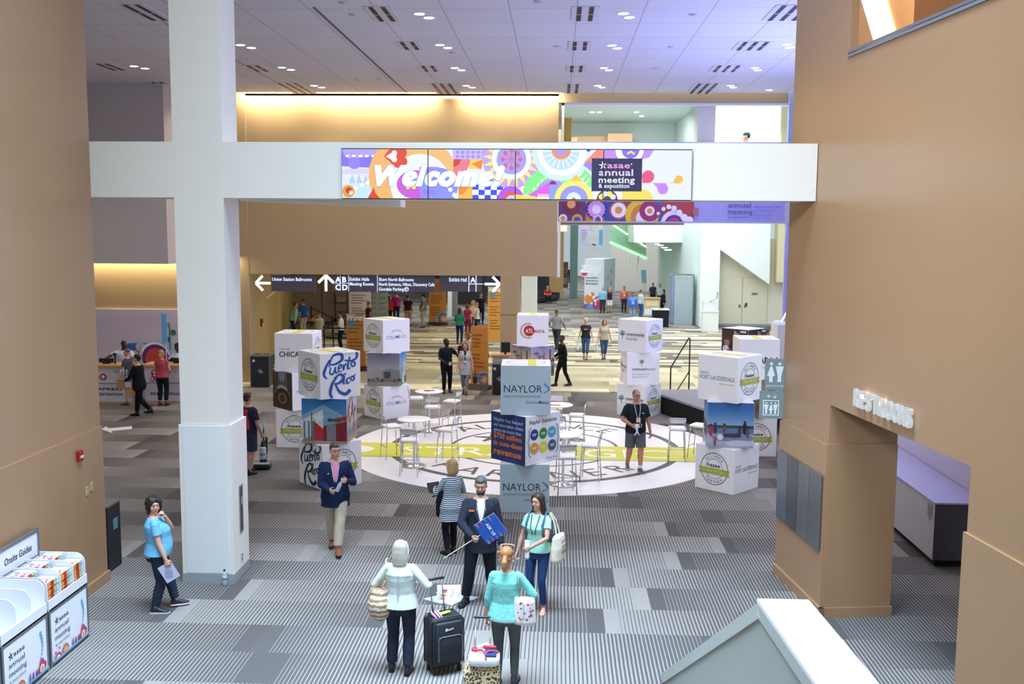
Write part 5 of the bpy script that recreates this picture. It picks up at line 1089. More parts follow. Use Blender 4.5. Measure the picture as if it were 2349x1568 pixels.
def stool(x, y, rz, label):
    o = thing('bar_stool', label, 'stool', (x, y, .009), R(rz), 'white seated chrome bar stools')
    MB().box((0, 0, .755), (.40, .38, .055), bev=.05).build('seat', mat('#efedee', .45, vary=.01), o, True)
    for sx in (-1, 1):
        MB().tube([(sx * .155, .15, .73), (sx * .165, .17, .5), (sx * .19, .20, .011)], .0115, 8).build('leg', CM, o, True)
        MB().tube([(sx * .165, -.16, .74), (sx * .17, -.17, .5), (sx * .19, -.205, .011)], .0115, 8).build('leg', CM, o, True)
        MB().tube([(sx * .165, -.16, .74), (sx * .168, -.185, .86), (sx * .172, -.22, 1.02)], .0115, 8).build('back_post', CM, o, True)
    MB().tube([(-.182, .187, .27), (.182, .187, .27)], .009, 8).build('footrest', CM, o, True)
    MB().tube([(-.182, -.188, .30), (.182, -.188, .30)], .009, 8).build('stretcher', CM, o, True)
    MB().tube([(-.155, .13, .725), (.155, .13, .725), (.16, -.15, .725), (-.16, -.15, .725), (-.155, .13, .725)], .010, 8).build('seat_frame', CM, o, True)
    MB().prism([(-.165, -.190, .90), (.165, -.190, .90), (.17, -.214, 1.02), (-.17, -.214, 1.02)], (0, .012, 0)).build('backrest', mat('#d9dadc', .3, vary=.02), o)
    MB().tube([(-.172, -.22, 1.02), (.172, -.22, 1.02)], .012, 8).build('back_rail', CM, o, True); return o
# rz 0: the sitter would face +y
st = [((-3.74, 22.25), -60, 'bar stool with its back to the left, behind the left front table'), ((-3.10, 20.75), 2, 'bar stool in front of the left front table, back towards the stairs'), ((-2.42, 21.95), 75, 'bar stool right of the left front table'),
      ((-3.72, 26.1), -80, 'bar stool left of the table with the leaflet'), ((-3.12, 24.80), 5, 'bar stool in front of the table with the leaflet'), ((-2.72, 25.7), 70, 'bar stool right of the table with the leaflet'),
      ((.52, 23.95), 85, 'bar stool right of the table behind the centre stack'), ((-.02, 24.9), 175, 'bar stool behind the farther table, beyond the centre stack'), ((.12, 22.55), -15, 'bar stool between the two tables right of the dark blue cube'),
      ((.75, 20.55), 80, 'bar stool standing clear on the lime band, right of the near table'), ((.22, 19.45), 10, 'bar stool close behind the right edge of the dark blue cube'),
      ((2.78, 22.5), -4, 'lone bar stool at the right end of the lime band'), ((3.34, 22.9), 60, 'bar stool half hidden behind the Fort Lauderdale stack')]
for (x, y), rz, l in st: stool(x, y, rz, l)

# ------------------------------------------------------------------ dark skirted stage and handrail
q = [G(1500, 940), G(1640, 1005), V((6.9, 26, 0)), V((6.9, 30.2, 0)), G(1500, 925)]
q = [V((2.95, 28.7, 0)), V((4.35, 25.2, 0)), V((6.9, 26.2, 0)), V((6.9, 31.0, 0)), V((4.7, 31.0, 0)), V((4.7, 29.6, 0)), V((3.05, 29.4, 0))]
o = thing('stage', 'low stage with grey top and black pleated skirt behind the lone stool', 'stage', (0, 0, 0))
MB().prism([p + V((0, 0, .50)) for p in q], (0, 0, .06)).build('deck', mat('#8f9196', .8), o)
pl = []; dn_ = (q[1] - q[0]); n = 60
for i in range(n + 1): p = q[0] + dn_ * (i / n); pl.append(p + V((.85, .35, 0)).normalized() * (.03 + (.018 if i % 2 else -.018)))
mb = MB(); mb.add(pl + [p + V((0, 0, .5)) for p in pl], [[i, i + 1, n + 2 + i, n + 1 + i] for i in range(n)]); mb.prism([q[6], q[0] + V((.03, 0, 0)), q[0] + V((.08, 0, 0)), q[6] + V((.06, 0, 0))], (0, 0, .5)); mb.build('skirt', mat('#23211f', .9), o)
o = thing('handrail', 'black metal handrail at the steps behind the community brands stack', 'handrail', (3.45, 29.85, 0)); hm = mat('#22251f', .4, .3)
d_ = V((.62, .5, 0))
MB().tube([(0, 0, 0), (0, 0, 1.15), tuple(d_ * .1 + V((0, 0, 1.25))), tuple(d_ * .95 + V((0, 0, 2.02))), tuple(d_ + V((0, 0, 1.98))), tuple(d_ * 1.0)], .022, 8).build('rail', hm, o, True)
MB().tube([(0, 0, .12), tuple(d_ * 1.0 + V((0, 0, .98)))], .018, 8).build('mid_rail', hm, o, True)
# ------------------------------------------------------------------ guide racks along the left wall
ALU = mat('#8f959e', .35, .7, vary=0); PW = mat('#eceef1', .45, vary=.01)
def logo_panel(a, W_, H_):
    a.rect(0, 0, W_, H_, '#eef1f5')
    a.text('asae', .20, H_ - .165, .058, '#34383e', w=.23, bold=.02); star(a, .14, H_ - .135, .05, '#34383e')
    a.text('annual', .09, H_ - .265, .062, '#4a4e56', w=.33); a.text('meeting', .09, H_ - .365, .062, '#4a4e56', w=.36); a.text('& exposition', .09, H_ - .44, .036, '#6a6e78', w=.34)
    for i in range(9): a.disc(W_ - .14 + .04 * math.sin(i * .45 + .2), H_ - .13 - i * .042, .024 - i * .0016, '#6ab0e0', n=16)
    x = W_ - .14
    for dx, dy, r_, c in ((-.06, 0, .05, '#c2456f'), (.05, .03, .05, '#c2456f'), (0, .08, .05, '#c2456f')): a.disc(x + dx, .04 + dy, r_, c)
    a.disc(x, .05, .05, '#f2ede8'); a.disc(x, .05, .028, '#e9a648')
    for i, c in enumerate(('#7c3f8c', '#6d3a92', '#8a4a96')): a.disc(W_ - .27 - i * .07, .035, .016, c, ry=.055 + .01 * i)
    a.disc(.30, .03, .085, '#c85a3c', a0=0, a1=180); a.disc(.30, .03, .055, '#e9a648', a0=0, a1=180)
    for i in range(6): an = R(20 + i * 28); a.stroke([(.30, .03), (.30 + .08 * math.cos(an), .03 + .08 * math.sin(an))], .005, '#efe0c8')
    a.disc(.11, .0, .085, '#c2456f', a0=0, a1=180); a.disc(.11, .0, .055, '#efe6de', a0=0, a1=180); a.disc(.11, 0, .03, '#eccb4a', a0=0, a1=180)
    a.disc(.05, .10, .018, '#7c3f8c'); a.disc(.14, .13, .016, '#7c3f8c'); a.rect(0, 0, W_, .022, '#7ab8de')
def rack(y, label, sign=None):
    o = thing('guide_rack', label, 'display rack', (-5.94, y, 0), 0, 'white guide racks along the left brown wall')
    L = .97; D_ = .60
    box('cabinet', (-D_, .03, .03), (-.012, L - .03, .66), PW, o)
    for yy in (.0, L - .035): MB().box((-.018, yy + .0175, .345), (.036, .035, .69)).build('post', ALU, o); MB().box((-D_ - .02, yy + .0175, .71), (.036, .035, 1.42)).build('post', ALU, o)
    for z in (.04, .675): MB().box((-.018, L / 2, z), (.03, L - .07, .035)).build('rail', ALU, o)
    a = Art((-.006, .035, .058), (0, 1, 0), (0, 0, 1), eps=.0006); logo_panel(a, L - .07, .60); a.build('front_panel', o)
    box('tray', (-D_ - .0, .01, .70), (.0, L - .01, .715), PW, o); box('tray_lip', (-.012, .005, .70), (.0, L - .005, .83), PW, o)
    prof = [(-D_, .715), (-.014, .715), (-.014, .98)] + [(-.14 + .126 * math.cos(R(t)), .98 + .13 * math.sin(R(t))) for t in range(10, 91, 16)] + [(-D_, 1.11)]
    for yy in (.006, .325, .642, L - .02): MB().prism([(px, yy, pz) for px, pz in prof], (0, .012, 0)).build('divider', PW, o)
    box('back_board', (-D_ - .02, .03, .70), (-D_, L - .03, 1.06), PW, o)
    for z in (1.06, 1.39): MB().box((-D_ - .02, L / 2, z), (.03, L - .07, .04)).build('rail', ALU, o)
    box('header_panel', (-D_ - .025, .035, 1.08), (-D_ - .012, L - .035, 1.37), PW, o)
    if sign: a = Art((-D_ - .011, .035, 1.08), (0, 1, 0), (0, 0, 1)); a.text(sign, .45, .10, .085, '#33353a', w=.62, align='c', bold=.02, shear=.12); a.build('header_lettering', o)
    return o
rack(11.06, 'white rack full of booklets with an Onsite Guides header, farthest from the stairs', 'Onsite Guides')
rack(10.05, 'empty white rack with curved dividers, between the filled rack and the frame edge', None)
rack(9.04, 'white rack only showing its far end in the lower left corner', None)
# booklets: one model, then copies
bk = MB(); bw_, bl_, bt = .215, .27, .0165
cols = ['#e2a04a', '#e2a04a', '#b8343c', '#b8343c', '#d9c23c', '#8fc0e0', '#d8dce0']
n = len(cols)
for i, c in enumerate(cols): bk.use(mat(c, .6)).box((-.0, -bl_ / 2 + (i + .5) * bl_ / n, bt / 2), (bw_, bl_ / n, bt - .002))
first = bk.build('booklet', None, None, label='x', cat='booklet'); me_book = first.data; bpy.data.objects.remove(first)
cv = Art((-bw_ / 2, -bl_ / 2, bt + .0005), (1, 0, 0), (0, 1, 0), eps=.0002); cv.rect(0, 0, bw_, bl_, '#e9eaf0'); cv.disc(.11, .10, .06, '#c8586a'); cv.disc(.11, .10, .04, '#e8e4ea'); cv.disc(.11, .10, .022, '#e0a04a'); cv.disc(.04, .15, .03, '#7a8ac8'); cv.disc(.17, .04, .03, '#8a5aa0'); cv.disc(.17, .16, .02, '#6ab0d8'); cv.rect(.02, .01, .09, .035, '#7a4a8c'); cvm = cv.mb.data('cover')
rr = random.Random(5)
for ci, yc in enumerate((.172, .490, .803)):
    if ci == 3 and False: continue
    for si, (xs, nb) in enumerate(((-.135, 19), (-.40, 23))):
        pos = ['nearest compartment', 'middle compartment', 'farthest compartment'][ci]
        for k in range(nb):
            o = bpy.data.objects.new('booklet', me_book); COL.objects.link(o); o.location = (-5.94 + xs + rr.uniform(-.006, .006), 11.06 + yc + rr.uniform(-.005, .005), .7155 + k * bt)
            topm = k == nb - 1
            o['label'] = ('topmost striped booklet of the %s pile in the %s of the filled rack' if topm else 'orange and red striped booklet inside the %s pile, %s of the rack') % (('front', 'back')[si], pos); o['category'] = 'booklet'; o['group'] = 'booklets, %s pile, %s' % (('front', 'back')[si], pos)
            if topm: c = bpy.data.objects.new('cover', cvm); COL.objects.link(c); c.parent = o

# ------------------------------------------------------------------ signs on the right wall
def on_wall(s_, z, d=-.012): return wall_pt(s_, z, d)
LW = mat('#f4fbff', .4, emit=.42, vary=0)
o = thing('restroom_sign', 'raised white lit RESTROOMS letters on the right brown wall', 'sign', on_wall(2.66, 3.08, -.03), 0)
for i, ch in enumerate('RESTROOMS'):
    vs, fs, a_, b_ = text_mesh(ch, .02, 0, 3); sc = .21 / .7; mb = MB(); x0 = i * .172
    f2 = lambda vx, vy, d: wu * (x0 + (vx - a_) * sc * .72) + V((0, 0, vy * sc)) + wn * (-d)
    nv = len(vs); from collections import Counter
    mb.add([f2(x, y, .045) for x, y in vs] + [f2(x, y, .0) for x, y in vs], [list(f) for f in fs] + [[nv + q for q in f][::-1] for f in fs])
    ed = Counter()
    for f in fs:
        for j in range(len(f)): ed[tuple(sorted((f[j], f[(j + 1) % len(f)])))] += 1
    for (p_, q_), c_ in ed.items():
        if c_ == 1: mb.add([f2(*vs[p_], .045), f2(*vs[q_], .045), f2(*vs[q_], 0), f2(*vs[p_], 0)], [[0, 1, 2, 3]])
    mb.build('letter', LW, o)
for s_ in (2.9, 3.4, 3.9): lamp('POINT', 'sign_glow', on_wall(s_, 3.22, -.05), 1.1, (.8, .9, 1), .02)
pls = ['#6f7f8c', '#5f6268', '#7c8086', '#7d7e80']
for i in range(4):
    s0 = .03 + i * .425; o = thing('donor_plaque', ['blue grey plaque, farthest of the four on the right wall pier', 'dark grey engraved plaque, second of the four on the pier', 'grey engraved plaque, third of the four on the pier', 'grey engraved plaque nearest the restroom doorway'][i], 'plaque', on_wall(s0, .90, -.03), 0, 'metal plaques on the pier of the right wall')
    MB().prism([(0, 0, 0), tuple(wu * .41), tuple(wu * .41 - wn * .02), tuple(-wn * .02)], (0, 0, 1.04)).build('plate', mat(pls[i], .3, .55, vary=.08, scale=5), o)
    a = Art(-wn * .0215, wu, (0, 0, 1)); a.e = .0004
    for k in range(26 if i else 4): a.rect(.04, .95 - k * .035 * (1 if i else 2), .04 + rr.uniform(.18, .33), .953 - k * .035 * (1 if i else 2), '#55585e' if i > 1 else '#7c8088')
    a.build('engraving', o)
def blade(x0, x1, z0, z1, label, draw):
    o = thing('blade_sign', label, 'sign', ((x0 + x1) / 2, 15.0, z0), 0); box('panel', (x0 - (x0 + x1) / 2, -.0, 0), (x1 - (x0 + x1) / 2 + .05, .03, z1 - z0), mat('#83979c', .5), o)
    a = Art((x0 - (x0 + x1) / 2, -.001, 0), (1, 0, 0), (0, 0, 1)); draw(a, x1 - x0, z1 - z0); a.build('pictogram', o)
WC = '#e8f6fa'
def woman(a, x, y, h): a.disc(x, y + h * .92, h * .075, WC); a.poly([(x - h * .045, y + h * .80), (x + h * .045, y + h * .80), (x + h * .20, y + h * .30), (x + h * .09, y + h * .30), (x + h * .09, y), (x - h * .09, y), (x - h * .09, y + h * .30), (x - h * .20, y + h * .30)], WC)
def man(a, x, y, h): a.disc(x, y + h * .92, h * .075, WC); a.poly([(x - h * .20, y + h * .80), (x + h * .20, y + h * .80), (x + h * .09, y + h * .30), (x + h * .09, y), (x - h * .09, y), (x - h * .09, y + h * .30)], WC)
blade(3.15, 3.44, 2.85, 3.32, 'grey green restroom sign with woman and man symbols by the right wall corner', lambda a, w, h: (woman(a, .085, .12, .30), man(a, .21, .12, .30), a.text('RESTROOMS', .02, .045, .030, WC, w=.25)))
def elev(a, w, h):
    a.ring(w / 2, .17, .15, .015, WC, n=4) if 0 else None
    for r_ in ((.05, .05, w - .07, .065), (.05, .27, w - .07, .285), (.05, .05, .065, .285), (w - .085, .05, w - .07, .285)): a.rect(*r_, WC)
    man(a, .10, .075, .18); woman(a, .17, .075, .18); man(a, .235, .075, .18)
    a.stroke([(.13, .31), (.13, .36)], .012, WC); a.stroke([(.10, .335), (.13, .365), (.16, .335)], .012, WC); a.stroke([(.22, .365), (.22, .32)], .012, WC); a.stroke([(.19, .345), (.22, .315), (.25, .345)], .012, WC)
blade(3.08, 3.44, 2.41, 2.83, 'grey green elevator sign with three figures in a box, under the restroom sign', elev)
# counter seen through the portal
o = thing('counter', 'long white counter with dark end and recessed toe kick beyond the portal', 'counter', (5.92, 15.4, 0))
box('carcass', (0, 0, .13), (.80, 6.0, 1.03), mat('#c3bfc6', .5), o); box('end_panel', (.0, -.012, .13), (.80, -.001, 1.03), mat('#4d4a50', .6), o); box('toe_kick', (.08, .1, 0), (.75, 5.9, .13), mat('#151418', .8), o); box('worktop', (-.02, -.03, 1.03), (.80, 6.02, 1.055), mat('#aaa6d6', .12, vary=0, spec=.7), o)
a = Art((-.001, .30, .76), (0, -1, 0), (0, 0, 1)); a.rect(0, 0, .22, .22, '#a09aa0'); a.rect(.02, .05, .20, .19, '#8a8288'); a.poly([(.05, 0), (.10, -.07), (.14, 0)], '#8a8288'); a.build('sticker', o)
struct('wall_counter_side', (6.74, 9, 0), (6.9, 24, 1.75), mat('#cfc9da', .5))

# ------------------------------------------------------------------ bins, kiosks and banner boards
def bin_(name, loc, w, d, h, label, rz=0):
    o = thing(name, label, 'trash can', loc, R(rz)); box('body', (-w / 2, -d / 2, .02), (w / 2, d / 2, h - .06), mat('#24262b', .5), o, .01)
    box('top', (-w / 2 - .01, -d / 2 - .01, h - .06), (w / 2 + .01, d / 2 + .01, h), mat('#5f5d58', .5), o, .01)
    for x in (-w / 4, w / 4): MB().lathe((x, 0, h), [(.001, .002), (.09, .002), (.11, .006), (.12, 0)], 18).build('opening', mat('#1b1b1b', .5), o)
    for sx in (-1, 1): box('edge_trim', (sx * w / 2 - .012, -d / 2 - .012, .02), (sx * w / 2 + .012, -d / 2 + .01, h - .06), mat('#6f6e6a', .5), o)
    a = Art((0, -d / 2 - .001, h * .5), (1, 0, 0), (0, 0, 1)); a.disc(-w * .33, h * .33, .045, '#d8d8d8'); a.disc(0, .06, .03, '#c04a8a'); a.rect(-.09, .0, .09, .03, '#8a8ac0'); a.rect(-.03, -.05, .1, -.02, '#c9c9cc'); a.build('decal', o); return o
bin_('trash_can', (-9.82, 32.62, 0), .62, .7, 1.06, 'dark double trash can beside the gold pier left of the Chicago stack', 4)
bin_('trash_can', (-1.78, 31.65, 0), .45, .6, 1.02, 'dark trash can left of the upper light blue cube, before the gold column', -4)
o = thing('cabinet', 'black cabinet with a small green card, just behind the left brown wall', 'cabinet', (-6.95, 14.55, 0)); box('body', (-.4, -.2, .0), (.21, .25, 1.0), mat('#1f2126', .5), o, .01); box('top', (-.41, -.21, 1.0), (.22, .26, 1.03), mat('#6b6157', .5), o); box('card', (.211, -.02, .62), (.225, .12, .78), mat('#5a8a8c', .5), o)
OR = mat('#cf8a3a', .6, vary=.03)
def board(p, w, h, rz, label, feet=True, flower=True, col='#cf8a3a', head=None):
    o = thing('banner_board', label, 'banner', tuple(p), R(rz)); box('panel', (-w / 2, -.03, .05), (w / 2, .03, h), mat(col, .6, vary=.03), o)
    a = Art((-w / 2, -.031, .05), (1, 0, 0), (0, 0, 1), clip=(0, 0, w, h - .05))
    if flower:
        for r_, c in ((.42, '#86b4d0'), (.31, '#5a3a86'), (.22, '#c06a78'), (.13, '#e2c8a0')): a.disc(w - .12, .28, r_ * w / .9, c)
        for j in range(18): an = R(j * 20); a.stroke([(w - .12 + .14 * w / .9 * math.cos(an), .28 + .14 * w / .9 * math.sin(an)), (w - .12 + .30 * w / .9 * math.cos(an), .28 + .30 * w / .9 * math.sin(an))], .014, '#e8c8c0')
    rb = random.Random(label)
    for k in range(int(h * 6)):
        if k % 5 == 4: continue
        a.rect(w * .12, h - .35 - k * .13, w * .12 + rb.uniform(.4, .75) * w, h - .32 - k * .13, '#7a4a2a')
    if head:
        a.clip = None; a.text(head, .02, h - .28, .22, '#eef0f4', w=w * .95, bold=.06, shear=.3); a.disc(.2, h - .42, .13, '#5a9ac4')
    a.build('print', o)
    if feet: MB().prism([(-w / 2 - .1, -.35, 0), (-w / 2 - .1, 0, .16), (-w / 2 - .1, .35, 0)], (w + .2, 0, 0)).build('foot', mat('#3a302a', .7), o)
    return o
board((-6.6, 54.9, 0), .95, 2.55, 0, 'orange banner board with a flower, standing far back in the lobby')
board((-2.85, 46.6, 0), .75, 2.60, 0, 'tall orange banner board with Wow heading left of the gold column', feet=False, flower=False, col='#dda24a', head='Wow!')
board((-2.52, 32.55, 0), .62, 2.08, -24, 'orange banner board with dark wedge foot beside the trash can by the gold column')
board((-7.45, 36.6, 0), .72, 2.10, 0, 'orange banner board with Wow heading, half hidden by the Columbus cubes', head='Wow!', flower=False)
# check-in kiosk by the gold column
o = thing('kiosk', 'small wooden check-in kiosk beside the gold column', 'kiosk', (-1.80, 32.75, 0), 0)
box('cabinet', (-.3, -.2, .05), (.25, .3, 1.10), mat('#b7aea4', .6), o); box('worktop', (-.36, -.26, 1.10), (.3, .34, 1.15), mat('#c79a6c', .5), o); box('monitor', (-.02, -.1, 1.22), (.28, -.05, 1.55), mat('#1c1e22', .4), o); box('monitor_stand', (.08, -.1, 1.15), (.16, -.04, 1.24), mat('#1c1e22', .4), o)
# registration desks
def desk(x, y, w, rz, label, words, side_tubes=True):
    o = thing('registration_desk', label, 'desk', (x, y, 0), R(rz), 'registration desks before the wall graphic'); wd = mat('#c99a68', .5)
    box('lower_panel', (-w / 2, -.3, .06), (w / 2, .3, .60), mat('#d2cbd4', .5), o); box('upper_panel', (-w / 2 + .02, -.33, .62), (w / 2 - .02, .3, 1.08), mat('#d5cdd6', .5), o)
    box('worktop', (-w / 2 - .03, -.38, 1.09), (w / 2 + .03, .36, 1.16), wd, o); box('plinth', (-w / 2 - .01, -.31, 0), (w / 2 + .01, .31, .06), wd, o)
    for x_ in (-w / 2 - .012, w / 2 + .012): MB().box((x_, 0, .62), (.024, .6, .92)).build('end_board', wd, o)
    a = Art((-w / 2, -.302, 0), (1, 0, 0), (0, 0, 1))
    for t_, z, h in words: a.text(t_, w * .5, z, h, '#2c2a2e', w=w * .70, align='c', bold=.03)
    a.o = V((-w / 2, -.332, 0)); rb = random.Random(label)
    for i in range(9): c_ = rb.choice(PAL); xx, zz, r_ = rb.uniform(.1, w * .42), rb.uniform(.72, .98), rb.uniform(.06, .10); a.disc(xx, zz, r_, c_, n=16); a.disc(xx, zz, r_ * .5, '#efe6ee', n=12)
    for i in range(2): a.rect(w * .66, 1.0 - i * .05, w * .86, 1.02 - i * .05, '#9a949c')
    a.build('print', o); return o
desk(-13.35, 29.1, 1.25, 0, 'white EXPRESS REGISTRATION desk with wooden top, left of the second desk', (('EXPRESS', .40, .075), ('REGISTRATION', .24, .075)))
desk(-11.72, 29.35, 1.25, 0, 'white REGISTRATION desk with wooden top behind the red blouse', (('REGISTRATION', .24, .075),))
for x, y, l in ((-13.5, 29.1, 'black monitor on the express registration desk'), (-11.45, 29.4, 'black monitor on the right registration desk by the white shirt')):
    o = thing('monitor', l, 'monitor', (x, y, 1.16)); box('screen', (-.22, -.02, .03), (.22, .02, .16), mat('#1b1b1f', .4), o); box('stand', (.25, -.02, 0), (.29, .02, .26), mat('#1b1b1f', .4), o); box('foot', (-.1, -.07, 0), (.1, .07, .03), mat('#1b1b1f', .4), o); MB().ell((.27, -.03, .29), (.07, .05, .05)).build('camera_head', mat('#1b1b1f', .4), o, True)
p = A(352, 836, 29.7); o = thing('pole_sign', 'light blue blade sign on a thin pole by the registration desk', 'sign', (p.x + .05, 30.6, 0)); MB().tube([(0, 0, 0), (0, 0, 2.25)], .02, 8).build('pole', mat('#bcb8bc', .4), o, True); MB().lathe((0, 0, 0), [(.18, 0), (.18, .02), (.03, .03)], 20).build('base', mat('#8a888c', .4), o); box('panel', (-.12, -.02, 1.62), (.05, .02, 2.55), mat('#69aedd', .5), o)
# queue barriers in the lobby
def stan(p, q, k):
    return
bm = mat('#1f1d1c', .5); rows = [[(660, 756), (716, 750)], [(742, 800), (812, 800), (845, 797)], [(745, 775), (800, 772), (842, 770)]]
posts = [(714, 748, 0), (744, 805, 0), (765, 797, 0), (803, 806, 0), (816, 795, 0), (763, 776, 0), (805, 770, 0)]
pp = []
for i, (x, y, _) in enumerate(posts):
    p = G(x, y); o = thing('barrier_post', 'black queue barrier post in the lobby behind the Chicago and Columbus cubes', 'barrier post', (p.x, p.y, 0), 0, 'black queue barrier posts in the lobby'); pp.append(p)
    MB().lathe((0, 0, 0), [(.17, 0), (.17, .015), (.05, .04), (.032, .06), (.032, 1.0), (.045, 1.01), (.045, 1.08), (.001, 1.09)], 16).build('post', bm, o, True); MB().lathe((0, 0, 0), [(.19, 0), (.19, .01), (.17, .018)], 18).build('base', bm, o)
for i, j in ((0, 5), (1, 2), (2, 4), (3, 4), (1, 3), (5, 6), (6, 4)):
    for z in (.97, .55):
        dv = (pp[j] - pp[i]).normalized() * .052; MB().prism([pp[i] + dv + V((0, 0, z)), pp[j] - dv + V((0, 0, z)), pp[j] - dv + V((0, 0, z + .06)), pp[i] + dv + V((0, 0, z + .06))], (0, .004, 0)).build('barrier_belt', bm, None, label='black queue belt stretched between the barrier posts in the lobby', cat='belt', group='belts of the queue barrier')
p = G(765, 752); o = thing('hand_truck', 'upright hand truck frame against the pale lobby wall', 'hand truck', (p.x - .3, 55.7, 0)); hmt = mat('#5c5c5a', .4, .5)
MB().tube([(-.33, 0, .1), (-.36, 0, 1.75), (-.2, 0, 1.85), (.2, 0, 1.85), (.36, 0, 1.75), (.33, 0, .1), (-.33, 0, .1)], .035, 8).build('frame', hmt, o, True)
for z in (.6, 1.1): MB().tube([(-.35, 0, z), (.35, 0, z)], .025, 6).build('crossbar', hmt, o)
box('pad', (-.22, -.06, 1.15), (.22, 0, 1.42), mat('#d8d4ca', .5), o)
for x in (-.38, .38): MB().lathe((x, 0, .12), [(.12, -.04), (.12, .04)], 16, (1, 0, 0)).build('wheel', mat('#222222'), o)
# red and white printed banners behind the queue
board((A(826, 700, 50).x, 50, 0), 1.1, 3.5, 0, 'white and orange printed banner board with red left edge in the lobby', feet=False, flower=False, col='#ddd6de')
p = A(862, 700, 51.5); o = thing('step_banner', 'grey banner wall with repeating small lines of print', 'banner', (p.x, 51.5, 0)); box('panel', (-.5, 0, .05), (.65, .04, 3.6), mat('#8f9a94', .6), o); box('foot', (-.5, -.2, 0), (.65, .2, .05), mat('#333'*1 + '333', .5), o)
a = Art((-.5, -.001, .05), (1, 0, 0), (0, 0, 1))
for k in range(12):
    for j in range(2): a.stroke([(.1 + j * .55, .2 + k * .28), (.5 + j * .55, .28 + k * .28)], .03, '#5f6a66')
a.build('print', o)
o = thing('red_drape', 'narrow red drape beside the printed banner in the lobby', 'drape', (A(818, 700, 50.2).x, 50.2, 0)); MB().prism([(x, (.05 if i % 2 else -.05), 0) for i, x in enumerate((-.12, -.06, 0, .06, .12))] + [(.12, .12, 0), (-.12, .12, 0)], (0, 0, 3.6)).build('cloth', cloth('#a01f28'), o)
# grey pillar and white pillar deep in the lobby
struct('wall_lobby_pillar', (A(1027, 700, 60).x, 60, 0), (A(1036, 700, 60).x, 60.5, 6), mat('#dfe6e4', .5)); struct('wall_lobby_pillar_grey', (A(1036, 700, 60).x, 60.2, 0), (A(1047, 700, 60).x, 60.7, 6), mat('#6f7276', .6))
MBx = A(1050, 655, 70); struct('wall_lobby_dark_stand', (MBx.x, 70, 0), (A(1110, 655, 70).x, 72, 2.9), mat('#232427', .8))
struct('wall_white_pillar', (A(1196, 640, 40).x, 40, 0), (A(1232, 640, 40).x, 40.6, 6), mat('#e4eeee', .5, vary=0))

# ------------------------------------------------------------------ arrows and posters on the carpet
def decal(name, pts, c, label, z=.001):
    pts = [V(p) for p in pts]; cx = sum(pts, V((0, 0, 0))) / len(pts); o = thing(name, label, 'floor sticker', (cx.x, cx.y, 0))
    MB().prism([(p.x - cx.x, p.y - cx.y, z) for p in pts], (0, 0, .003)).build('sheet', mat(c, .5), o); return o, cx
o, c = decal('floor_arrow', [G(970, 1373), G(1005, 1365), G(1000, 1358), G(1100, 1369), G(1085, 1376), G(1010, 1384)], '#a9d4ee', 'pale blue arrow sticker on the carpet under the Keynote poster')
o, c = decal('floor_poster', [G(1003, 1342), G(1057, 1341), G(1058, 1378), G(1036, 1389), G(1003, 1379)], '#e8ecf2', 'white Keynote and Learning Labs poster sticker at the feet of the suited man', .005)
a = Art((0, 0, .0085), (0, 1, 0), (-1, 0, 0), eps=.0003)
a.text('Keynote &', .15, -.12, .045, '#4a4a52', w=.25, rot=180); a.text('Learning Labs', .20, -.02, .045, '#4a4a52', w=.34, rot=180)
for i, cc in enumerate(('#c2456f', '#e08a3c', '#7c3f8c', '#e8b84a', '#c2456f', '#6d3a92')): a.disc(-.16 + i * .068, .09, .033, cc, ry=.045)
a.rect(-.2, .125, .2, .16, '#8fc8ea'); a.build('print', o)
o, c = decal('floor_arrow', [G(232, 984), G(243, 978), G(250, 982), G(303, 977), G(302, 984), G(256, 988), G(258, 993)], '#e6e2e4', 'white arrow sticker on the carpet beyond the left brown wall')
o, c = decal('floor_arrow', [G(1000, 868), G(1012, 860), G(1056, 861), G(1052, 867), G(1012, 868)], '#a8c8d8', 'pale arrow sticker on the carpet behind the man in black')

# ------------------------------------------------------------------ water bottle by the column
p = G(519, 1339); o = thing('water_bottle', 'clear plastic water bottle with black cap at the foot of the white column', 'bottle', (p.x, 13.93, 0))
MB().lathe((0, 0, 0), [(.028, 0), (.034, .01), (.033, .06), (.030, .08), (.034, .10), (.034, .15), (.022, .20), (.013, .215), (.013, .225)], 20).build('bottle_body', mat('#d3dde4', .08, alpha=.45, vary=0), o, True); MB().lathe((0, 0, 0), [(.0345, .10), (.0350, .145)], 20).build('wrapper', mat('#9fb6c8', .4), o, True); MB().lathe((0, 0, 0), [(.015, .222), (.015, .245), (.001, .246)], 14).build('bottle_cap', mat('#1c1c20', .4), o)

# ------------------------------------------------------------------ upright vacuum
p = G(598, 1078); o = thing('vacuum_cleaner', 'black and mint upright vacuum cleaner pushed by the man in navy', 'vacuum cleaner', (p.x, p.y + .15, 0), R(6)); bk_ = mat('#1f2123', .35)
MB().box((0, -.02, .07), (.36, .28, .11), bev=.03).build('head', bk_, o, True); MB().box((0, -.10, .135), (.34, .16, .03), bev=.02).build('head_trim', mat('#8fb0ac', .4), o, True)
MB().limb([(0, .08, .13), (0, .12, .42), (0, .15, .55)], [.075, .085, .055], 16).build('body_shell', bk_, o, True)
MB().lathe((0, .055, .20), [(.001, 0), (.07, .0), (.075, .03), (.075, .24), (.06, .27), (.001, .27)], 20).build('dust_canister', mat('#aab4c4', .15, vary=0), o, True)
MB().lathe((0, .055, .30), [(.077, 0), (.077, .03)], 20).build('canister_band', mat('#6a6c86', .3), o); MB().limb([(-.07, .1, .48), (-.11, .1, .54)], [.02, .02], 8).build('latch', mat('#8fd0c4', .3), o, True)
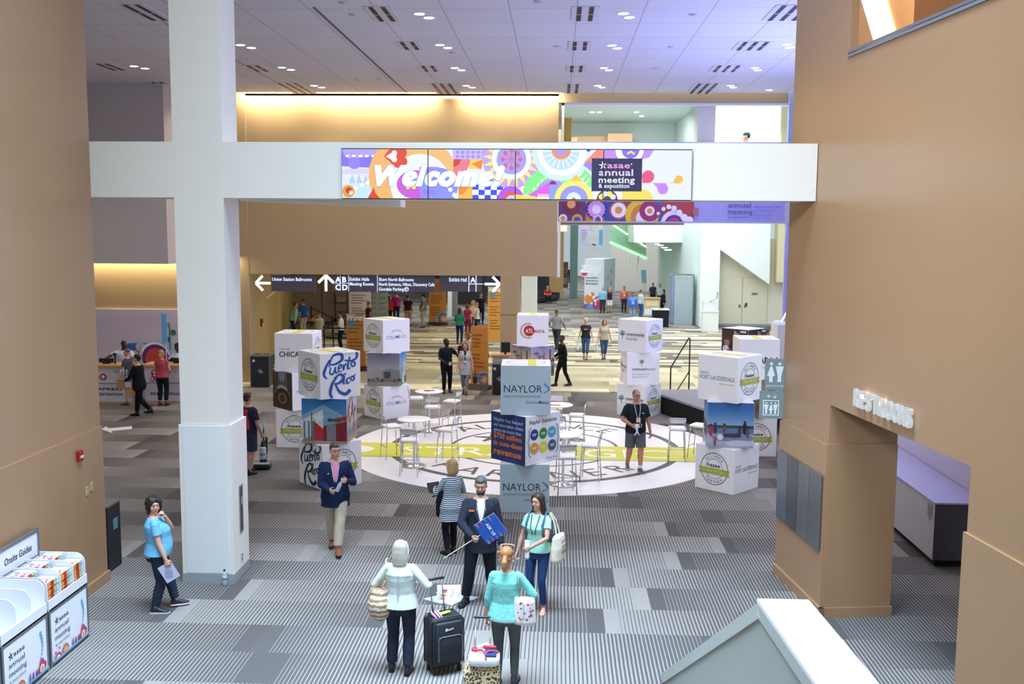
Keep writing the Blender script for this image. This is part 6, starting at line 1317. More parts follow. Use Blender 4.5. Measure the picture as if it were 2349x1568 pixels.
MB().tube([(0, .15, .50), (.0, .20, .86)], .017, 10).build('handle_tube', bk_, o, True); MB().limb([(0, .20, .86), (.0, .22, .99)], [.022, .02], 10).build('grip', mat('#8fc4bc', .3), o, True)
MB().tube([(.08, .1, .32), (.09, .12, .66), (.06, .13, .68), (.05, .14, .5)], .014, 8).build('hose', bk_, o, True)
for x in (-.15, .15): MB().lathe((x, .09, .05), [(.05, -.015), (.05, .015)], 16, (1, 0, 0)).build('wheel', bk_, o)

# ------------------------------------------------------------------ far hall furniture
def W_(px, py): p = G(px, py); return (p.x, p.y, 0)
p = G(1362, 706); o = thing('printed_tower', 'tall white printed tower with Zing lettering in the far hall', 'display tower', (p.x - .0, p.y, 0), 0)
w = 1.32; MB().prism([(-w / 2, 0, 0), (w / 2, 0, 0), (w / 2 + .9, 2.6, 0), (-w / 2 + .8, 2.6, 0)], (0, 0, 3.35)).build('tower_body', mat('#dfe2ee', .5, vary=.01), o)
a = Art((-w / 2, -.004, 0), (1, 0, 0), (0, 0, 1), eps=.003)
a.disc(-.02, 2.42, .30, '#e6e8ee'); a.disc(-.02, 2.42, .24, '#c2455c', a0=180, a1=360); a.text('Zing!', -.35, 2.45, .46, '#eef4f6', w=1.5, bold=.06, shear=.25)
for k, (t_, h) in enumerate((('Association', .12), ('Solutions', .12), ('Marketplace', .12))): a.text(t_, .08, 2.02 - k * .20, h, '#3c4a66', w=.30 + h * 4.5, bold=.02)
a.clip = (0, 0, w, 3); a.disc(.35, .62, .33, '#dd8a3c'); a.disc(.55, .95, .14, '#dd8a3c'); a.rect(0, 0, w, .28, '#7a5aa8')
for r_, c in ((.55, '#7b3f96'), (.44, '#e8d6ea'), (.34, '#c2455c')): a.disc(1.15, .32, r_, c)
for x, y in ((.4, .9), (.62, .72), (.72, .52), (.5, .3)): a.disc(x, y, .09, '#f4eef6')
a.disc(.4, .08, .2, '#6a9ae0'); a.disc(.9, .05, .18, '#b83a7c'); a.build('print', o)
a = Art((w / 2, .01, 0), V((.9, 2.6, 0)).normalized(), (0, 0, 1), eps=.003)
for k, c in enumerate(('#d0687c', '#8a94b0', '#c4a878', '#8a94b0', '#9a9cb4')): a.disc(1.0 + (k % 2) * .8, 2.9 - k * .42, .14, c)
a.build('side_print', o)
p = G(1406, 655); o = thing('picket_fence', 'white picket fence with teal behind it in the far hall', 'fence', (p.x, p.y, 0)); wf = 1.85 * p.y / 95
for k in range(11): x = -.95 + k * .19; MB().prism([(x - .05, 0, .0), (x + .05, 0, .0), (x + .05, 0, 1.0), (x, 0, 1.10), (x - .05, 0, 1.0)], (0, .03, 0)).build('picket', FW, o)
for z in (.25, .8): box('rail', (-1.0, .03, z), (1.0, .07, z + .08), FW, o)
o = thing('blue_column_banner', 'tall teal blue banner column right of the picket fence', 'banner', W_(1435, 660)); box('panel', (-.38, 0, .02), (.32, .5, 2.9), mat('#5fb0c8', .5), o); box('foot', (-.45, -.1, 0), (.4, .6, .05), mat('#48606a', .5), o)
o = thing('display_cabinet', 'low pale booth cabinet between the teal banner and the far wall', 'cabinet', W_(1462, 662)); box('body', (-.8, 0, .03), (1.0, 1, 1.35), mat('#d5e0e2', .5), o); box('base', (-.82, -.02, 0), (1.02, 1, .06), mat('#3c4246', .6), o)
for q, z0, z1, w_, c, l in (((1341, 640), 4.0, 6.6, .8, '#d9d4f0', 'long white and violet banner hanging in the far hall'), ((1378, 640), 4.1, 6.0, .3, '#7ab2d6', 'narrow blue banner hanging in the far hall')):
    pz = A(q[0], 570, 84); o = thing('hanging_banner', l, 'banner', (pz.x, 84, z0)); box('cloth', (-w_ / 2, 0, 0), (w_ / 2, .04, z1 - z0), mat(c, .6), o); MB().tube([(-w_ / 2, .02, z1 - z0), (w_ / 2, .02, z1 - z0)], .04).build('rod', mat('#b0b4b8', .4), o); MB().tube([(0, .02, z1 - z0), (0, .02, 15.5 - z0)], .012).build('cable', mat('#b0b4b8', .4), o)
    a = Art((-w_ / 2, -.002, 0), (1, 0, 0), (0, 0, 1), eps=.003); a.disc(w_ * .3, z1 - z0 - .4, w_ * .22, '#8a86d8'); [a.rect(w_ * .15, .5 + k * .2, w_ * .75, .56 + k * .2, '#9aa6c8') for k in range(5)]; a.build('print', o)
p = A(1362, 550, 80); o = thing('hanging_sculpture', 'cluster of white and red panels hanging high in the far hall', 'hanging decoration', tuple(p)); [MB().box((math.sin(k * 2.) * .3, 0, k * .55 - 1.2), (.9, .2, .5), Euler((0, .3 * math.sin(k), 0))).build('panel', mat(('#f4f6f8', '#e9eef2', '#d8686c')[k % 3 if k % 2 else 0], .5, vary=0), o) for k in range(6)]; MB().tube([(0, 0, 1.5), (0, 0, 15.5 - p.z)], .03).build('cable', mat('#999999'), o)
# reception desk, black table, curtain booth, fixtures
p = G(1495, 724); o = thing('reception_desk', 'pale wooden reception desk where visitors gather in the far hall', 'desk', (p.x, p.y + .4, 0)); box('body', (-.48, -.35, 0), (.48, .35, 1.06), mat('#d9c193', .5), o); box('worktop', (-.55, -.42, 1.06), (.55, .42, 1.12), mat('#cfae7c', .4), o); box('front_panel', (-.36, -.37, .6), (.36, -.355, .9), mat('#e6d7b4', .5), o); box('lower_sign', (-.45, -.37, .05), (.15, -.355, .42), mat('#eaf2f4', .5), o)
p = G(1516, 750); o = thing('draped_table', 'black draped table with white top before the curtain booth', 'table', (p.x, p.y + .5, 0)); box('drape', (-.42, -.5, 0), (.42, .5, .94), cloth('#22282a'), o); box('table_top', (-.45, -.53, .94), (.45, .53, .98), mat('#e2ebea', .4), o); box('laptop', (-.1, -.15, .98), (.25, .1, 1.0), mat('#3a4c58', .4), o)
p = G(1565, 744); o = thing('curtain_booth', 'grey white curtained booth against the pale far wall', 'booth', (p.x, p.y + .5, 0)); pts = []
n = 26
for i in range(n + 1): x = -.50 + i * (1.05 / n); pts.append((x, -.5 + (.05 if i % 2 else -.03), 0))
mb = MB(); mb.prism([pts[0], *pts[1:], (.55, .5, 0), (-.50, .5, 0)], (0, 0, 2.75)); mb.build('curtain', cloth('#c9d6da'), o)
box('side_print', (-.62, -.55, .05), (-.52, .5, 2.8), mat('#8c8fb8', .6, vary=.3, scale=2), o); MB().tube([(-.6, -.55, 2.8), (.58, -.55, 2.8), (.58, .5, 2.8), (-.6, .5, 2.8)], .03).build('frame', mat('#5a6a6c'), o); MB().tube([(.58, -.55, 0), (.58, -.55, 2.8)], .03).build('pole', mat('#5a6a6c'), o)
p = G(1627, 760); o = thing('drinking_station', 'white two level fixture standing against the far white wall', 'drinking fountain', (p.x, p.y, 0)); box('lower_cabinet', (-.40, -.3, 0), (.42, .5, 1.05), mat('#f0f4f2', .4, vary=0), o); box('upper_cabinet', (-.34, .0, 1.05), (.30, .5, 1.62), mat('#e4ecea', .4, vary=0), o); MB().tube([(-.02, .0, 1.6), (.35, .0, 1.75), (.38, .0, 2.1)], .03).build('pipe_rail', mat('#9fb0b0', .3, .5), o); box('top_plate', (-.43, -.33, 1.05), (.45, .02, 1.09), mat('#d8e4e2', .3), o)
p = G(1478, 700); o = thing('pole_sign', 'light blue blade sign on a pole by the reception desk in the far hall', 'sign', (p.x, p.y, 0)); MB().tube([(0, 0, 0), (0, 0, 2.4)], .02, 8).build('pole', mat('#bcc8cc'), o); MB().lathe((0, 0, 0), [(.2, 0), (.2, .03), (.03, .04)], 18).build('base', mat('#8a9498'), o); MB().box((-.08, 0, 2.05), (.36, .04, .95), Euler((0, -.06, 0))).build('panel', mat('#a9daf4', .5, vary=0), o)
# sofas and easels at the far left of the opening
def sofa(px, py, label, rz):
    p = G(px, py); o = thing('sofa', label, 'sofa', (p.x, p.y, 0), R(rz), 'dark lobby sofas'); m = cloth('#3c3a38')
    MB().box((0, 0, .25), (1.9, .85, .3), bev=.06).build('seat', m, o); MB().box((0, .38, .55), (1.9, .2, .55), bev=.06).build('backrest', m, o)
    for x in (-.88, .88): MB().box((x, 0, .42), (.2, .85, .4), bev=.05).build('armrest', m, o)
    for x in (-.8, .8): MB().box((x, 0, .05), (.06, .6, .1)).build('leg', mat('#5a5a5a', .3, .6), o)
sofa(1262, 690, 'dark sofa with chrome legs right behind the white pillar', 70); sofa(1236, 694, 'dark sofa where a person in red sits', 70)
for x, l in ((1283, 'dark poster on an easel left of the standing person far back'), (1296, 'tall dark poster board nearest the far standing person')):
    p = G(x, 660); o = thing('poster_board', l, 'poster', (p.x, p.y - (3 if x < 1290 else 0), 0)); box('panel', (-.28, 0, .1), (.28, .04, 2.4), mat('#4c3c38', .6, vary=.3, scale=3), o); box('foot', (-.3, -.2, 0), (.3, .2, .1), mat('#6a5a4c'), o)
    a = Art((-.28, -.002, .1), (1, 0, 0), (0, 0, 1)); a.disc(.28, 1.5, .2, '#8a6a5c'); a.disc(.28, 1.5, .12, '#2c2422'); [a.rect(.1, .3 + k * .2, .46, .38 + k * .2, '#a8a09c') for k in range(3)]; a.build('print', o)
# ------------------------------------------------------------------ things people hold or wear
def attach(mb, name, m, P, label=None, smooth=True): return mb.build(name, m, P.root, smooth, **({'label': label} if label else {}))
def held(P, name, label, cat_, local):
    """a thing of its own standing at a point of the person's frame"""
    w = Matrix.Translation(P.root.location) @ P.root.rotation_euler.to_matrix().to_4x4() @ Matrix.Scale(P.k, 4)
    o = thing(name, label, cat_, w @ V(local), P.root.rotation_euler.z); return o
def hp(P, sd): return P.palm[sd]

def gp(x, y): p = G(x, y); return (p.x, p.y, 0)
# 1 woman in the light blue T-shirt
p = gp(366, 1399)
P = Person('woman in light blue t-shirt with dark curly hair and hand at chin, near the column', p, R(-68), 1.62, 'f', 1.24, .075, '#d3a08c', 2,
    lean=(0, -.03), fl=(-.09, .24, 0, -5), fr=(.10, -.06, 0, 14), hl=(.04, .12, 1.46), pl=(-.7, .8, -1.5), hr=(.30, .13, .80), pr=(.5, -.9, 0), curl_l=.75, curl_r=.6,
    head=(-74, -6), hair=('curly', '#2a211e'), top=('tee', '#6fb4dc', dict(hem=.90, sleeve=.62)), legs=('jeans', '#2a3346', dict(g=.02)), shoes='#2b2d38', nl=(.3, -1, .2), nr=(-1, .1, 0), sole='#e4e4e8')
P.patch('undershirt_hem', [(.915, -.19, .19), (.872, -.18, .18)], cloth('#d5c6ac'), .016); P.patch('undershirt_hem', [(.915, -.19, .19), (.872, -.18, .18)], cloth('#d5c6ac'), .016, back=True)
P.patch('back_print', [(1.34, -.07, .08), (1.30, -.08, .08)], mat('#8fbfc8', .8), .034, back=True)
h = hp(P, 'r'); o = held(P, 'paper', 'folded printed paper held low by the woman in light blue', 'paper', h + V((0.01, .02, -.05)))
MB().box((0, 0, -.09), (.012, .19, .25), Euler((R(28), 0, 0))).build('sheet', mat('#b9bcd4', .5), o)
a = Art((.0065, -.05, -.20), (0, 1, .0), (0, .0, 1)); [a.rect(.0, .03 + k * .02, .10, .036 + k * .02, '#8a88a8') for k in range(6)]; a.build('print', o)

# 2 man in the navy blazer
P = Person('man in navy blazer and khaki trousers walking in front of the Puerto Rico cubes', gp(771, 1262), R(194), 1.83, 'm', 1.08, .03, '#c99a84', 2,
    lean=(0, .02), fl=(-.02, .26, 0, -3), fr=(.05, -.26, .0, 8), hl=(-.17, .30, 1.20), hr=(.10, .30, 1.07), pl=(-.6, -.5, -1), pr=(.6, -.6, -1), curl_l=.8, curl_r=.85, nl=(.6, -.7, .0), nr=(-.8, -.4, .2),
    head=(16, -6), hair=('short', '#4a4440'), top=('jacket', '#1f2a4a', dict(front='#d88fa6', open=.058, vz=.98, collar='#d88fa6', hem=.74)), legs=('pants', '#b7ad98', dict(w=.012)), shoes='#8a4f30')
P.glasses(); P.lanyard('#b8a8d8', False); 
MB().ell(P.surf(.11, 1.30, .055), (.016, .006, .013)).build('lapel_pin', mat('#e2c04a', .3, .6), P.root, True)
MB().ell(P.surf(.035, .98, .05), (.011, .005, .011)).build('jacket_button', mat('#d8b84a', .3, .7), P.root, True)
m1 = (hp(P, 'l') + hp(P, 'r')) / 2; o = held(P, 'water_bottle', 'clear plastic bottle with white cap held by the man in the navy blazer', 'bottle', m1 + V((-.02, .02, 0))); d = V((-.42, .12, .9)).normalized()
MB().lathe(-d * .10, [(.028, 0), (.033, .01), (.033, .13), (.013, .18), (.013, .19)], 18, d).build('bottle_body', mat('#cfd8de', .1, alpha=.5, vary=0), o, True); MB().lathe(d * .09, [(.016, 0), (.016, .022), (.001, .023)], 14, d).build('bottle_cap', mat('#eef0f0', .4), o)

# 3 woman in the striped cardigan
def stripes(c1, c2, sc=60):
    m = bpy.data.materials.new('striped_knit'); m.use_nodes = True; nt = m.node_tree; b = nt.nodes['Principled BSDF']; b.inputs['Roughness'].default_value = .9
    tc = nt.nodes.new('ShaderNodeTexCoord'); w = nt.nodes.new('ShaderNodeTexWave'); w.bands_direction = 'Z'; w.inputs['Scale'].default_value = sc; w.inputs['Distortion'].default_value = 1.2; w.inputs['Detail Scale'].default_value = 1
    r_ = nt.nodes.new('ShaderNodeValToRGB'); r_.color_ramp.interpolation = 'CONSTANT'; r_.color_ramp.elements[0].color = (*lin(c1), 1); r_.color_ramp.elements[1].position = .42; r_.color_ramp.elements[1].color = (*lin(c2), 1)
    nt.links.new(tc.outputs['Object'], w.inputs[0]); nt.links.new(w.outputs['Fac'], r_.inputs[0]); nt.links.new(r_.outputs[0], b.inputs['Base Color']); return m
P = Person('blonde woman in black and white striped cardigan, seen from behind, left of the suited man', gp(1037, 1272), R(38), 1.61, 'f', 1.05, 0, '#cfa08c', 2,
    fl=(-.08, .02, 0, -4), fr=(.09, .10, 0, 6), hl=(-.16, .34, 1.14), pl=(-.8, -.5, -.9), hr=(.16, .28, 1.10), curl_l=.7, curl_r=.8, head=(10, -2), hair=('bob', '#a98a5c'),
    top=('long', '#33363f', dict(hem=.66, flare=.05, mat=stripes('#23262e', '#b9c4cf', 9.5))), legs=('pants', '#1c1f28'), shoes='#1a1b20')
h = hp(P, 'l'); o = held(P, 'tablet', 'dark tablet and sheaf of brochures held by the woman in stripes', 'tablet', h + V((0, .06, .03))); MB().box((0, 0, 0), (.22, .02, .16), Euler((R(-35), 0, 0))).build('tablet_body', mat('#26282c', .3), o); MB().box((.02, .03, -.05), (.20, .02, .20), Euler((R(-35), 0, R(8)))).build('brochure', mat('#c4b4b8', .5), o); MB().box((.02, .045, -.08), (.18, .012, .20), Euler((R(-35), 0, R(14)))).build('brochure', mat('#b5573c', .5), o)
sc_ = MB()
for i, (x, l) in enumerate(((-.21, .5), (-.175, .46), (-.235, .42))): sc_.limb([P.spine(1.3) + V((x * .9, .05, 0)), P.spine(1.0) + V((x * 1.15, .06, 0)), V((x * 1.2, .06, 1.0 - l * .55))], [.03, .03, .015], 8)
fuse(sc_, 'scarf', cloth('#191b20'), P.root, .01, 1)

# 4 man in the dark suit with the ASK US sign
P = Person('bearded man in dark suit holding the blue ASK US sign, facing the two women', gp(1102, 1381), R(186), 1.85, 'm', 1.04, .01, '#c89a84', 2,
    fl=(-.17, -.10, 0, -10), fr=(.20, .03, 0, 24), hl=(-.27, .10, .86), hr=(.13, .33, 1.03), pr=(1, -.25, -.5), curl_l=.6, curl_r=.95, nr=(-.9, -.3, .2), nl=(.9, .1, 0),
    head=(-8, -16), hair=('short', '#575a5e'), top=('jacket', '#2a303c', dict(front='#e4d8d8', open=.068, vz=1.02, collar='#e6dcdc', hem=.73)), legs=('pants', '#22262f', dict(w=.006)), shoes='#14151a')
H, q = P.H, P.hq; bd = MB(); bd.loft([(H(0, .026, -.128), q @ V((.030, 0, 0)), q @ V((0, .026, 0))), (H(0, .030, -.108), q @ V((.048, 0, 0)), q @ V((0, .052, 0))), (H(0, .024, -.08), q @ V((.061, 0, 0)), q @ V((0, .068, 0))), (H(0, .006, -.045), q @ V((.070, 0, 0)), q @ V((0, .070, 0)))], 16)
bd.ell(H(0, .088, -.040), (.027, .010, .007), q); fuse(bd, 'beard', mat('#30241f', .8, vary=.3, scale=40, bump=.5), P.root, .007, 1)
MB().ell(H(0, .095, -.060), (.018, .005, .005), q, 10, 5).build('lips', mat('#a8605a', .5, vary=0), P.root, True)
P.lanyard('#4a5a72', False); a_ = P.surf(0, 1.13, .055); MB().box(a_, (.03, .01, .05)).build('lanyard_clip', mat('#2a3a4a', .4), P.root)
MB().box(P.surf(.125, 1.325, .050), (.075, .006, .026), Euler((0, 0, R(-14)))).build('name_badge', mat('#e07a24', .4), P.root)
h = hp(P, 'r'); o = held(P, 'ask_us_sign', 'square blue ASK US sign on a pale stick held by the suited man', 'sign', h)
ax = V((-.80, .10, .55)).normalized(); nrm = V((0.05, 1, -.05)); nrm = (nrm - ax * nrm.dot(ax)).normalized(); sd_ = ax.cross(nrm)
MB().tube([-ax * .52, ax * .40], .0075, 8).build('stick', mat('#d9d2b4', .5), o)
c = ax * .25 + nrm * .012; q4 = Matrix((ax, sd_, nrm)).transposed(); MB().box(c, (.33, .33, .006), q4).build('sign_board', mat('#e8eef6', .5), o)
# print: seen from the front, reading along the stick
e1, e2 = -ax, nrm.cross(-ax)
a = Art(c + nrm * .0035 - e1 * .165 - e2 * .165, e1, e2); a.rect(.0, .0, .33, .33, '#1f55b0')
a2 = a; a.text('ASK US', .165, .135, .060, '#eef4ff', w=.215, align='c', bold=.05, rot=0) if False else None
for i in range(5):
    for yy, s_ in ((0, 1), (.33, -1)): a.stroke([(.03 + i * .065, yy), (.03 + i * .065, yy + s_ * (.07 + .02 * (i % 2)))], .022, ('#7a5ac0', '#e8704a', '#4a86d8', '#c0508a', '#e89a4a')[i], w1=.003)
vs, fs, aa, bb = text_mesh('ASK US', .03); k_ = .20 / (bb - aa); a.mb.use(a.m('#eef4ff')); a.k += 1
# letters run across the board at right angles to the stick
a.mb.add([a.P(.165 - (vy - .35) * k_, .165 + (vx - (aa + bb) / 2) * k_) for vx, vy in vs], [f[::1] for f in fs]); a.build('sign_print', o)

# 5 woman with the backpack
P = Person('smiling woman with long brown hair, mint t-shirt and jeans, wearing a backpack and tote', gp(1232, 1399), R(158), 1.69, 'f', 1.02, 0, '#c99480', 2,
    fl=(-.11, .02, 0, -14), fr=(.08, .0, 0, 24), hr=(.30, .08, .82), hl=(-.02, .30, 1.04), pl=(-1, .05, -.5), curl_l=.9, curl_r=.8, nl=(.4, -.8, 0),
    head=(-16, -6), hair=('long', '#3a2922'), top=('tee', '#a6ddcb', dict(hem=.90, sleeve=.55)), legs=('jeans', '#28406c', dict(g=.006)), shoes='sandal')
P.lanyard('#3a4450', False)
MB().box(P.surf(.10, 1.02, .05), (.085, .006, .12)).build('badge', mat('#e6dfe6', .4), P.root); MB().box(P.surf(.10, 1.0, .054), (.08, .006, .03)).build('badge_band', mat('#4a3c78', .4), P.root)
bp = MB(); bp.loft([(P.spine(1.36) + V((0, -.18, 0)), V((.10, 0, 0)), V((0, .045, 0))), (P.spine(1.28) + V((0, -.20, 0)), V((.14, 0, 0)), V((0, .075, 0))), (P.spine(1.1) + V((0, -.22, 0)), V((.15, 0, 0)), V((0, .09, 0))), (P.spine(.98) + V((0, -.20, 0)), V((.13, 0, 0)), V((0, .07, 0)))], 18)
o = held(P, 'backpack', 'slate blue backpack on the back of the woman in the mint t-shirt', 'backpack', (0, 0, 0)); o.scale = (P.k,) * 3; fuse(bp, 'pack_body', cloth('#4a6478'), o, .01, 2)
for sx in (-1, 1): MB().limb([P.spine(1.36) + V((sx * .12, -.14, .02)), P.spine(1.40) + V((sx * .125, -.02, .085)), P.surf(sx * .125, 1.32, .035), P.surf(sx * .135, 1.16, .035), P.spine(1.06) + V((sx * .165, .0, 0))], [.018] * 5, 8).build('shoulder_strap', cloth('#4a6478'), o, True)
o = held(P, 'tote_bag', 'cream tote bag with small coloured lettering on the shoulder of the backpack woman', 'bag', V((-.31, -.03, .78))); tb_ = MB(); tb_.loft([((0, 0, 0), (.055, 0, 0), (0, .15, 0)), ((0, 0, .04), (.085, 0, 0), (0, .19, 0)), ((0, 0, .2), (.085, 0, 0), (0, .19, 0)), ((0, 0, .36), (.05, 0, 0), (0, .175, 0))], 14); fuse(tb_, 'bag_body', cloth('#e2dccb'), o, .012, 2)
a = Art((-.088, .12, .08), (0, -1, 0), (0, 0, 1), eps=.001)
for r_ in range(3): [a.rect(.02 + k * .035, .20 - r_ * .07, .042 + k * .035, .24 - r_ * .07 + .006 * (k % 2), ('#3a8a9c', '#d0703c', '#4a5ab0', '#b84a6c', '#4a9a5c', '#3a3a40')[(k + r_) % 6]) for k in range(6 if r_ else 4)]
a.build('lettering', o)
for y in (-.06, .06): MB().tube([(0, y, .35), (.05, y * .6, .55), (.12, y * .3, .66), (.14, 0, .60)], .010, 6).build('strap', cloth('#e2dccb'), o)
h = hp(P, 'l'); o = held(P, 'tumbler', 'white insulated tumbler in the hand of the woman in mint', 'bottle', h + V((0, .0, -.15))); MB().lathe((0, 0, 0), [(.001, 0), (.030, 0), (.034, .02), (.035, .2), (.028, .22), (.022, .25), (.001, .252)], 20).build('cup', mat('#eceaf2', .3, vary=0), o, True); MB().lathe((0, 0, .0), [(.0305, .0), (.0345, .02)], 18).build('base_ring', mat('#b8b8bc', .2, .9), o)
MB().tube([P.wr['l'] + V((0.03 * math.cos(R(t)), .03 * math.sin(R(t)), 0)) for t in range(0, 361, 40)], .006, 6).build('watch', mat('#3a9aa8', .4), P.root, True)

# 6 grey-haired woman with the suitcase
P = Person('woman with shoulder length grey hair, pale shirt and navy trousers, seen from behind', gp(920, 1541), R(-3), 1.64, 'f', 1.08, .015, '#c9977f', 2,
    fl=(-.13, .04, 0, -12), fr=(.10, -.05, 0, 2), hl=(-.36, .10, .92), pl=(-1, -.7, 0), hr=(.34, .22, 1.10), pr=(1, -.6, -.9), curl_l=.7, curl_r=.95, nr=(-.6, 0, -.8), head=(0, -4), hair=('bob', '#c2bcae', .03),
    top=('long', '#c3cdca', dict(hem=.90, flare=.03, g=.012)), legs=('pants', '#2c3242', dict(w=.012)), shoes='#1e2026')
P.patch('back_pleat', [(1.33, -.006, .006), (1.18, -.012, .012), (1.0, -.005, .005)], cloth('#a5b0ae'), .042, back=True, n=2); P.patch('yoke_seam', [(1.335, -.15, .15), (1.330, -.15, .15)], cloth('#aab4b2'), .044, back=True)
o = held(P, 'straw_bag', 'round woven straw bag with pale stripes hanging at the grey haired woman\'s left side', 'bag', V((-.26, -.06, .80)))
def straw():
    m = bpy.data.materials.new('woven_straw'); m.use_nodes = True; nt = m.node_tree; b = nt.nodes['Principled BSDF']; b.inputs['Roughness'].default_value = .9; tc = nt.nodes.new('ShaderNodeTexCoord'); w = nt.nodes.new('ShaderNodeTexWave'); w.bands_direction = 'Z'; w.inputs['Scale'].default_value = 5; w.inputs['Distortion'].default_value = 3; w.inputs['Detail'].default_value = 3; w.inputs['Detail Scale'].default_value = 4
    r_ = nt.nodes.new('ShaderNodeValToRGB'); e = r_.color_ramp.elements; e[0].color = (*lin('#8a6c4c'), 1); e[1].color = (*lin('#e2dcc9'), 1); k = e.new(.45); k.color = (*lin('#c7ac82'), 1); k = e.new(.7); k.color = (*lin('#b7a3ac'), 1)
    nt.links.new(tc.outputs['Object'], w.inputs[0]); nt.links.new(w.outputs['Fac'], r_.inputs[0]); nt.links.new(r_.outputs[0], b.inputs['Base Color']); return m
sb = MB(); sb.ell((0, 0, .10), (.145, .13, .19)); sb.loft([((0, 0, .22), (.11, 0, 0), (0, .09, 0)), ((0, 0, .31), (.115, 0, 0), (0, .07, 0))], 14); fuse(sb, 'bag_body', straw(), o, .012, 2)
MB().tube([(.0, .02, .29), (.06, -.06, .42), (.10, -.13, .56), (.10, -.08, .69), (.10, .02, .66)], .009, 6).build('strap', cloth('#cfc4a8'), o, True)
h = hp(P, 'l'); o = held(P, 'papers', 'white folded papers in the left hand of the grey haired woman', 'paper', h + V((-.0, .0, -.06))); MB().box((0, 0, -.05), (.02, .10, .24), Euler((R(12), R(8), 0))).build('sheet', mat('#d5dade', .5), o)
# black suitcase
p = V(gp(1018, 1535)); o = thing('suitcase', 'black four wheeled soft suitcase with pink and green tags, handle raised', 'suitcase', p, R(30)); bk = mat('#23262d', .55, vary=.1, scale=30)
q0 = Matrix.Rotation(R(-3), 3, 'Y')
MB().box((0, 0, .38), (.42, .27, .60), bev=.05).build('case_body', bk, o, True); MB().box((0, -.155, .40), (.34, .05, .50), bev=.04).build('front_pocket', bk, o, True); MB().box((.0, -.185, .33), (.30, .03, .32), bev=.03).build('lower_pocket', bk, o, True)
for yy in (-.125, .11): MB().tube([(-.205, yy, .1), (-.205, yy, .64), (-.17, yy, .685), (.17, yy, .685), (.205, yy, .64), (.205, yy, .1)], .007, 6).build('piping', mat('#14161a', .4), o, True)
MB().tube([(-.15, -.203, .20), (-.15, -.203, .46), (-.11, -.203, .495), (.11, -.203, .495), (.15, -.203, .46), (.15, -.203, .20)], .004, 6).build('zip', mat('#9aa0a8', .3, .7), o); a = Art((-.06, -.186, .545), (1, 0, .18), (-.18, 0, 1)); a.rect(0, 0, .11, .02, '#c8ccd0'); a.disc(.02, .02, .018, '#e2e4e6'); a.build('metal_tag', o)
for sx in (-1, 1):
    for sy in (-1, 1): w_ = MB().lathe((sx * .16, sy * .09, .032), [(.001, -.014), (.032, -.014), (.032, .014), (.001, .014)], 16, (1, 0, 0)).build('wheel', mat('#15161a', .4), o); MB().box((0 + sx * .16, sy * .09 , .065), (.04, .035, .04), bev=.008).build('wheel_housing', mat('#1b1d21', .4), o)
    MB().tube([(sx * .075 - .02, .10, .67), (sx * .075 - .05, .12, 1.08)], .010, 8).build('handle_tube', mat('#b9bfc6', .25, .9), o, True)
MB().limb([(-.14, .12, 1.09), (.045, .12, 1.09)], [.016, .016], 10).build('handle_grip', mat('#1c1e22', .4), o, True)
MB().box((.02, .0, .70), (.14, .05, .03), Euler((0, 0, R(12))), bev=.012).build('top_handle', mat('#9fd05a', .6), o, True)
for k, dx in enumerate((-.02, .02, .05)): MB().limb([(-.12 + dx, .04, .72), (-.14 + dx, -.02, .73 + .01 * k), (-.10 + dx, -.06, .68)], [.012, .014, .012], 8).build('ribbon', mat('#d9a0c4', .7), o, True)

# 7 woman with the ponytail
P = Person('woman with reddish ponytail and aqua print shirt holding a luggage handle, back to the stairs', gp(1160, 1572), R(-4), 1.68, 'f', 1.06, .01, '#cf9c84', 2,
    fl=(-.10, -.02, 0, -4), fr=(.10, .05, 0, 6), hl=(-.25, .02, .80), pl=(-1, -.8, 0), hr=(.22, .20, 1.02), pr=(1, -.5, -.4), curl_l=.95, curl_r=.8, nl=(.5, 0, -.85), head=(-4, -8), hair=('pony', '#a9764a'),
    top=('long', '#79c4bb', dict(hem=.86, flare=.03, sleeve=1.35, mat=mat('#74c0b8', .8, vary=.35, scale=22, bump=.3))), legs=('pants', '#5a6064', dict(g=.008)), shoes='#3a3a3e')
P.patch('hem_trim', [(.905, -.2, .2), (.885, -.2, .2)], cloth('#e4f0ee'), .055, back=True)
MB().tube([P.H(math.cos(R(t)) * .085, math.sin(R(t)) * .02 + .035, .125 + .012 * math.sin(R(t))) for t in range(-20, 201, 20)], .006, 6).build('sunglasses', mat('#d9a8b4', .2, vary=0), P.root, True)
for sx in (-1, 1): MB().ell(P.H(sx * .083, -.004, -.05), (.008, .008, .012)).build('earring', mat('#f0eee8', .2), P.root, True)
o = held(P, 'floral_bag', 'white floral shoulder bag on the right side of the ponytail woman', 'bag', V((.235, -.10, .84)))
fb = MB(); fb.loft([((0, 0, 0), (.12, 0, 0), (0, .055, 0)), ((0, 0, .03), (.135, 0, 0), (0, .07, 0)), ((0, 0, .27), (.12, 0, 0), (0, .06, 0)), ((0, 0, .31), (.115, 0, 0), (0, .035, 0))], 14); fuse(fb, 'bag_body', mat('#e8e3e2', .6), o, .01, 2)
a = Art((-.11, -.073, .02), (1, 0, 0), (0, 0, 1), eps=.0015); rr = random.Random(2)
for i in range(22): x, y = rr.uniform(.01, .21), rr.uniform(.02, .26); a.disc(x, y, rr.uniform(.006, .016), rr.choice(['#c8607a', '#8aa06a', '#d8a090', '#7a6a9c', '#d04a4a']), n=10)
a.rect(.108, .08, .113, .25, '#8a8078'); a.build('flower_print', o); MB().tube([(-.06, 0, .31), (-.075, .0, .5), (-.085, .05, .60), (-.09, .1, .56)], .009, 6).build('strap', mat('#8a9a94', .6), o, True)
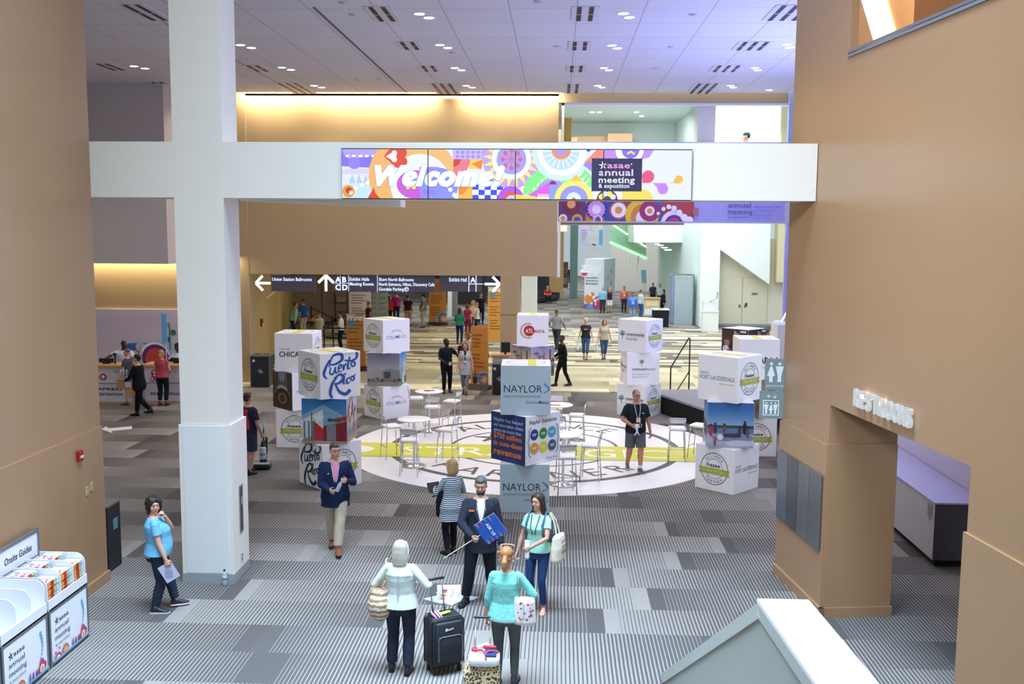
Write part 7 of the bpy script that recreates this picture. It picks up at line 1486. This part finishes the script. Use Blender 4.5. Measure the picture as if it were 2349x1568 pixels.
# leopard case with a bag on top
p = V(gp(1125, 1600)); p = V((P.root.location.x - .24, P.root.location.y - .50, 0)); o = thing('leopard_suitcase', 'leopard print suitcase with a raised silver handle at the lower frame edge', 'suitcase', p, R(2))
def leopard():
    m = bpy.data.materials.new('leopard_print'); m.use_nodes = True; nt = m.node_tree; b = nt.nodes['Principled BSDF']; b.inputs['Roughness'].default_value = .8; tc = nt.nodes.new('ShaderNodeTexCoord'); w = nt.nodes.new('ShaderNodeTexVoronoi'); w.inputs['Scale'].default_value = 38; r_ = nt.nodes.new('ShaderNodeValToRGB'); e = r_.color_ramp.elements; e[0].color = (*lin('#8a6a44'), 1); e[0].position = .0; e[1].color = (*lin('#c9b48e'), 1); e[1].position = .52; k = e.new(.25); k.color = (*lin('#2a221c'), 1); k = e.new(.42); k.color = (*lin('#3a2e26'), 1); k = e.new(.48); k.color = (*lin('#c4ab82'), 1)
    nt.links.new(tc.outputs['Object'], w.inputs[0]); nt.links.new(w.outputs['Distance'], r_.inputs[0]); nt.links.new(r_.outputs[0], b.inputs['Base Color']); return m
MB().box((0, 0, .29), (.40, .26, .42), bev=.06).build('case_body', leopard(), o, True)
for sx in (-1, 1):
    MB().tube([(sx * .085, .10, .49), (sx * .085, .40, .84)], .010, 8).build('handle_tube', mat('#cdd2d6', .2, .9), o, True); MB().lathe((sx * .15, .08, .04), [(.001, -.015), (.04, -.015), (.04, .015), (.001, .015)], 14, (1, 0, 0)).build('wheel', mat('#15161a', .4), o)
    MB().lathe((sx * .15, -.08, .04), [(.001, -.015), (.04, -.015), (.04, .015), (.001, .015)], 14, (1, 0, 0)).build('wheel', mat('#15161a', .4), o)
MB().limb([(-.095, .405, .85), (.095, .405, .85)], [.015, .015], 10).build('handle_grip', mat('#2a2c30', .4), o, True)
o2 = thing('travel_bag', 'white and navy travel bag with red straps lying on the leopard suitcase', 'bag', p + V((.03, -.02, .505)), R(2)); nb = MB(); nb.box((0, -.02, .06), (.34, .24, .12), bev=.05); fuse(nb, 'bag_body', mat('#d5dae2', .6, vary=.1), o2, .012, 2)
MB().box((.07, -.02, .125), (.13, .20, .02), bev=.02).build('navy_panel', cloth('#27406e'), o2, True); rd = mat('#c8283a', .5)
MB().limb([(-.13, .02, .13), (-.03, -.02, .15), (.02, -.07, .14), (.02, -.13, .10)], [.012] * 4, 8).build('red_strap', rd, o2, True); MB().limb([(.15, -.02, .13), (.06, -.04, .15), (.02, -.07, .14)], [.012] * 3, 8).build('red_strap', rd, o2, True)
MB().limb([(.0, .09, .14), (.11, .07, .145)], [.022, .022], 10).build('red_pouch', rd, o2, True); MB().box((-.11, .04, .135), (.06, .05, .03), bev=.01).build('red_buckle', rd, o2, True); MB().limb([(-.06, .12, .13), (.02, .13, .15), (.07, .11, .13)], [.02, .022, .02], 8).build('white_scarf', mat('#e9e2e4', .8), o2, True)

# 8 man in the black polo
P = Person('man in black polo and grey shorts with lanyard, walking over the white floor graphic', gp(1456, 1080), R(190), 1.84, 'm', 1.14, .04, '#b98570', 2,
    fl=(-.08, .14, 0, -12), fr=(.11, -.22, .03, 10), hr=(.17, .30, 1.06), hl=(-.31, .06, .83), pr=(1, -.4, -.6), curl_l=.5, curl_r=.9, nr=(-.8, -.4, 0), head=(12, -8), hair=('buzz', '#6e5a50'),
    top=('polo', '#20242a', dict(hem=.84, sleeve=.78)), legs=('shorts', '#5c6068', dict(end=.90, g=.016)), shoes='#55575c', sole='#c9cacc')
P.glasses(); P.lanyard('#bcd2f0', True, '#e0458c', 1.14, 0, '#e89a4a'); MB().box(P.surf(-.11, 1.28, .045), (.04, .006, .022)).build('shirt_logo', mat('#bfe6e0', .5), P.root)
for sd in 'lr': k_, a_ = P.leg[sd][1], P.leg[sd][2]; MB().limb([a_ + V((0, 0, .02)), a_ + V((0, -.002, .07))], [.042, .044], 12).build('sock', mat('#e8e8ec', .8), P.root, True)
MB().tube([P.wr['l'] + V((.031 * math.cos(R(t)), .031 * math.sin(R(t)), -.0)) for t in range(0, 361, 40)], .008, 6).build('watch', mat('#8a8e94', .3, .8), P.root, True)
o = held(P, 'mask_and_straps', 'bundle of white straps and goggles carried by the man in the black polo', 'bundle', hp(P, 'r') + V((-.05, .05, 0))); bn = MB(); bn.ell((0, 0, 0), (.06, .03, .05)); bn.limb([(.01, 0, -.03), (.0, 0, -.12), (.05, 0, -.20)], [.032, .02, .012], 8); bn.limb([(.0, 0, -.1), (-.05, 0, -.19)], [.016, .012], 8); fuse(bn, 'straps', mat('#dfe1ee', .6), o, .009, 1); MB().tube([(-.06 + .04 * math.cos(R(t)), .02, .02 + .035 * math.sin(R(t))) for t in range(0, 361, 40)], .007, 6).build('loop', mat('#c9cbd8', .4), o, True)

# ------------------------------------------------------------------ walkers and bystanders farther back
SK, SK2, SK3 = '#cf9c84', '#5c3d30', '#3a2822'
P = Person('man in dark polo and black trousers talking beside the orange banner board', gp(1024, 900), R(200), 1.80, 'm', 1.0, 0, SK3, 1, fl=(-.12, -.05, 0, -5), fr=(.10, .08, 0, 8), hr=(.12, .25, 1.02), hl=(-.36, .25, 1.10), head=(48, -4), hair=('buzz', '#15110f'), top=('polo', '#1b202b'), legs=('pants', '#15181f'), shoes='#2c2f2c')
P.lanyard('#1b202b', True, '#d05a7a', .95, -.09)
P = Person('woman in long grey sleeveless vest with badge, walking beside the man in dark polo', gp(1067, 903), R(184), 1.70, 'f', 1.0, 0, SK, 1, fl=(-.04, .14, 0, 0), fr=(.06, -.12, 0, 0), hr=(.27, .10, .84), hl=(-.27, .10, .85), head=(0, -4), hair=('long', '#7c5640'), top=('vest', '#b9b9bd', dict(hem=.66, front='#1e2638', open=.035, vz=1.0)), legs=('capri', '#7d8290'), shoes='#4a3a34')
P.lanyard('#e8e8ee', True, '#d8457a', 1.12)
o = held(P, 'handbag', 'black handbag hanging beside the woman in the grey vest', 'bag', V((-.34, 0, .36))); MB().box((0, 0, .14), (.14, .34, .26), bev=.06).build('bag_body', mat('#1c1d20', .5), o, True); MB().tube([(0, -.08, .27), (.02, -.03, .46), (.02, .03, .46), (0, .08, .27)], .01, 6).build('strap', mat('#1c1d20', .5), o)
P = Person('woman in white top with short brown hair, just behind the woman in the grey vest', gp(1071, 868), R(150), 1.68, 'f', 1.08, 0, SK, 1, head=(-25, 0), hair=('bob', '#8a6844'), top=('tee', '#dcd5d0', dict(sleeve=.3)), legs=('pants', '#4a4a52'))
o = held(P, 'shoulder_bag', 'dark olive shoulder bag of the woman in the white top', 'bag', V((.27, .02, .92))); MB().box((0, 0, .15), (.10, .30, .30), bev=.04).build('bag_body', cloth('#3a3a30'), o, True); MB().tube([(0, -.06, .3), (-.07, 0, .50), (0, .06, .3)], .01, 6).build('strap', cloth('#3a3a30'), o)
P = Person('man all in black with backpack strap, striding behind the Atlanta stack', gp(1290, 886), R(112), 1.78, 'm', .95, 0, SK2, 1, lean=(0, .03), fl=(-.07, -.24, .03, 0), fr=(.08, .22, 0, 0), hr=(.2, .22, 1.0), hl=(-.2, .22, 1.02), head=(10, 0), hair=('short', '#2c211c'), top=('long', '#191b1f'), legs=('pants', '#15171a', dict(w=-.004)), shoes='#1a1c1e')
P = Person('man in grey shirt seen from behind, walking away beyond the white Atlanta cube', gp(1276, 800), R(-22), 1.80, 'm', 1.08, .02, '#8a6450', 1, fl=(-.08, .18, 0, 0), fr=(.10, -.20, .02, 0), hl=(-.36, .12, 1.0), hr=(.36, .10, .95), head=(0, 0), hair=('buzz', '#4a3c34'), top=('tee', '#8f979c', dict(sleeve=.9)), legs=('pants', '#3b4148'), shoes='#202326')
P = Person('blonde woman in black t-shirt and jeans walking with a white bag, left of the pair', gp(1343, 823), R(176), 1.74, 'f', 1.06, 0, '#d9a08c', 1, fl=(-.06, .16, 0, 0), fr=(.07, -.14, 0, 0), hl=(-.30, .08, .84), hr=(.30, .06, .84), head=(12, 0), hair=('pony', '#d9c08c'), top=('tee', '#2c2f33', dict(sleeve=.4)), legs=('capri', '#3f5f8a'), shoes='#8a5a4a')
MB().box(P.surf(0, 1.28, .045), (.17, .005, .035)).build('shirt_print', mat('#d8a8b0', .6), P.root)
o = held(P, 'plastic_bag', 'white plastic bag carried by the woman in the black t-shirt', 'bag', V((.33, .06, .38))); b_ = MB(); b_.loft([((0, 0, 0), (.05, 0, 0), (0, .09, 0)), ((0, 0, .06), (.07, 0, 0), (0, .14, 0)), ((0, 0, .28), (.05, 0, 0), (0, .10, 0)), ((0, 0, .44), (.015, 0, 0), (0, .03, 0))], 12); fuse(b_, 'bag_body', mat('#e9edf0', .4), o, .015, 1)
P = Person('woman in sleeveless beige top and jeans walking with a white bag, right of the pair', gp(1385, 823), R(184), 1.66, 'f', 1.08, 0, '#c98f78', 1, fl=(-.05, -.10, 0, 0), fr=(.07, .16, 0, 0), hl=(-.30, .06, .84), hr=(.28, .08, .86), head=(14, 0), hair=('bob', '#6c5444'), top=('tank', '#b9b0a2', dict(hem=.86)), legs=('capri', '#3c5a80'), shoes='#6a5048')
o = held(P, 'plastic_bag', 'white plastic bag carried by the woman in the beige top', 'bag', V((.32, .06, .36))); b_ = MB(); b_.loft([((0, 0, 0), (.04, 0, 0), (0, .08, 0)), ((0, 0, .06), (.06, 0, 0), (0, .12, 0)), ((0, 0, .30), (.04, 0, 0), (0, .08, 0)), ((0, 0, .48), (.015, 0, 0), (0, .03, 0))], 12); fuse(b_, 'bag_body', mat('#f2f4f6', .4), o, .015, 1)
pz = A(1762, 712, 36.5); P = Person('man in grey suit jacket walking behind the Canada cube', (pz.x, 36.5, 0), R(-52), 1.76, 'm', 1.1, .02, '#b98a74', 1, head=(-16, 0), hair=('short', '#4a403a'), top=('jacket', '#7a786c', dict(front='#d8d8dc')), legs=('pants', '#3c3a38'))
# lobby
def far(label, px, py, face, h=1.72, sex='m', **k): return Person(label, gp(px, py), R(face), h, sex, k.pop('build', 1.05), k.pop('belly', 0), k.pop('skin_c', SK), k.pop('near', 0), **k)
far('woman in green long sleeve top with long dark hair, seen from behind in the lobby', 1054, 788, -8, 1.72, 'f', hl=(-.12, .25, 1.10), hr=(.12, .25, 1.12), hair=('long', '#3a2a22'), top=('long', '#2c7a62', dict(hem=.90)), legs=('jeans', '#22305c'), shoes='#5a4038')
far('person in magenta half hidden by the woman in green', 1072, 772, -20, 1.66, 'f', hair=('bob', '#5a4034'), top=('tee', '#8a2a54'), legs=('capri', '#7a2a4c'))
far('woman in white sleeveless top reading her phone in the lobby', 1094, 770, 100, 1.70, 'f', hl=(-.05, .28, 1.18), hr=(.08, .30, 1.15), head=(0, -22), hair=('bun', '#8a6a4a'), top=('tank', '#d5d5d2'), legs=('jeans', '#27344c'), shoes='#c9c9c6')
far('woman standing close behind the one in the white sleeveless top', 1085, 764, 100, 1.72, 'f', hair=('long', '#b08a5c'), top=('tank', '#c9bfb4'), legs=('pants', '#4a4c54'), hl=(-.05, .28, 1.15))
far('man in dark clothes in the distance behind the phone reader', 1103, 742, 200, 1.78, hair=('short', '#2a221e'), top=('tee', '#232830'), legs=('pants', '#1f232a'))
far('man in green patterned shirt and pale trousers standing sideways in the lobby', 972, 751, 92, 1.82, belly=.08, build=1.15, hl=(-.2, .15, .92), hr=(.2, .15, .92), head=(-8, 0), hair=('cap', '#3a3530', '#2c302e'), top=('tee', '#5f6b58', dict(mat=mat('#66705c', .9, vary=.55, scale=26), sleeve=.7)), legs=('pants', '#9aa39a'), shoes='#6a4a34')
far('person in maroon t-shirt and tan shorts seen from behind', 936, 748, -6, 1.74, hair=('short', '#3a2c26'), top=('tee', '#3a1e2a'), legs=('shorts', '#b59a72'), head=(-10, 0))
far('person in bright red top with dark bag at the counter in the lobby', 892, 745, 10, 1.68, 'f', skin_c=SK2, build=1.15, hair=('bob', '#1c1614'), top=('long', '#c03a30', dict(hem=.88)), legs=('pants', '#22242c'), hl=(-.2, .3, 1.1))
far('large man in pale pink shirt with bowed head in the lobby', 885, 735, -4, 1.84, build=1.25, belly=.06, head=(20, -20), hair=('buzz', '#6a4a3a'), top=('tee', '#c4b0ac', dict(sleeve=.8)), legs=('pants', '#4a4a50'))
far('person in magenta pink shirt beside the person in red', 909, 738, 10, 1.80, build=1.1, hair=('short', '#6a5040'), top=('tee', '#b03a7c', dict(sleeve=.8)), legs=('pants', '#2c2e3c'), hl=(-.12, .26, 1.2))
far('person with dark hair and maroon shirt behind the top Columbus cube', 846, 768, 120, 1.70, skin_c='#a8705c', hair=('short', '#2a1f1c'), top=('tee', '#4a2a30'), legs=('pants', '#2a2a30'), head=(10, -10))
far('man in mint shirt and jeans leaning forward at the lobby wall', 672, 774, -60, 1.74, build=1.2, belly=.05, lean=(0, .12), hair=('short', '#4a3c34'), top=('long', '#9fd0c6', dict(hem=.86)), legs=('jeans', '#2c4660'))
far('man in royal blue polo and khaki trousers behind the Chicago cube', 697, 770, 62, 1.86, build=1.15, belly=.05, hair=('short', '#5a4638'), top=('polo', '#2a5aa8', dict(sleeve=.8)), legs=('pants', '#cbb890'), head=(10, -6))
far('man in beige t-shirt scratching his head in the queue', 733, 800, 60, 1.66, build=1.25, belly=.08, skin_c='#c08a70', hl=(-.05, .22, 1.5), pl=(-1, .6, -.6), hair=('buzz', '#6a4434'), top=('tee', '#b0a694', dict(sleeve=.8)), legs=('pants', '#8a8478'), head=(16, -14))
far('woman in white shirt with dark hair bun standing in the queue lane', 783, 803, 88, 1.72, 'f', near=1, build=.98, hl=(-.16, .24, 1.08), hr=(.16, .24, 1.05), hair=('bun', '#2c211d'), top=('long', '#c9cdd6', dict(hem=.92)), legs=('pants', '#1b1d22'), shoes='#1a1a1e', head=(8, 0))
far('person in orange brown top hidden behind the wedge foot banner board', 1113, 868, 100, 1.60, 'f', skin_c='#7a4a38', hair=('short', '#2a1c18'), top=('tee', '#8a4a3c'), legs=('pants', '#3a2a2c'))
# registration
far('man in suit striding left with a cardboard box past the registration desks', 322, 955, 84, 1.78, near=1, build=1.05, lean=(0, .03), fl=(-.06, -.36, .12, 0), fr=(.07, .14, 0, 0), hl=(-.16, .36, 1.0), hr=(.16, .36, 1.0), nl=(.9, 0, .3), nr=(-.9, 0, .3), hair=('short', '#17130f'), top=('jacket', '#14171c', dict(front='#e4e4e8', open=.05)), legs=('pants', '#12151b'), shoes='#15161a')
P = None
q = gp(303, 955); bxp = (q[0] + .06, q[1] - .0, .84); o = thing('cardboard_box', 'brown cardboard carton carried by the striding man in the suit', 'box', (q[0] - .12, q[1], .80), R(5)); MB().box((0, 0, .13), (.42, .34, .26)).build('carton', mat('#a07a54', .8), o); box('label', (.02, -.176, .05), (.18, -.171, .20), mat('#c4b4cc', .5), o); MB().ell((.05, 0, .28), (.09, .07, .05)).build('white_bundle', mat('#dadad8', .6), o, True)
for k in range(3): MB().lathe((-.15 + k * .08, .0, .26), [(.025, 0), (.025, .22), (.012, .26)], 10).build('bottle', mat('#c9c4be', .3), o, True)
far('runner in shorts and sneakers hidden behind the man with the box', 296, 930, 84, 1.74, near=1, build=.95, fl=(-.08, -.52, .16, 0), fr=(.08, .12, 0, 0), skin_c=SK, hair=('buzz', '#6a5a50'), top=('tee', '#4a4a52'), legs=('shorts', '#9aa0a8'), shoes='#5c6466', hl=(-.1, .25, 1.05))
far('woman in red patterned blouse standing at the right registration desk', 374, 930, 0, 1.70, 'f', near=1, hl=(-.15, .22, 1.02), hr=(.15, .22, 1.02), hair=('pony', '#a98a60'), top=('tee', '#b04452', dict(mat=mat('#b0464f', .8, vary=.5, scale=30), sleeve=.35)), legs=('pants', '#1d2029', dict(end=1.8, w=.01)), shoes='#2a2624')
p = V((-13.35, 30.0, 0)); Person('bald man in white polo leaning on the express registration desk', tuple(p), R(196), 1.80, 'm', 1.1, 0, SK3, 1, hl=(-.2, .42, 1.22), hr=(.55, .45, 1.22), head=(45, -6), hair=('bald', '#000000'), top=('polo', '#c9d2da', dict(sleeve=.85)), legs=('pants', '#2c2e36'))
p = V((-11.72, 30.2, 0)); Person('woman with long dark curly hair and white shirt behind the right registration desk', tuple(p), R(172), 1.70, 'f', 1.1, 0, SK2, 1, hl=(-.2, .38, 1.2), hr=(.2, .38, 1.2), head=(10, -14), hair=('curly', '#2a1d1a'), top=('tee', '#cfd0d8', dict(sleeve=.8)), legs=('pants', '#2c2e36'))
P = Person('man in navy t-shirt with red straps vacuuming, half hidden by the white column', gp(572, 1086), R(-30), 1.80, 'm', 1.1, 0, '#c08a78', 1, fl=(-.10, .1, 0, -4), fr=(.10, -.1, 0, 6), hr=(.26, .12, .88), hl=(-.3, .0, .84), hair=('short', '#3a2c24'), top=('tee', '#262c42', dict(sleeve=.75)), legs=('shorts', '#343a50', dict(end=.92, g=.018)), shoes='#2a2c30')
for sx in (-1, 1): P.patch('red_strap', [(1.42, sx * .05, sx * .11), (1.30, sx * .06, sx * .12), (1.12, sx * .10, sx * .15), (1.0, sx * .11, sx * .16)], cloth('#c8384a'), .034, back=True, n=2)
# far hall
FAR = [('man in light blue shirt and dark jeans walking beside a woman, before the Zing tower', 1382, 718, 172, 'm', '#7ab8dc', 'tee', '#2a3440', 'jeans', SK, ('buzz', '#5a4438')),
    ('woman in dark top and pale shorts walking beside the man in light blue', 1398, 717, 176, 'f', '#3a2f3c', 'tank', '#e4e0dc', 'shorts', SK, ('long', '#b8966a')),
    ('tall man in coral shirt with lanyard in the far hall', 1431, 716, 180, 'm', '#c8685c', 'tee', '#26303a', 'pants', '#a8705c', ('short', '#2a211e')),
    ('heavy set man in bright blue shirt with white lanyard in the far hall', 1450, 738, 184, 'm', '#3f78d8', 'tee', '#8aa4bc', 'jeans', '#9c6a54', ('short', '#1f1a18')),
    ('person in pale grey shirt turned to the reception desk', 1469, 728, -60, 'm', '#b9c6c8', 'long', '#3a62a0', 'jeans', SK, ('short', '#5c4a40')),
    ('staff woman in black and white uniform at the right end of the reception desk', 1521, 722, 100, 'f', '#1c2226', 'long', '#1a1e22', 'pants', '#c49a88', ('bob', '#2c2422')),
    ('bald man in white shirt behind the reception desk', 1513, 706, 190, 'm', '#e6ecec', 'tee', '#3a3a40', 'pants', '#c48a78', ('buzz', '#b88a78')),
    ('person in dark blue behind the flowers on the reception desk', 1497, 704, 185, 'm', '#3e4a5c', 'tee', '#2c2c34', 'pants', SK, ('short', '#7a6a50')),
    ('person in dark red top and black trousers standing alone far left', 1308, 650, 182, 'm', '#46222c', 'long', '#1b2028', 'pants', '#a87464', ('short', '#3a2a24'))]
for l, x, y, f, sx, c, kd, lc, lk, sk, hr_ in FAR:
    P = far(l, x, y, f, 1.74 if sx == 'm' else 1.66, sx, skin_c=sk, hair=hr_, top=(kd, c, dict(sleeve=.8) if kd == 'tee' else {}), legs=(lk, lc), build=1.3 if 'heavy' in l else 1.08, belly=.08 if 'heavy' in l else 0)
    if 'lanyard' in l: P.lanyard('#e8ecf4', True)
p = G(1250, 694); P = Person('seated person in red top with crossed legs on the dark sofa', (p.x + .2, p.y - .35, 0), R(200), 1.72, 'm', 1.05, 0, SK, 0, pelvis=(0, -.05, -.45), fl=(-.12, .48, 0, -4), fr=(.14, .50, 0, 4), hl=(-.12, .26, .66), hr=(.12, .26, .66), head=(-20, -20), hair=('short', '#b0a49a'), top=('tee', '#a82c34', dict(hem=.92)), legs=('pants', '#22262e'))
# balcony
for px, py, l, hr_ in ((1713, 300, 'person in green cap and grey top walking along the balcony over the bridge', ('cap', '#2a2420', '#33564a')), (1615, 312, 'person with dark hair whose head just shows over the balcony', ('short', '#1c1a18'))):
    pz = A(px, py, 36.5); hh = 1.74 if px > 1700 else 1.5; Person(l, (pz.x, 36.5, 6.5), R(86), pz.z - 6.5, 'm', 1, 0, SK, 0, hair=hr_, top=('tee', '#8a9aa0', dict(sleeve=.8)), legs=('pants', '#3a3c44'))
